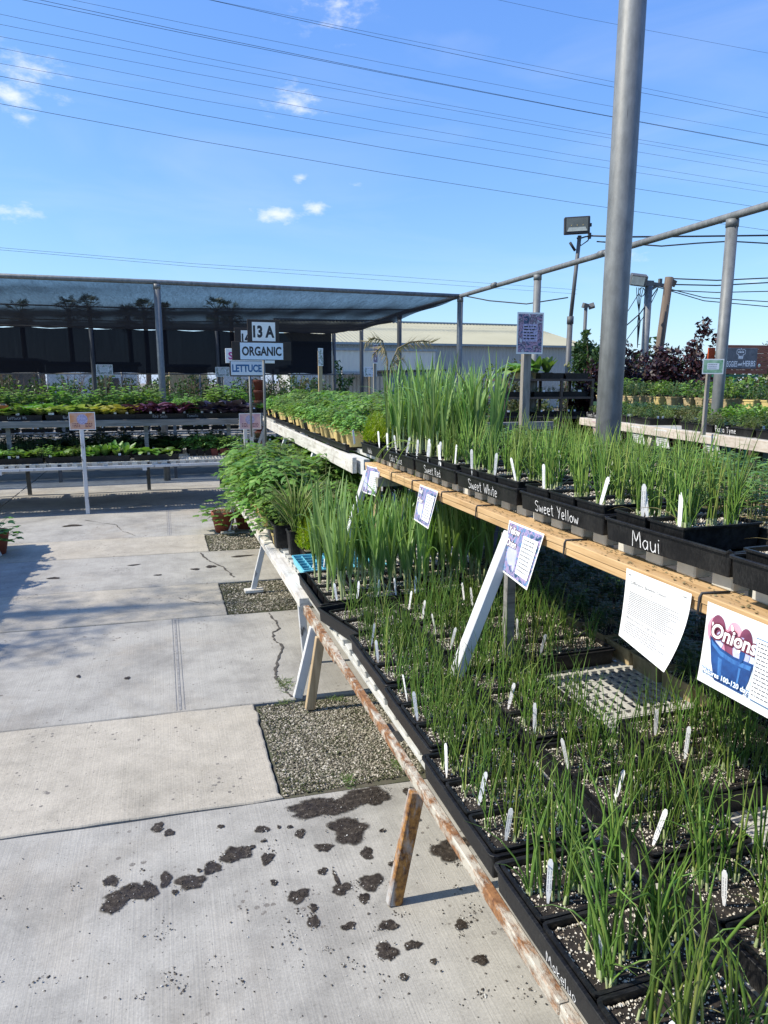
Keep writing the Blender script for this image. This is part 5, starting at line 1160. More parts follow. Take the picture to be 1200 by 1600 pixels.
for r_ in range(2):
    for i in range(9):
        far_tray(-3.7 + .57 * i, 10.05 + .32 * r_, ZU, RND.choice([ROS['lettuce_leaf'], SEED['lettuce_leaf'], SEED['tomato_leaf'], SEED['tomato_leaf']]), 'tray of green plants, %s from left, %s row of the shaded upper shelf' % (nth(i), nth(r_ + 1)), 'back trays of the shaded upper shelf', 5, s=1.85 + .2 * r_)
for x, k, nm in ((-3.3, 'lettuce_leaf', 'low lettuce, leftmost on the shaded lower shelf'), (-2.74, 'lettuce_leaf', 'low lettuce, second from left on the shaded lower shelf'), (-2.18, 'lettuce_leaf', 'low lettuce, third from left on the shaded lower shelf'), (-1.62, 'lettuce_leaf', 'low lettuce left of the white post'), (-.66 , 'romaine', 'upright romaine right of the white post'), (-.09, 'squash', 'large squash leaves at the end of the lettuce row')):
    far_tray(x, 9.24, ZLW, SEED['lettuce_leaf'] + ROS['lettuce_leaf'] if k == 'lettuce_leaf' else ROS[k], 'black tray of ' + nm, 'trays along the shaded lower shelf', 6 if k == 'lettuce_leaf' else (5 if k == 'romaine' else 2), s={'squash': .9, 'romaine': 1.0}.get(k, 1.25), rows=2 if k != 'squash' else 1)
far_tray(-1.07, 9.24, ZLW, SEED['lettuce_leaf'] + ROS['lettuce_leaf'], 'black tray of low lettuce right behind the white post', 'trays along the shaded lower shelf', 6, s=1.25)
for r_ in range(3):
    for i in range(8):
        if i >= 6 and r_ < 1: continue
        far_tray(-3.5 + .58 * i, 9.62 + .34 * r_, ZLW, SEED['dark_leaf'] + (ROS['dark_leaf'] if i > 3 else []), 'tray of dark seedlings, %s from left, %s row of the shaded lower shelf' % (nth(i), nth(r_ + 1)), 'back trays of the shaded lower shelf', 6, s=1.5 + .15 * r_ + (.3 if i > 3 else 0))
for i, x in enumerate((.42, .52, .62)): potted('black', RND.choice(TOM), (x - .06, 9.55, ZLW), 'tomato in black pot on the bare lattice, %s from left' % nth(i), 'tomatoes on the bare lattice', 'tomato_plant', 'tomato plant', s=.85)
for i, x in enumerate((.66, .77, .88, .99)): potted('red', RND.choice(TOM), (x - .03, 9.5, ZLW), 'tomato in red pot on the bare lattice, %s from left' % nth(i), 'tomatoes in red pots on the lattice', 'tomato_plant', 'tomato plant', s=.85)
for Y, nm, zz in ((12.65, 'middle', 1.02), (16.2, 'rear', 1.05)):
    for r_ in range(2):
        for i in range(14):
            x = -4.9 + .62 * i
            far_tray(x, Y + .1 + .34 * r_, zz, RND.choice([SEED['tomato_leaf'], ROS['lettuce_leaf'], SEED['lettuce_leaf'], SEED['dark_leaf']]), 'tray of green plants, %s from left, %s row of the %s shaded bench' % (nth(i), ['front', 'back'][r_], nm), 'trays on the %s shaded bench' % nm, 4, s=1.5 if r_ else 1.2, w=.58)
    for i in range(14):
        far_tray(-4.9 + .62 * i, Y - .3, .5 if nm == 'middle' else .55, RND.choice([SEED['dark_leaf'], ROS['dark_leaf']]), 'tray of dark plants, %s from left, lower shelf of the %s shaded bench' % (nth(i), nm), 'lower trays on the %s shaded bench' % nm, 4, s=1.2, w=.58)

# orange posters on white posts at the front shaded bench
def orange_poster(x, y, z, w, h, pm, label):
    t = thing('poster', label, 'poster'); s = Sheet(w, h); s.L('picture', pm, lambda b, z_: grid_rect(b, .008, -h + .008, w - .008, -.008, z_)); s.L('emblem', 'print_lilac', lambda b, z_: ellipse(b, w * .5, -h * .40, w * .21, h * .29, z_)); s.L('print', 'ink_maroon', lambda b, z_: (dashes(b, w * .12, w * .42, -h * .88, -h * .62, 3, z_, .008), dashes(b, w * .60, w * .9, -h * .88, -h * .62, 3, z_, .008)))
    s.place(t, frame((x, y, z), (1, 0, 0), (0, 0, 1)))
orange_poster(-1.032, 9.0, 1.205, .285, .205, 'photo_orange', 'orange bordered poster with round emblem on the left white post')
orange_poster(.91, 8.995, 1.17, .27, .20, 'photo_pinkish', 'pinkish poster with round emblem beside the tomatoes')
for x, lb, z1 in ((-.905, 'white post carrying the orange poster, standing on the concrete', 1.08), (.985, 'left of two white posts carrying the pinkish poster', 1.05), (1.06, 'right of two white posts carrying the pinkish poster', 1.05)):
    b = MB(); b.box((x, 9.02, z1 / 2), (.045, .03, z1), ch=.003); tag(ob('white_post', b.mesh('post_shaft', 'chipped_paint')), lb, 'post', 'white posts with posters')

# ================================================================== AISLE SIGNS
def board(name, label, cat, x, y, z, w, h, bmat, panels, th=.012, rz=0.0, parts=True):
    t = thing(name, label, cat, (x, y, z), rz); b = MB(); b.box((w / 2, 0, -h / 2), (w, th, h), ch=.002); ob('board', b.mesh('board', bmat), t)
    zz = -th / 2 - .0012
    for (x0, y0, x1, y1, m, txt, size, tm, bold) in panels:
        if m:
            b = MB(); b.box(((x0 + x1) / 2, zz, (y0 + y1) / 2), (x1 - x0, .0016, abs(y1 - y0))); ob('sheet', b.mesh('sheet', m), t); 
        if txt:
            me = textmesh(txt, size, tm, bold, align='CENTER'); xs = [v.co.x for v in me.vertices]; ys_ = [v.co.y for v in me.vertices]
            kx = min(1.2, (x1 - x0) * .92 / (max(xs) - min(xs))); cx_, cy_ = (max(xs) + min(xs)) / 2, (max(ys_) + min(ys_)) / 2
            for v in me.vertices: v.co = ((v.co.x - cx_) * kx, v.co.y - cy_, 0)
            o = ob('lettering', me, t); o.location = ((x0 + x1) / 2, zz - .0016, (y0 + y1) / 2); o.rotation_euler = (rad(90), 0, 0)
        zz -= .0012
    return t
SY = 8.0
b = MB(); b.tube([(1.098, SY + .03, .6), (1.104, SY + .03, 2.2)], .014, 8); tag(ob('sign_post', b.mesh('post_shaft', 'galvanised')), 'thin metal post carrying the 13 A and ORGANIC boards', 'sign post')
board('aisle_sign', 'dark board reading 13 A above the ORGANIC board', 'sign', .932, SY, 2.218, .345, .262, 'dark_board', [(.05, -.028, .302, -.228, 'paper', '13 A', .165, 'ink', .0075)], rz=.02)
board('aisle_sign', 'dark board with white sheet reading ORGANIC', 'sign', .757, SY - .02, 1.982, .645, .198, 'dark_board', [(.088, -.012, .555, -.190, 'paper_blue', 'ORGANIC', .13, 'ink', .0045)], rz=.01)
board('aisle_sign', 'pale blue sheet reading LETTUCE below the ORGANIC board', 'sign', .790, SY + .65, 1.795, .41, .18, 'dark_board', [(.012, -.005, .385, -.165, 'paper_blue', 'LETTUCE', .115, 'ink_blue', .0045)])
b = MB(); b.tube([(1.02, SY + .68, .9), (1.02, SY + .68, 1.65)], .012, 8); tag(ob('sign_post', b.mesh('post_shaft', 'galvanised')), 'thin metal post under the LETTUCE sign', 'sign post')
board('aisle_sign', 'dark board reading 14 half hidden behind the 13 A board', 'sign', .90, SY + 1.1, 2.205, .34, .26, 'dark_board', [(.08, -.03, .30, -.22, 'paper', '14 A', .15, 'ink', .006)])
board('aisle_sign', 'white sheet with pink lettering half hidden behind the ORGANIC board', 'sign', .78, SY + 1.06, 1.955, .60, .175, 'paper', [(.012, -.03, .585, -.145, None, 'SPINACH', .12, 'ink_pink', .003)])
b = MB(); b.tube([(1.08, SY + 1.12, .9), (1.08, SY + 1.12, 1.99)], .012, 8); tag(ob('sign_post', b.mesh('post_shaft', 'galvanised')), 'thin metal post behind the ORGANIC board', 'sign post')
def stake_sign(x, y, z0, z1, w, h, pm, label, slabel, smat='stake_wood', sw=.028, rz=0.0, box=True):
    t = thing('picture_sign', label, 'sign'); s = Sheet(w, h); s.L('picture', pm, lambda b, z_: grid_rect(b, .01 * w / .2, -h + .01, w - .01 * w / .2, -.01, z_))
    if box: s.L('text_box', 'print_lilac' if pm == 'photo_harvest' else 'print_white', lambda b, z_: grid_rect(b, w * .22, -h * .70, w * .78, -h * .28, z_)); s.L('print', 'ink', lambda b, z_: dashes(b, w * .26, w * .74, -h * .68, -h * .32, 3 if h < .2 else 5, z_, h * .03))
    s.place(t, frame((x - w / 2 * math.cos(rz), y - .012, z1), (math.cos(rz), math.sin(rz), 0), (0, 0, 1)))
    b = MB(); b.box((0, 0, 0), (sw, sw * .7, z1 - .03 - z0), ch=.002); o = ob('stake', b.mesh('stake_shaft', smat), None, (x, y + sw * .35 + .004, (z0 + z1 - .03) / 2)); tag(o, slabel, 'stake')
stake_sign(-.94, 13.9, .9, 1.86, .28, .185, 'photo_floral', 'small floral sign on a wooden stake left of the shade post', 'pale wooden stake under the left floral sign')
stake_sign(1.13, 13.9, .9, 1.83, .26, .18, 'photo_floral', 'small floral sign on a stake left of the LETTUCE sign', 'stake under the floral sign by the LETTUCE sign', 'old_wood')
stake_sign(1.95, 9.0, 1.1, 1.97, .065, .22, 'photo_floral', 'narrow edge-on sign on a tall wooden stake above the tomatoes', 'tall pale wooden stake above the tomatoes', 'stake_wood', .05, box=False)
stake_sign(2.375, 8.0, 1.1, 1.98, .055, .22, 'photo_harvest', 'narrow edge-on sign on a grey stake above the tomatoes', 'grey stake with a narrow sign above the tomatoes', 'old_wood', .035, box=False)
stake_sign(2.95, 10.2, .9, 1.77, .20, .14, 'photo_floral', 'small landscape sign on a short stake before the grey shed', 'short stake before the grey shed', 'stake_wood')
# the poster on its grey stake behind the upper shelf
stake_sign(2.128, 3.93, .45, 1.958, .172, .242, 'photo_harvest', 'Harvest picture poster on a grey wooden stake behind the upper onions', 'grey weathered stake behind the upper onions', 'old_wood', .052, rz=-.05)

# ================================================================== RIGHT-HAND BENCH, HERBS AND THE PAINTED SIGN
rb = thing('plant_bench', 'pale wooden herb bench with printed sheets along its rail', 'plant bench', (4.7, 5.7, 0)); RO = Vector((4.7, 5.7, 0))
def rpart(name, b, mat): o = ob(name, b.mesh(name, mat), rb); o.location = -RO; return o
A, Bp = Vector((5.12, 8.0, 1.06)), Vector((4.28, 3.5, 1.06)); dr = (A - Bp).normalized(); nr = Vector((-dr.y, dr.x, 0))
b = MB(); b.beam(A, Bp, .04, .09, ch=.003); rpart('rail', b, 'pale_board')
mid = (A + Bp) / 2 - nr * .42
b = MB(); b.beam(A - nr * .42 + Vector((0, 0, .034)), Bp - nr * .42 + Vector((0, 0, .034)), .80, .02); rpart('shelf', b, 'white_plastic')
for k in range(4):
    p = Bp.lerp(A, (k + .4) / 4); b = MB(); b.beam((p.x - .1, p.y, 0), (p.x + .03, p.y, 1.0), .06, .04, up=(1, 0, 0)); rpart('leg', b, 'pale_board')
p = Bp.lerp(A, .5); b = MB(); b.beam(A - nr * .3 - Vector((0, 0, .5)), Bp - nr * .3 - Vector((0, 0, .5)), .7, .03); rpart('low_shelf', b, 'old_wood')
for i, (yy_, kind) in enumerate(((7.5, 0), (7.0, 1), (6.45, 2), (5.95, 3), (5.1, 2))):
    f_ = (yy_ - 3.5) / 4.5; p = Bp.lerp(A, f_); w, h = .25, .19; s = Sheet(w, h)
    if kind < 2: s.L('picture', ['photo_pinkish', 'print_sky'][kind], lambda b, z_: grid_rect(b, .008, -h + .008, w - .008, -.008, z_)); s.L('herb_print', ['onion_dark', 'yellow_pot'][kind], lambda b, z_: ellipse(b, w * .6, -h * .5, .05, .06, z_))
    else: s.L('print', 'ink_grey', lambda b, z_: dashes(b, .02, w - .02, -h + .03, -.02, 7, z_, .006))
    t = thing('paper_sign', 'printed sheet hanging from the herb bench rail, %s from the far end' % nth(i), 'paper sign', group='sheets on the herb bench rail'); s.place(t, frame(p + nr * .024 + dr * .12 + Vector((0, 0, .03)), -dr, nr * .25 + Vector((0, 0, 1))))
rz_r = math.atan2(dr.y, dr.x) - math.pi / 2
def on_rb(f_, off): p = Bp.lerp(A, f_) - nr * off; return p
for i in range(8):
    p = on_rb((i + .5) / 8, .20)
    if i in (4,): continue
    t = far_tray(p.x, p.y, 1.104, BUSH['herb_leaf'] + BUSH['dark_leaf'] if i not in (3,) else BUSH['olive_leaf'], 'black tray of creeping herbs, %s from the near end of the herb bench' % nth(i), 'trays on the herb bench', 2, w=.28, d=.54, rows=4, s=.85); t.rotation_euler[2] = rz_r
    if i in (2, 6, 7):
        me, L = strokes_mesh({2: 'Pizza Tyme', 6: 'Finnish Tyme', 7: 'French Tyme'}[i], .05, 'chalk', .004, .02, 0, i); o = ob('chalk_writing', me, t); setm(o, frame((-.137, .25, .018), (0, -1, 0), (-.1, 0, 1)))
for i in range(9):
    p = on_rb((i + .5) / 9, .5); t = far_tray(p.x, p.y, 1.104, RND.choice([BUSH['dark_leaf'], BUSH['herb_leaf'], BUSH['tomato_leaf'], BUSH['olive_leaf']]), 'black tray of bushy herbs, %s from near end, back of the herb bench' % nth(i), 'back trays on the herb bench', 2, w=.28, d=.48, rows=4, s=1.15); t.rotation_euler[2] = rz_r
for i in range(9):
    p = on_rb((i + .5) / 9, .25); t = far_tray(p.x, p.y, .60, RND.choice([BUSH['herb_leaf'], BUSH['olive_leaf'], BUSH['tomato_leaf']]), 'tan tray of herbs, %s from near end, below the herb bench' % nth(i), 'trays below the herb bench', 2, w=.3, d=.48, rows=4, s=1.2, mat='tan_pulp'); t.rotation_euler[2] = rz_r
for i in range(2): p = on_rb(.86 + i * .045, .42); potted('white', SEED['dark_leaf'][i], (p.x, p.y, 1.104), 'herb in white pot, %s of two on the herb bench' % nth(i), 'herbs in white pots', s=1.2)
# tier behind: green bench with tan paper pots
gb = thing('plant_bench', 'dark green tier behind the herb bench with tan pots', 'plant bench', (5.75, 6.3, 0)); GO = Vector((5.75, 6.3, 0))
A2, B2 = Vector((5.50, 8.3, 1.27)), Vector((5.20, 3.9, 1.27))
for off in (0, .25, .5):
    b = MB(); b.beam(A2 + Vector((off + .06, 0, 0)), B2 + Vector((off + .06, 0, 0)), .14, .05, ch=.003); o = ob('slat', b.mesh('slat', 'dark_green_paint'), gb); o.location = -GO
for k in range(4):
    p = B2.lerp(A2, (k + .3) / 4); b = MB(); b.box((p.x + .1, p.y, .62), (.06, .06, 1.24)); b.box((p.x + .55, p.y, .62), (.06, .06, 1.24)); o = ob('leg', b.mesh('leg', 'dark_green_paint'), gb); o.location = -GO
for i in range(24):
    p = B2.lerp(A2, (i + .5) / 24)
    for r_ in range(2):
        if r_ == 0 and i in (5, 6, 9, 14, 17, 18): continue
        if r_ == 0 and i in (2, 3, 4): kind, m = 'black', SEED['olive_leaf'][i % 2]
        else: kind, m = RND.choice(['tan', 'yellow', 'tan'] if i % 3 else ['black', 'tan']), RND.choice(BUSH['herb_leaf'] + BUSH['tomato_leaf'] + BUSH['dark_leaf'] if i > 6 else BUSH['herb_leaf'])
        potted(kind, m, (p.x + .06 + .25 * r_ + U(-.02, .02), p.y + U(-.02, .02), 1.297), 'herb in %s pot, %s from near end, %s row of the green tier' % (kind, nth(i), ['front', 'back'][r_]), 'herb pots on the green tier', s=U(1.2, 1.8))
stake_sign(4.46, 5.05, 1.1, 1.742, .185, .125, 'print_green', 'small green and white herb sign on a wooden stake before the post', 'wooden stake under the small green herb sign', 'old_wood', .034, rz=-.25)
# VEGGIES and HERBS board
vs_ = thing('painted_sign', 'red plank sign with slate panel reading VEGGIES and HERBS', 'sign', (7.20, 8.0, 1.66), -.12); vs_.scale = (.76, 1, 1)
for k in range(7):
    b = MB(); b.box((.49, 0, .027 + .0545 * k), (.98 + U(-.01, .01), .03 + U(0, .004), .052), ch=.002); ob('plank', b.mesh('plank', 'plank_red'), vs_)
b = MB(); b.box((.40, -.022, .205), (.66, .010, .275), ch=.004); ob('slate_panel', b.mesh('slate_panel', 'slate'), vs_)
def sline(txt, size, x0, z0, w, mat='print_white', bold=0.001, shear=0):
    me = textmesh(txt, size, mat, bold, shear); xs = [v.co.x for v in me.vertices]; k = w / (max(xs) - min(xs)); m0 = min(xs)
    for v in me.vertices: v.co.x = (v.co.x - m0) * k
    o = ob('lettering', me, vs_); o.location = (x0, -.0285, z0); o.rotation_euler = (rad(90), 0, 0)
sline('VEGGIES', .105, .09, .095, .255); sline('and', .05, .36, .112, .08, shear=.3, bold=.002); sline('HERBS', .105, .455, .10, .245)
b = MB()
def rib(pl, wd=.007):
    for (xa, za), (xb, zb) in zip(pl, pl[1:]):
        d = Vector((xb - xa, 0, zb - za)); n = Vector((-d.z, 0, d.x)).normalized() * wd / 2
        b.add([(xa + n.x, -.0285, za + n.z), (xa - n.x, -.0285, za - n.z), (xb - n.x, -.0285, zb - n.z), (xb + n.x, -.0285, zb + n.z)], [(0, 1, 2, 3)])
cx, cz = .40, .275
for sg in (-1, 1): rib([(cx + sg * .015, cz + .035), (cx + sg * .05, cz + .05), (cx + sg * .085, cz + .035), (cx + sg * .085, cz - .01), (cx + sg * .05, cz - .02), (cx + sg * .035, cz - .03)])
rib([(cx - .012, cz + .045), (cx, cz + .06), (cx + .012, cz + .045)]); rib([(cx - .05, cz - .02), (cx - .042, cz - .075), (cx + .042, cz - .075), (cx + .05, cz - .02)])
for k in range(4): rib([(cx - .055 + k * .03, cz + .012), (cx - .034 + k * .03, cz + .012)], .02)
for k in range(3): rib([(cx - .036 + k * .026, cz - .052), (cx - .016 + k * .026, cz - .052)], .03)
ob('emblem', b.mesh('emblem', 'print_white'), vs_)
b = MB(); b.lathe([(.024, 0), (.024, .004)], 16); o = ob('round_seal', b.mesh('round_seal', 'print_white'), vs_, (.79, -.018, .11), (rad(90), 0, 0)); b = MB(); b.lathe([(.013, 0), (.013, .006)], 12); ob('seal_centre', b.mesh('seal_centre', 'print_green'), o)
b = MB(); b.box((.35, 0, -.025), (.9, .04, .03)); ob('green_bar', b.mesh('green_bar', 'green_paint'), vs_)
for x in (.05, .38, .72): b = MB(); b.box((x, .03, -.82), (.04, .04, 1.56)); ob('post', b.mesh('post', 'green_paint'), vs_)
b = MB(); b.box((0, 0, 0), (.10, .02, .22)); tag(ob('orange_board', b.mesh('orange_board', 'orange_paint'), None, (7.20, 8.15, 1.90), (0, 0, -.1)), 'orange board peeking out behind the frame post', 'board')

# ================================================================== TREES, SHRUBS, BACKGROUND
def leaf_cloud(n, clumps, size, mat, seed, flat=.0, elong=1.0):
    """leaf-sized faces gathered in clumps; clumps = (x, y, z, rx, ry, rz, weight)"""
    r = np.random.RandomState(seed); w = np.array([c[6] for c in clumps], float); w /= w.sum(); idx = r.choice(len(clumps), n, p=w); C_ = np.array([c[:6] for c in clumps])
    d = r.normal(size=(n, 3)); d /= np.linalg.norm(d, axis=1)[:, None]; rr = r.uniform(0, 1, n) ** .45
    P = C_[idx, :3] + d * rr[:, None] * C_[idx, 3:6]
    a = r.normal(size=(n, 3)); a /= np.linalg.norm(a, axis=1)[:, None]; a[:, 2] *= (1 - flat); bvec = np.cross(a, r.normal(size=(n, 3))); bvec /= np.linalg.norm(bvec, axis=1)[:, None] + 1e-9
    s_ = size * r.uniform(.55, 1.3, n)[:, None]
    V = np.stack([P - a * s_ * elong, P + bvec * s_ * .45, P + a * s_ * elong, P - bvec * s_ * .45 + a * s_ * .1], 1); F = np.arange(n * 4).reshape(n, 4)
    return np_mesh('foliage', V, F, mat)
def shrub(name, label, cat, loc, H, W, mat, n, size, seed, group=None, spiky=False, stems=7, D=None, bark='bark', elong=1.0):
    t = thing(name, label, cat, loc, 0, group); r = random.Random(seed); D = D or W; b = MB(); cl = []
    for k in range(stems):
        az = r.uniform(0, 6.28); q = math.sqrt(r.random()); tx, ty = math.cos(az) * q * W * .5, math.sin(az) * q * D * .5; h = H * r.uniform(.6, 1.0) * (1.05 - .35 * q)
        p1 = (tx * .35, ty * .35, h * .45); p2 = (tx, ty, h * .97); b.tube([(tx * .08, ty * .08, 0), p1, p2], [.02 * H + .004, .012 * H + .003, .004], 5, 0, False)
        m = 6
        for i in range(m):
            u = .25 + .75 * i / (m - 1); x = tx * (.35 + .65 * (u - .45) / .55) if u > .45 else tx * .35 * u / .45; y = ty * (.35 + .65 * (u - .45) / .55) if u > .45 else ty * .35 * u / .45
            s_ = W * (.20 if not spiky else .19) * (1.15 - .6 * u) * r.uniform(.7, 1.3); cl.append((x + r.uniform(-.1, .1) * W, y + r.uniform(-.1, .1) * D, h * u, s_, s_, s_ * (1.0 if not spiky else 1.6), s_ ** 2))
    ob('stems', b.mesh('stems', bark), t); ob('foliage', leaf_cloud(n, cl, size, mat, seed, elong=elong), t); return t
G = 'burgundy shrubs behind the herb bench'
for i, (x, y, H_, W_, lb) in enumerate(((6.55, 9.1, 2.05, 1.0, 'dark burgundy shrub beside the wooden utility pole'), (7.25, 9.5, 2.15, 1.1, 'tallest burgundy shrub left of the steel frame post'), (8.1, 9.6, 2.25, 1.0, 'burgundy shrub behind the steel frame post'), (7.5, 8.9, 1.75, 1.0, 'low burgundy shrub in front of the tall ones'), (6.25, 9.3, 1.6, .9, 'leftmost burgundy shrub beside the olive bushes'))):
    shrub('burgundy_shrub', lb, 'shrub', (x, y, 0), H_ * 1.13, W_ * 1.2, 'burgundy_leaf', 20000, .042, 800 + i, G, True, 15)
shrub('olive_bush', 'loose grey green bush between the thick pole and burgundy shrubs', 'shrub', (6.15, 10.4, 0), 2.15, 1.0, 'olive_leaf', 4200, .035, 820)
shrub('olive_bush', 'low russet olive bush just right of the thick pole', 'shrub', (5.4, 10.2, 0), 1.7, 1.0, 'olive_leaf', 3800, .03, 821)
shrub('olive_bush', 'dry olive bush behind the brown steel rack', 'shrub', (5.9, 11.2, 0), 1.95, 1.3, 'olive_leaf', 4200, .035, 822)
shrub('ivy_shrub', 'bright green climbing shrub at the right end of the painted sign', 'shrub', (8.0, 8.1, 0), 2.1, .34, 'lettuce_leaf', 900, .05, 823, D=.3)
for i, (x, y, H_, W_) in enumerate(((10.3, 12.5, 2.8, 2.2), (12.3, 13, 2.7, 2.4), (9.0, 11.3, 2.55, 1.4), (14.5, 14, 3.1, 3.0))):
    shrub('green_tree', ['green tree', 'wide green tree', 'sprawling small green tree', 'large green tree'][i] + ' behind the painted sign, %s from left' % nth([1, 2, 0, 3][i]), 'tree', (x, y, 0), H_, W_, ['dark_leaf', 'olive_leaf', 'olive_leaf', 'dark_leaf'][i], 3600, .07, 840 + i, 'trees behind the painted sign')
shrub('dark_tree', 'dark rounded tree right of the warehouse gable', 'tree', (21.7, 33, 0), 5.0, 2.6, 'dark_leaf', 6000, .15, 850, stems=12)
shrub('dark_tree', 'small dark tree farther right of the warehouse gable', 'tree', (24.6, 34, 0), 3.9, 2.4, 'dark_leaf', 3500, .14, 851)
for i, (x, y, H_, W_, m_) in enumerate(((4.0, 16.5, 2.1, .8, 'dark_leaf'), (5.7, 15.0, 1.9, 1.5, 'dark_leaf'), (6.6, 14.4, 2.0, 1.5, 'herb_leaf'), (4.2, 13.2, 1.6, 1.6, 'tomato_leaf'), (5.2, 11.8, 1.6, 1.3, 'herb_leaf'), (3.4, 12.4, 1.45, 1.5, 'tomato_leaf'), (7.6, 14.5, 1.75, 1.6, 'olive_leaf'))):
    shrub('garden_shrub', ['narrow dark conifer before the warehouse', 'dark shrub behind the tall leeks', 'light green shrub behind the tall leeks', 'leafy bush behind the far tomatoes', 'pale bush left of the brown rack', 'low leafy bush by the grey shed', 'olive shrub behind the brown rack'][i], 'shrub', (x, y, 0), H_, W_, m_, 3600, .045, 860 + i, 'shrubs before the warehouse', i == 0, 8)
# rows of bushy stock plants between the far tomatoes and the frame
for i in range(10):
    x, y = 2.75 + (i % 5) * .5, 6.6 + (i // 5) * 1.6 + (i % 5) * .35
    shrub('stock_plant', 'bushy stock plant between far tomatoes and rack, %s of %s row' % (nth(i % 5), ['front', 'back'][i // 5]), 'plant', (x, y, 0), 1.32 + .1 * (i % 3), .55, ['tomato_leaf', 'herb_leaf', 'dark_leaf'][i % 3], 1500, .035, 900 + i, 'bushy stock plants')
# palms seen through the shade cloth
def palm(x, y, H_, seed, label):
    t = thing('fan_palm', label, 'palm tree', (x, y, 0), 0, 'fan palms behind the shade cloth'); r = random.Random(seed); b = MB(); b.tube([(0, 0, 0), (.05, 0, H_ * .5), (0, .05, H_)], [.22, .16, .15], 8); ob('trunk', b.mesh('trunk', 'bark'), t)
    b = MB()
    for k in range(46):
        az = r.uniform(0, 6.28); el = r.uniform(-.9, 1.3); d = Vector((math.cos(az) * math.cos(el), math.sin(az) * math.cos(el), math.sin(el))); o = Vector((0, 0, H_)); tip = o + d * r.uniform(.55, .8); side = d.cross(Vector((0, 0, 1))).normalized(); nn = side.cross(d)
        b.tube([o, tip], [.02, .012], 3, 0, False)
        for q in range(9):
            a = -1.2 + 2.4 * q / 8; dd = d * math.cos(a) + side * math.sin(a); L = r.uniform(.4, .6); e = tip + dd * L - Vector((0, 0, .12)); w = (d * -math.sin(a) + side * math.cos(a)) * .03
            b.add([tip, tip + dd * L * .5 + w, e, tip + dd * L * .5 - w], [(0, 1, 2, 3)])
    ob('crown', b.mesh('crown', 'palm_leaf'), t)
for i, (x, z) in enumerate(((-8.8, 6.1), (-5.9, 6.5), (-4.6, 6.8), (-1.9, 6.0), (-.8, 6.6), (.5, 6.5), (4.2, 6.7), (5.35, 6.55))): palm(x, 55 + i % 3, z, i, 'fan palm seen through the shade cloth, %s from the left' % nth(i))
# dead palm frond plant
t = thing('dry_palm', 'dried brown palm fronds standing in front of the warehouse', 'palm', (2.05, 6.5, 0)); b = MB(); PR.seed(2)
FR = [[(0, 0, 1.2), (.0, .0, 1.75), (-.05, 0, 1.93), (-.14, 0, 1.955), (-.22, 0, 1.90)], [(0, 0, 1.2), (.03, 0, 1.7), (.10, 0, 1.86), (.22, 0, 1.92), (.36, 0, 1.935), (.45, 0, 1.92)], [(0, 0, 1.2), (.0, 0, 1.7), (.0, .05, 1.84), (-.03, .1, 1.88), (-.12, .1, 1.80)], [(0, 0, 1.2), (.02, 0, 1.65), (.10, .05, 1.75), (.2, .1, 1.77)]]
for P in FR:
    P = [Vector(p) for p in P]; b.tube(P, [.007] * (len(P) - 1) + [.003], 4, 0, False)
    for i in range(1, len(P) - 1):
        for k in range(16):
            u = k / 16; p = P[i].lerp(P[i + 1], u); d = (P[i + 1] - P[i]).normalized(); sg = 1 if k % 2 else -1; L = PR.uniform(.06, .13); e = p + (d * .5 + Vector((0, PR.uniform(-.6, .6), 0)) + Vector((0, 0, -.75 if PR.random() < .7 else .35))).normalized() * L
            w = d * .005; b.add([p - w, p + w, e], [(0, 1, 2)])
ob('fronds', b.mesh('fronds', 'dry_leaf'), t); b = MB(); b.tube([(0, 0, 0), (0, 0, 1.25)], [.05, .04], 8); ob('trunk', b.mesh('trunk', 'bark'), t)

# warehouse with ribbed walls and roof
wh = thing('warehouse', 'long pale warehouse with cream ribbed roof and grey ribbed walls', 'warehouse', (12, 40, 0))
def wpart(name, b, mat): o = ob(name, b.mesh(name, mat), wh); o.location = (-12, -40, 0); return o
EX, EZ, RZ, RY = 26.0, 3.72, 5.05, 46.0
XL = 7.0
b = MB(); n = 170
vs = []
for i in range(n + 1): x = XL + (EX - XL) * i / n; dy = -.05 if (i // 1) % 2 else 0; vs += [(x, 40 + dy, 0), (x, 40 + dy, EZ)]
b.add(vs, [(2 * i, 2 * i + 2, 2 * i + 3, 2 * i + 1) for i in range(n)]); wpart('wall', b, 'ribbed_wall')
b = MB(); b.add([(EX, 40, 0), (EX, 52, 0), (EX, 52, EZ), (EX - 1.0, RY, RZ), (EX, 40, EZ)], [(0, 1, 2, 3, 4)]); wpart('gable_wall', b, 'ribbed_wall')
b = MB(); n = 150; vs = []
for i in range(n + 1): u = i / n; xe = XL + (EX + .15 - XL) * u; xr = XL + (EX - 1.15 - XL) * u; dz = .05 if i % 2 else 0; vs += [(xe, 39.7, EZ - .05 + dz), (xr, RY, RZ + .35 + dz)]
b.add(vs, [(2 * i, 2 * i + 2, 2 * i + 3, 2 * i + 1) for i in range(n)]); wpart('roof', b, 'ribbed_roof')
b = MB(); b.box(((XL + EX - 1.3) / 2, RY, RZ + .40), (EX - 1.3 - XL, .35, .10)); wpart('ridge_cap', b, 'grey_trim')
b = MB(); b.box(((XL + EX) / 2, 39.66, EZ - .02), (EX - XL, .08, .12)); wpart('gutter', b, 'grey_trim')
b = MB(); n = 40; vs = []
for i in range(n + 1): x = 8.5 + 6.1 * i / n; dy = -.04 if i % 2 else 0; vs += [(x, 37.5 + dy, 2.1), (x, 37.5 + dy, 3.2)]
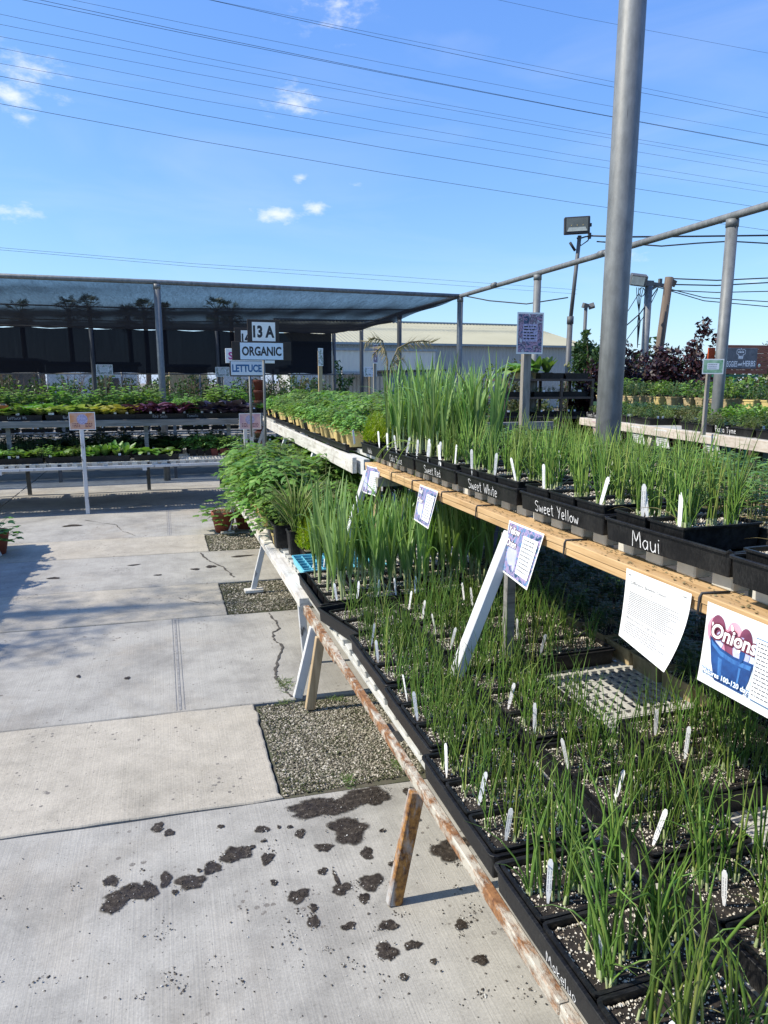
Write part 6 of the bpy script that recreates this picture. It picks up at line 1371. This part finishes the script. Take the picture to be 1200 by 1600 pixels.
b.add(vs, [(2 * i, 2 * i + 2, 2 * i + 3, 2 * i + 1) for i in range(n)]); b.add([(14.6, 37.5, 0), (14.6, 40, 0), (14.6, 40, 3.2), (14.6, 37.5, 3.2)], [(0, 1, 2, 3)]); wpart('lean_to_wall', b, 'cream_wall')
b = MB(); b.box((11.5, 38.7, 3.26), (6.4, 2.6, .12)); b.box((11.5, 37.45, 2.05), (6.2, .1, .12)); wpart('lean_to_trim', b, 'grey_trim')
t = thing('shed', 'small grey shed with dark roof edge behind the far tomatoes', 'shed', (6.45, 18, 0)); b = MB(); b.box((0, .8, .9), (1.5, 1.6, 1.8)); ob('wall', b.mesh('wall', 'shed_wall'), t); b = MB(); b.beam((-.85, .8, 1.83), (.85, .8, 1.86), 1.8, .05); ob('roof', b.mesh('roof', 'dark_clutter'), t)
for x in (-.4, .1, .55): b = MB(); b.box((x, -.01, .9), (.05, .03, 1.8)); ob('batten', b.mesh('batten', 'grey_trim'), t)
# bright clutter beyond the curtain: low buildings, van, fence, bare bushes
for i, (x, y, w, d, h, m, lb, cat) in enumerate(((-6.5, 34, 3.2, 3, 2.4, 'dark_clutter', 'dark low building far left beyond the chain-link fence', 'building'), (-2.6, 33, 3.4, 3, 2.25, 'pale_clutter', 'white low building left of the shade post', 'building'), (1.2, 34, 1.6, 3, 2.2, 'tan_pulp', 'tan hut beyond the fence', 'hut'), (3.4, 33, 1.6, 3, 2.2, 'pale_clutter', 'pale building seen below the LETTUCE sign', 'building'), (6.0, 32, 1.4, 3, 2.15, 'pale_clutter', 'white hut right of the orange stack', 'hut'), (-5.4, 24.5, 1.3, .3, 1.8, 'dark_clutter', 'dark screen panel at the left end of the fence', 'screen'))):
    t = thing('low_building' if cat != 'screen' else 'screen_panel', lb, cat, (x, y, 0)); b = MB(); b.box((0, 0, h / 2), (w, d, h)); ob('wall', b.mesh('wall', m), t); b = MB(); b.box((0, 0, h + .05), (w + .3, d + .3, .1)); ob('roof', b.mesh('roof', 'grey_trim'), t)
    if cat != 'screen':
        for q in (.2,): b = MB(); b.box((w * q, -d / 2 - .01, h * .62), (w * .18, .04, h * .28)); ob('window', b.mesh('window', 'dark_clutter'), t)
t = thing('chain_link_fence', 'chain-link fence behind the shaded benches', 'fence', (0, 23.4, 0)); b = MB()
for i in range(150):
    x = -8 + .12 * i
    for sg in (-1, 1): b.tube([(x, 0, 0), (x + sg * 1.8, 0, 1.8)], .0018, 3, 0, False)
ob('wire_mesh', b.mesh('wire_mesh', 'dark_steel'), t)
for i in range(9): b = MB(); b.tube([(-8 + 2.3 * i, 0, 0), (-8 + 2.3 * i, 0, 1.95)], .03, 8); ob('post', b.mesh('post', 'galvanised'), t)
b = MB(); b.tube([(-8, 0, 1.8), (11, 0, 1.8)], .02, 6); ob('top_rail', b.mesh('top_rail', 'galvanised'), t)
for i in range(14):
    t = thing('bare_bush', 'bare twiggy bush by the chain-link fence, %s from the left' % nth(i), 'bush', (-5.8 + .82 * i, 22.7 + .1 * (i % 3), 0), 0, 'bare bushes by the fence'); PR.seed(i); b = MB()
    for k in range(26):
        az = PR.uniform(0, 6.28); L = PR.uniform(.9, 1.9); q = PR.uniform(.1, .5); p0 = Vector((0, 0, 0)); p1 = Vector((math.cos(az) * q * .4, math.sin(az) * q * .4, L * .5)); p2 = Vector((math.cos(az) * q, math.sin(az) * q, L)); b.tube([p0, p1, p2], [.02, .012, .004], 4, 0, False)
        for w in range(3): s0 = p1.lerp(p2, PR.random()); b.tube([s0, s0 + Vector((PR.uniform(-.3, .3), PR.uniform(-.3, .3), PR.uniform(.05, .4)))], [.006, .002], 3, 0, False)
    ob('twigs', b.mesh('twigs', 'bark'), t)
    ob('leaves', leaf_cloud(900, [(0, 0, 1.0, .5, .5, .7, 1)], .05, 'dark_leaf', i), t)
t = thing('crate_stack', 'stack of orange terracotta pots beyond the far tomatoes', 'pot stack', (2.02, 15.6, 0))
for k in range(7): b = MB(); b.lathe([(.08, 0), (.11, .16), (.12, .16), (.12, .22), (.10, .22)], 14); ob('pot', b.mesh('pot', 'terracotta'), t, (0, 0, .22 * k + .06))
# brown steel rack
rk = thing('steel_rack', 'brown steel plant rack with shelves left of the thick pole', 'rack', (5.2, 9.0, 0)); KO = Vector((5.2, 9.0, 0))
def kpart(name, b, mat='brown_steel'): o = ob(name, b.mesh(name, mat), rk); o.location = -KO; return o
for x in (4.55, 5.42, 5.92):
    for y in (9.0, 9.6): b = MB(); b.box((x, y, .8), (.035, .035, 1.6)); kpart('upright', b)
for z in (1.58, 1.33, 1.05, .72, .4): b = MB(); b.box((5.235, 9.3, z), (1.42, .64, .03)); kpart('shelf', b)
for z, nm in ((1.345, 'top'), (1.065, 'middle'), (.735, 'low')):
    for i in range(3): far_tray(4.78 + .46 * i, 9.2, z, RND.choice([SEED['herb_leaf'], SEED['grey_leaf'], SEED['lettuce_leaf']]), 'tray of small herbs, %s from left on the %s rack shelf' % (nth(i), nm), 'trays on the brown rack', 4, w=.42, s=.85)
for i, (x, m) in enumerate(((4.85, 'pale_leaf'), (5.12, 'lettuce_leaf'), (5.3, 'lettuce_leaf'))): potted('tan' if i < 2 else 'black', shrubm if False else RND.choice(ROS['romaine']) if i else RND.choice(ROS['squash']), (x, 9.2, 1.595), 'leafy plant in a pot on top of the brown rack, %s from left' % nth(i), 'pots on top of the brown rack', s=1.5)
for i in range(2): tray(5.42 + .0 * i + .40 * i - .15, 9.15, 1.595, .38, .3, 'empty black tray on top of the brown rack, %s of two' % nth(i), 'empty trays on the rack', h=.08)
# grey bench before the rack
t = thing('plant_bench', 'grey weathered bench end in front of the brown rack', 'plant bench', (3.7, 7.3, 0))
b = MB(); b.box((0, 0, 1.06), (1.2, .05, .09), ch=.003); ob('rail', b.mesh('rail', 'grey_board'), t); b = MB(); b.box((0, .4, 1.07), (1.2, .75, .03)); ob('shelf', b.mesh('shelf', 'dark_clutter'), t)
for x in (-.5, .55): b = MB(); b.beam((x + .03, 0, 0), (x, .02, 1.02), .05, .04, up=(0, 1, 0)); ob('leg', b.mesh('leg', 'chipped_paint'), t)
for i in range(2): tray(3.45 + .56 * i, 7.5, 1.09, .54, .28, 'empty black tray on the grey bench, %s of two' % nth(i), 'empty trays on the grey bench')

# ================================================================== LIGHTS, UTILITY POLE, WIRES
def tubes_obj(name, pts, r, mat, label, cat, group=None, n=5):
    b = MB(); b.tube(pts, r, n); return tag(ob(name, b.mesh(name, mat)), label, cat, group)
fl = thing('floodlight_pole', 'square floodlight on a thin pole left of the thick pole', 'floodlight', (6.43, 10.5, 0))
b = MB(); b.tube([(-.02, 0, 0), (.0, 0, 2.55)], .045, 10); b.tube([(.0, 0, 2.5), (.10, 0, 3.85)], .032, 10); b.tube([(0.0, 0, 2.48), (0.0, 0, 2.60)], .055, 10); ob('pole_shaft', b.mesh('pole_shaft', 'dark_steel'), fl)
hd = ob('lamp_housing', None, fl) if False else None
b = MB(); b.box((0, 0, 0), (.40, .09, .26), ch=.012); b.box((.215, .02, 0), (.03, .05, .05)); lamp = ob('lamp_housing', b.mesh('lamp_housing', 'wire_black'), fl, (.01, -.05, 3.99), (rad(4), rad(-2), rad(-24)))
b = MB(); b.box((0, -.0475, .01), (.335, .004, .20)); ob('lamp_glass', b.mesh('lamp_glass', 'lamp_glass'), lamp)
b = MB(); b.add([(-.155, -.0505, -.088), (.155, -.0505, -.088), (.13, -.0505, -.03), (-.13, -.0505, -.03)], [(0, 1, 2, 3)]); ob('reflector', b.mesh('reflector', 'reflector'), lamp)
b = MB(); [b.box((-.09 + .09 * k, -.0505, .0), (.014, .002, .014)) for k in range(3)]; ob('light_chips', b.mesh('light_chips', 'yellow_pot'), lamp)
b = MB(); b.tube([(.05, 0, 3.82), (.12, -.02, 3.70), (.24, -.02, 3.78), (.3, 0, 3.86)], .01, 5); b.tube([(.08, 0, 3.80), (.2, 0, 3.84), (.3, 0, 3.86)], .012, 5); b.box((.28, 0, 3.86), (.04, .04, .09)); b.tube([(.03, 0, 3.62), (-.07, 0, 3.74)], .022, 5); ob('cable', b.mesh('cable', 'wire_black'), fl)
f2 = thing('floodlight_pole', 'tilted floodlight on a grey pole beside the wooden utility pole', 'floodlight', (9.02, 12, 0))
b = MB(); b.tube([(0, 0, 0), (0, 0, 3.35)], .07, 12); ob('pole_shaft', b.mesh('pole_shaft', 'galvanised'), f2)
b = MB(); b.box((0, 0, 0), (.30, .22, .20), ch=.012); lamp = ob('lamp_housing', b.mesh('lamp_housing', 'dark_steel'), f2, (-.28, -.05, 3.45), (rad(18), rad(8), rad(-25))); b = MB(); b.box((-.02, -.113, 0), (.24, .004, .15)); ob('reflector', b.mesh('reflector', 'reflector'), lamp)
b = MB(); b.beam((-.2, 0, 3.42), (.32, 0, 3.38), .06, .06); b.box((-.02, 0, 3.40), (.18, .12, .10)); b.beam((.06, 0, 3.3), (.28, 0, 3.42), .03, .05); b.box((.25, 0, 3.46), (.06, .05, .08)); ob('bracket', b.mesh('bracket', 'dark_steel'), f2)
b = MB()
for k in range(4): b.tube([(-.12 - .05 * k, 0, 3.32), (-.16 - .03 * k, 0, 3.12), (-.20 + .02 * k, 0, 2.7), (-.17, 0, 2.2)], .008, 4, 0, False)
b.tube([(-.15 + .07 * math.cos(a), 0, 3.24 + .08 * math.sin(a)) for a in np.linspace(0, 6.28, 12)], .009, 4, 0, False); ob('cable_loops', b.mesh('cable_loops', 'wire_black'), f2)
f3 = thing('floodlight_pole', 'small distant twin floodlight right of the warehouse', 'floodlight', (23.0, 36, 0)); b = MB(); b.tube([(0, 0, 0), (0, 0, 5.6)], .10, 8); ob('pole_shaft', b.mesh('pole_shaft', 'dark_steel'), f3)
for x, r_ in ((-.05, .25), (.35, -.5)): b = MB(); b.box((0, 0, 0), (.34, .2, .28), ch=.02); ob('lamp_housing', b.mesh('lamp_housing', 'dark_steel'), f3, (x, 0, 5.75), (r_, r_ * .6, r_))
up_ = thing('utility_pole', 'brown wooden utility pole rising from the burgundy shrubs', 'utility pole', (9.25, 12.1, 0)); b = MB(); b.tube([(0, 0, 0), (.30, 0, 3.55)], [.088, .08], 10); ob('pole_shaft', b.mesh('pole_shaft', 'pole_wood'), up_)
b = MB(); b.beam((.25, .0, 3.5), (.42, -.05, 3.42), .03, .12); ob('cross_bracket', b.mesh('cross_bracket', 'pole_wood'), up_)
b = MB(); b.box((6.25, 12.6, .9), (.06, .06, 1.8)); tag(ob('fence_post', b.mesh('fence_post', 'galvanised'), None), 'pale thin post left of the burgundy shrubs', 'post')
WIRES = [[(-17.407, 23.533), (-6.682, 23.020), (2.830, 22.567), (13.958, 22.041), (27.149, 21.419), (43.036, 20.674), (70.065, 19.412)], [(-17.300, 24.333), (-6.655, 23.326), (2.831, 22.576), (13.958, 21.832), (27.167, 21.098), (43.072, 20.378), (70.055, 19.454)], [(-17.547, 22.480), (-6.796, 21.715), (2.763, 21.125), (13.958, 20.517), (27.234, 19.888), (43.212, 19.232), (70.325, 18.300)], [(-17.565, 22.346), (-6.822, 21.420), (2.743, 20.717), (13.958, 20.005), (27.267, 19.282), (43.295, 18.547), (70.502, 17.543)], [(-17.606, 22.033), (-6.838, 21.237), (2.738, 20.610), (13.958, 19.952), (27.269, 19.254), (43.300, 18.504), (70.537, 17.396)], [(-17.690, 21.402), (-6.916, 20.344), (2.690, 19.574), (13.958, 18.831), (27.331, 18.125), (43.426, 17.470), (70.698, 16.708)], [(-17.787, 20.674), (-6.958, 19.858), (2.673, 19.229), (13.958, 18.581), (27.343, 17.910), (43.458, 17.210), (70.813, 16.216)], [(-17.864, 20.093), (-7.009, 19.279), (2.646, 18.651), (13.958, 18.006), (27.375, 17.339), (43.527, 16.644), (70.943, 15.661)], [(-17.911, 19.744), (-7.057, 18.727), (2.614, 17.967), (13.958, 17.212), (27.424, 16.463), (43.639, 15.726), (71.151, 14.769)], [(-18.029, 18.860), (-7.122, 17.988), (2.584, 17.329), (13.958, 16.667), (27.449, 16.0), (43.687, 15.330), (71.231, 14.429)], [(-18.080, 18.470), (-7.176, 17.368), (2.548, 16.554), (13.958, 15.754), (27.506, 14.974), (43.822, 14.223), (71.498, 13.287)], [(-18.250, 17.195), (-7.293, 16.025), (2.482, 15.162), (13.958, 14.315), (27.589, 13.492), (44.008, 12.702), (71.864, 11.724)], [(-16.835, 27.829), (-6.364, 26.653), (2.987, 25.889), (13.958, 25.259), (26.961, 24.801), (42.561, 24.571), (68.814, 24.756)]]
for i, w in enumerate(WIRES):
    tubes_obj('power_line', [(x, 45, z) for x, z in w], .012 if i in (1, 3, 4, 10, 11) else .0085, 'wire_black', 'power line crossing the sky, %s from the top at the right edge' % nth({12: 0}.get(i, i + 1)), 'power line', 'power lines crossing the sky', 4)
for i, z in enumerate((0, .28)): tubes_obj('power_line', [(-19, 45, 9.5 - z), (-8, 45, 8.75 - z * .4), (2.2, 45, 8.39 - z * .6), (14, 45, 8.2 - z), (28, 45, 7.85 - z)], .008, 'wire_black', 'low distant power line just above the shade cloth, %s of two' % ['upper', 'lower'][i], 'power line', 'low distant power lines', 4)
CB = [('two strands of cable running right from the square floodlight', [(6.72, 10.5, 3.86), (7.3, 10.3, 3.84), (8.3, 10.0, 3.85), (9.5, 9.6, 3.86)], .014), ('sagging cable passing behind the steel frame post', [(6.85, 10.5, 3.78), (7.4, 9.6, 3.585), (8.056, 9.6, 3.663), (8.658, 9.6, 3.724), (9.541, 9.6, 3.734)], .011), ('cable slung between frame corner and floodlight pole', [(5.17, 12.0, 3.05), (5.5, 11.6, 2.93), (5.95, 11.1, 2.84), (6.4, 10.55, 2.9)], .01)]
for lb, pts, r_ in CB: tubes_obj('cable', pts, r_, 'wire_black', lb, 'cable')
for i, pts in enumerate(([(9.6, 12.1, 3.53), (10.77, 12.2, 3.556), (12.2, 12.2, 3.665), (14, 12.2, 3.8)], [(9.6, 12.1, 3.42), (10.78, 12.2, 3.458), (12.22, 12.2, 3.576), (14, 12.2, 3.7)], [(9.6, 12.1, 3.31), (10.79, 12.2, 3.323), (12.24, 12.2, 3.4), (14, 12.2, 3.5)], [(9.3, 12.1, 3.38), (10.49, 12.2, 3.213), (12.267, 12.2, 3.183), (14, 12.2, 3.2)], [(9.3, 12.1, 3.36), (10.497, 12.2, 3.152), (12.28, 12.2, 3.081), (14, 12.2, 3.08)])): tubes_obj('cable', pts, .012 if i < 2 else .009, 'wire_black', 'cable leaving the utility pole to the right, %s from the top' % nth(i), 'cable', 'cables right of the utility pole', 4)
for i, pts in enumerate(([(9.23, 12, 3.33), (8.86, 12, 2.84), (8.3, 12, 2.4)], [(9.23, 12, 3.30), (9.0, 12, 2.846), (8.4, 12, 2.1)], [(8.8, 12, 3.2), (8.4, 12, 2.6), (8.0, 12, 2.1)])): tubes_obj('cable', pts, .012 if i == 0 else .008, 'wire_black', 'cable sloping down left from the tilted floodlight, %s of three' % nth(i), 'cable', 'cables left of the tilted floodlight', 4)

# ================================================================== AISLE FLOOR OBJECTS
potted('terra', STRAW[0], (.56, 7.50, 0), 'terracotta pot of strawberry plants under the white bench corner', None, 'strawberry_pot', 'potted plant', s=1.35)
potted('terra', STRAW[1], (-1.52, 7.1, 0), 'terracotta pot of strawberry plants at the left edge of the aisle', None, 'strawberry_pot', 'potted plant', s=1.2)
potted('terra', STRAW[0], (.80, 7.62, 0), 'second terracotta pot half hidden under the white bench corner', None, 'strawberry_pot', 'potted plant', s=1.0)
PR.seed(3); b = MB()
for k in range(60): blade(b, (PR.gauss(0, .02), PR.gauss(0, .04), 0), PR.uniform(0, 6.28), PR.uniform(.3, 1.3), PR.uniform(.02, .055), .0013, .5, 3, 3)
tag(ob('weed_tuft', b.mesh('weed_tuft', 'onion_leaf'), None, (.53, 3.47, 0)), 'tiny weed tuft growing from the crack beside the wooden leg', 'weed')
for i, (x, y) in enumerate(((.62, 2.50), (.75, 3.22), (.5, 3.26), (.85, 2.55))): tag(ob('weed_tuft', b.mesh('weed_tuft', 'onion_leaf'), None, (x, y, 0), (0, 0, i), .6), 'tiny weed tuft on the edge of the near gravel patch, %s of four' % nth(i), 'weed', 'weeds at the gravel edge')
# left-hand bench: mostly out of view, its plants shade the aisle
lb_ = thing('plant_bench', 'plant bench at the left edge of the aisle with white leg', 'plant bench', (-1.65, 5.5, 0)); LO = Vector((-1.65, 5.5, 0))
def lpart(name, b, mat): o = ob(name, b.mesh(name, mat), lb_); o.location = -LO; return o
b = MB(); b.box((-1.66, 5.35, LZ), (.05, 4.2, .05)); lpart('lower_rail', b, 'weathered_white'); b = MB(); b.box((-2.1, 5.35, LZ + .03), (.85, 4.2, .03)); lpart('lower_shelf', b, 'white_plastic')
b = MB(); b.box((-2.2, 5.35, UZ), (.05, 4.2, .09)); lpart('upper_rail', b, 'weathered_white'); b = MB(); b.box((-2.7, 5.35, UZ + .03), (1.0, 4.2, .03)); lpart('upper_shelf', b, 'white_plastic')
for y in (3.6, 5.4, 7.0): b = MB(); b.beam((-1.47, y, 0), (-1.62, y, LZ), .03, .04, up=(1, 0, 0)); lpart('leg', b, 'white_paint'); b = MB(); b.beam((-1.8, y, LZ), (-2.2, y, UZ), .03, .04, up=(1, 0, 0)); lpart('upper_leg', b, 'white_paint')
for i in range(14):
    potted('black', RND.choice(TOM_BIG), (-2.42 + U(-.06, .06), 3.5 + .28 * i, UZ + .045), 'tall tomato on the left bench, %s from the near end' % nth(i), 'tall plants on the left bench', 'tomato_plant', 'tomato plant', s=U(.5, .8))
    potted('black', RND.choice(TOM), (-1.95 + U(-.05, .05), 3.5 + .28 * i, LZ + .045), 'low tomato on the left bench, %s from the near end' % nth(i), 'low plants on the left bench', 'tomato_plant', 'tomato plant', s=U(.8, 1.0))

shrub('unseen_shade_tree', 'unseen leafy tree added left of the aisle to shade the concrete', 'tree', (-7.1, 5.7, 0), 8.4, 3.1, 'dark_leaf', 46000, .032, 990, stems=18, D=2.4)  # out-of-view tree, added so its crown throws soft shade on the slabs

for i in range(9):
    shrub('hedge_bush', 'dark bush beyond the chain-link fence, %s from the left' % nth(i), 'bush', (-7.2 + 1.75 * i, 28.5 + .5 * (i % 3), 0), 2.3 + .3 * (i % 2), 1.5, ['dark_leaf', 'olive_leaf', 'dark_leaf'][i % 3], 1500, .08, 1000 + i, 'dark bushes beyond the fence')
for i in range(5):
    shrub('olive_bush', 'scrubby bush under the utility pole, %s from the left' % nth(i), 'shrub', (5.85 + .62 * i, 8.9 - .12 * i, 0), 1.72, .8, ['olive_leaf', 'olive_leaf', 'burgundy_leaf'][i % 3], 4600, .03, 1020 + i, 'scrubby bushes under the utility pole')

for i, (y0, y1) in enumerate(((2.47, 3.29), (4.73, 5.53), (6.65, 7.42))):
    def edge(c, r, y0=y0, y1=y1):
        d = np.minimum(np.minimum(c[:, 0] - GX, c[:, 1] - y0), y1 - c[:, 1]); q = np.sin(c[:, 0] * 17 + i) * np.sin(c[:, 1] * 13 + 2 * i) * .5 + .5
        return (r.uniform(0, 1, len(c)) < np.exp(-np.clip(d, 0, 1) / .05) + .55 * (q > .66)) & (c[:, 1] < y1 - .012 + TILT * (c[:, 0] - .3)) & (c[:, 1] > y0 + .012 + TILT * (c[:, 0] - .3))
    o = ob('moss', rock_field('moss', 9000, GX + .006, 1.4, y0, y1, .002, .007, -.006, 'moss_bit', .7, edge, 200 + i)); o['kind'] = 'stuff'
    o = ob('gravel', rock_field('gravel', 90, GX - .12, GX + .6, y0 - .06, y1 + .05, .002, .006, .001, 'gravel_stone', .7, lambda c, r, y0=y0, y1=y1: (c[:, 0] < GX) | (c[:, 1] < y0 - .02), 220 + i)); o['kind'] = 'stuff'
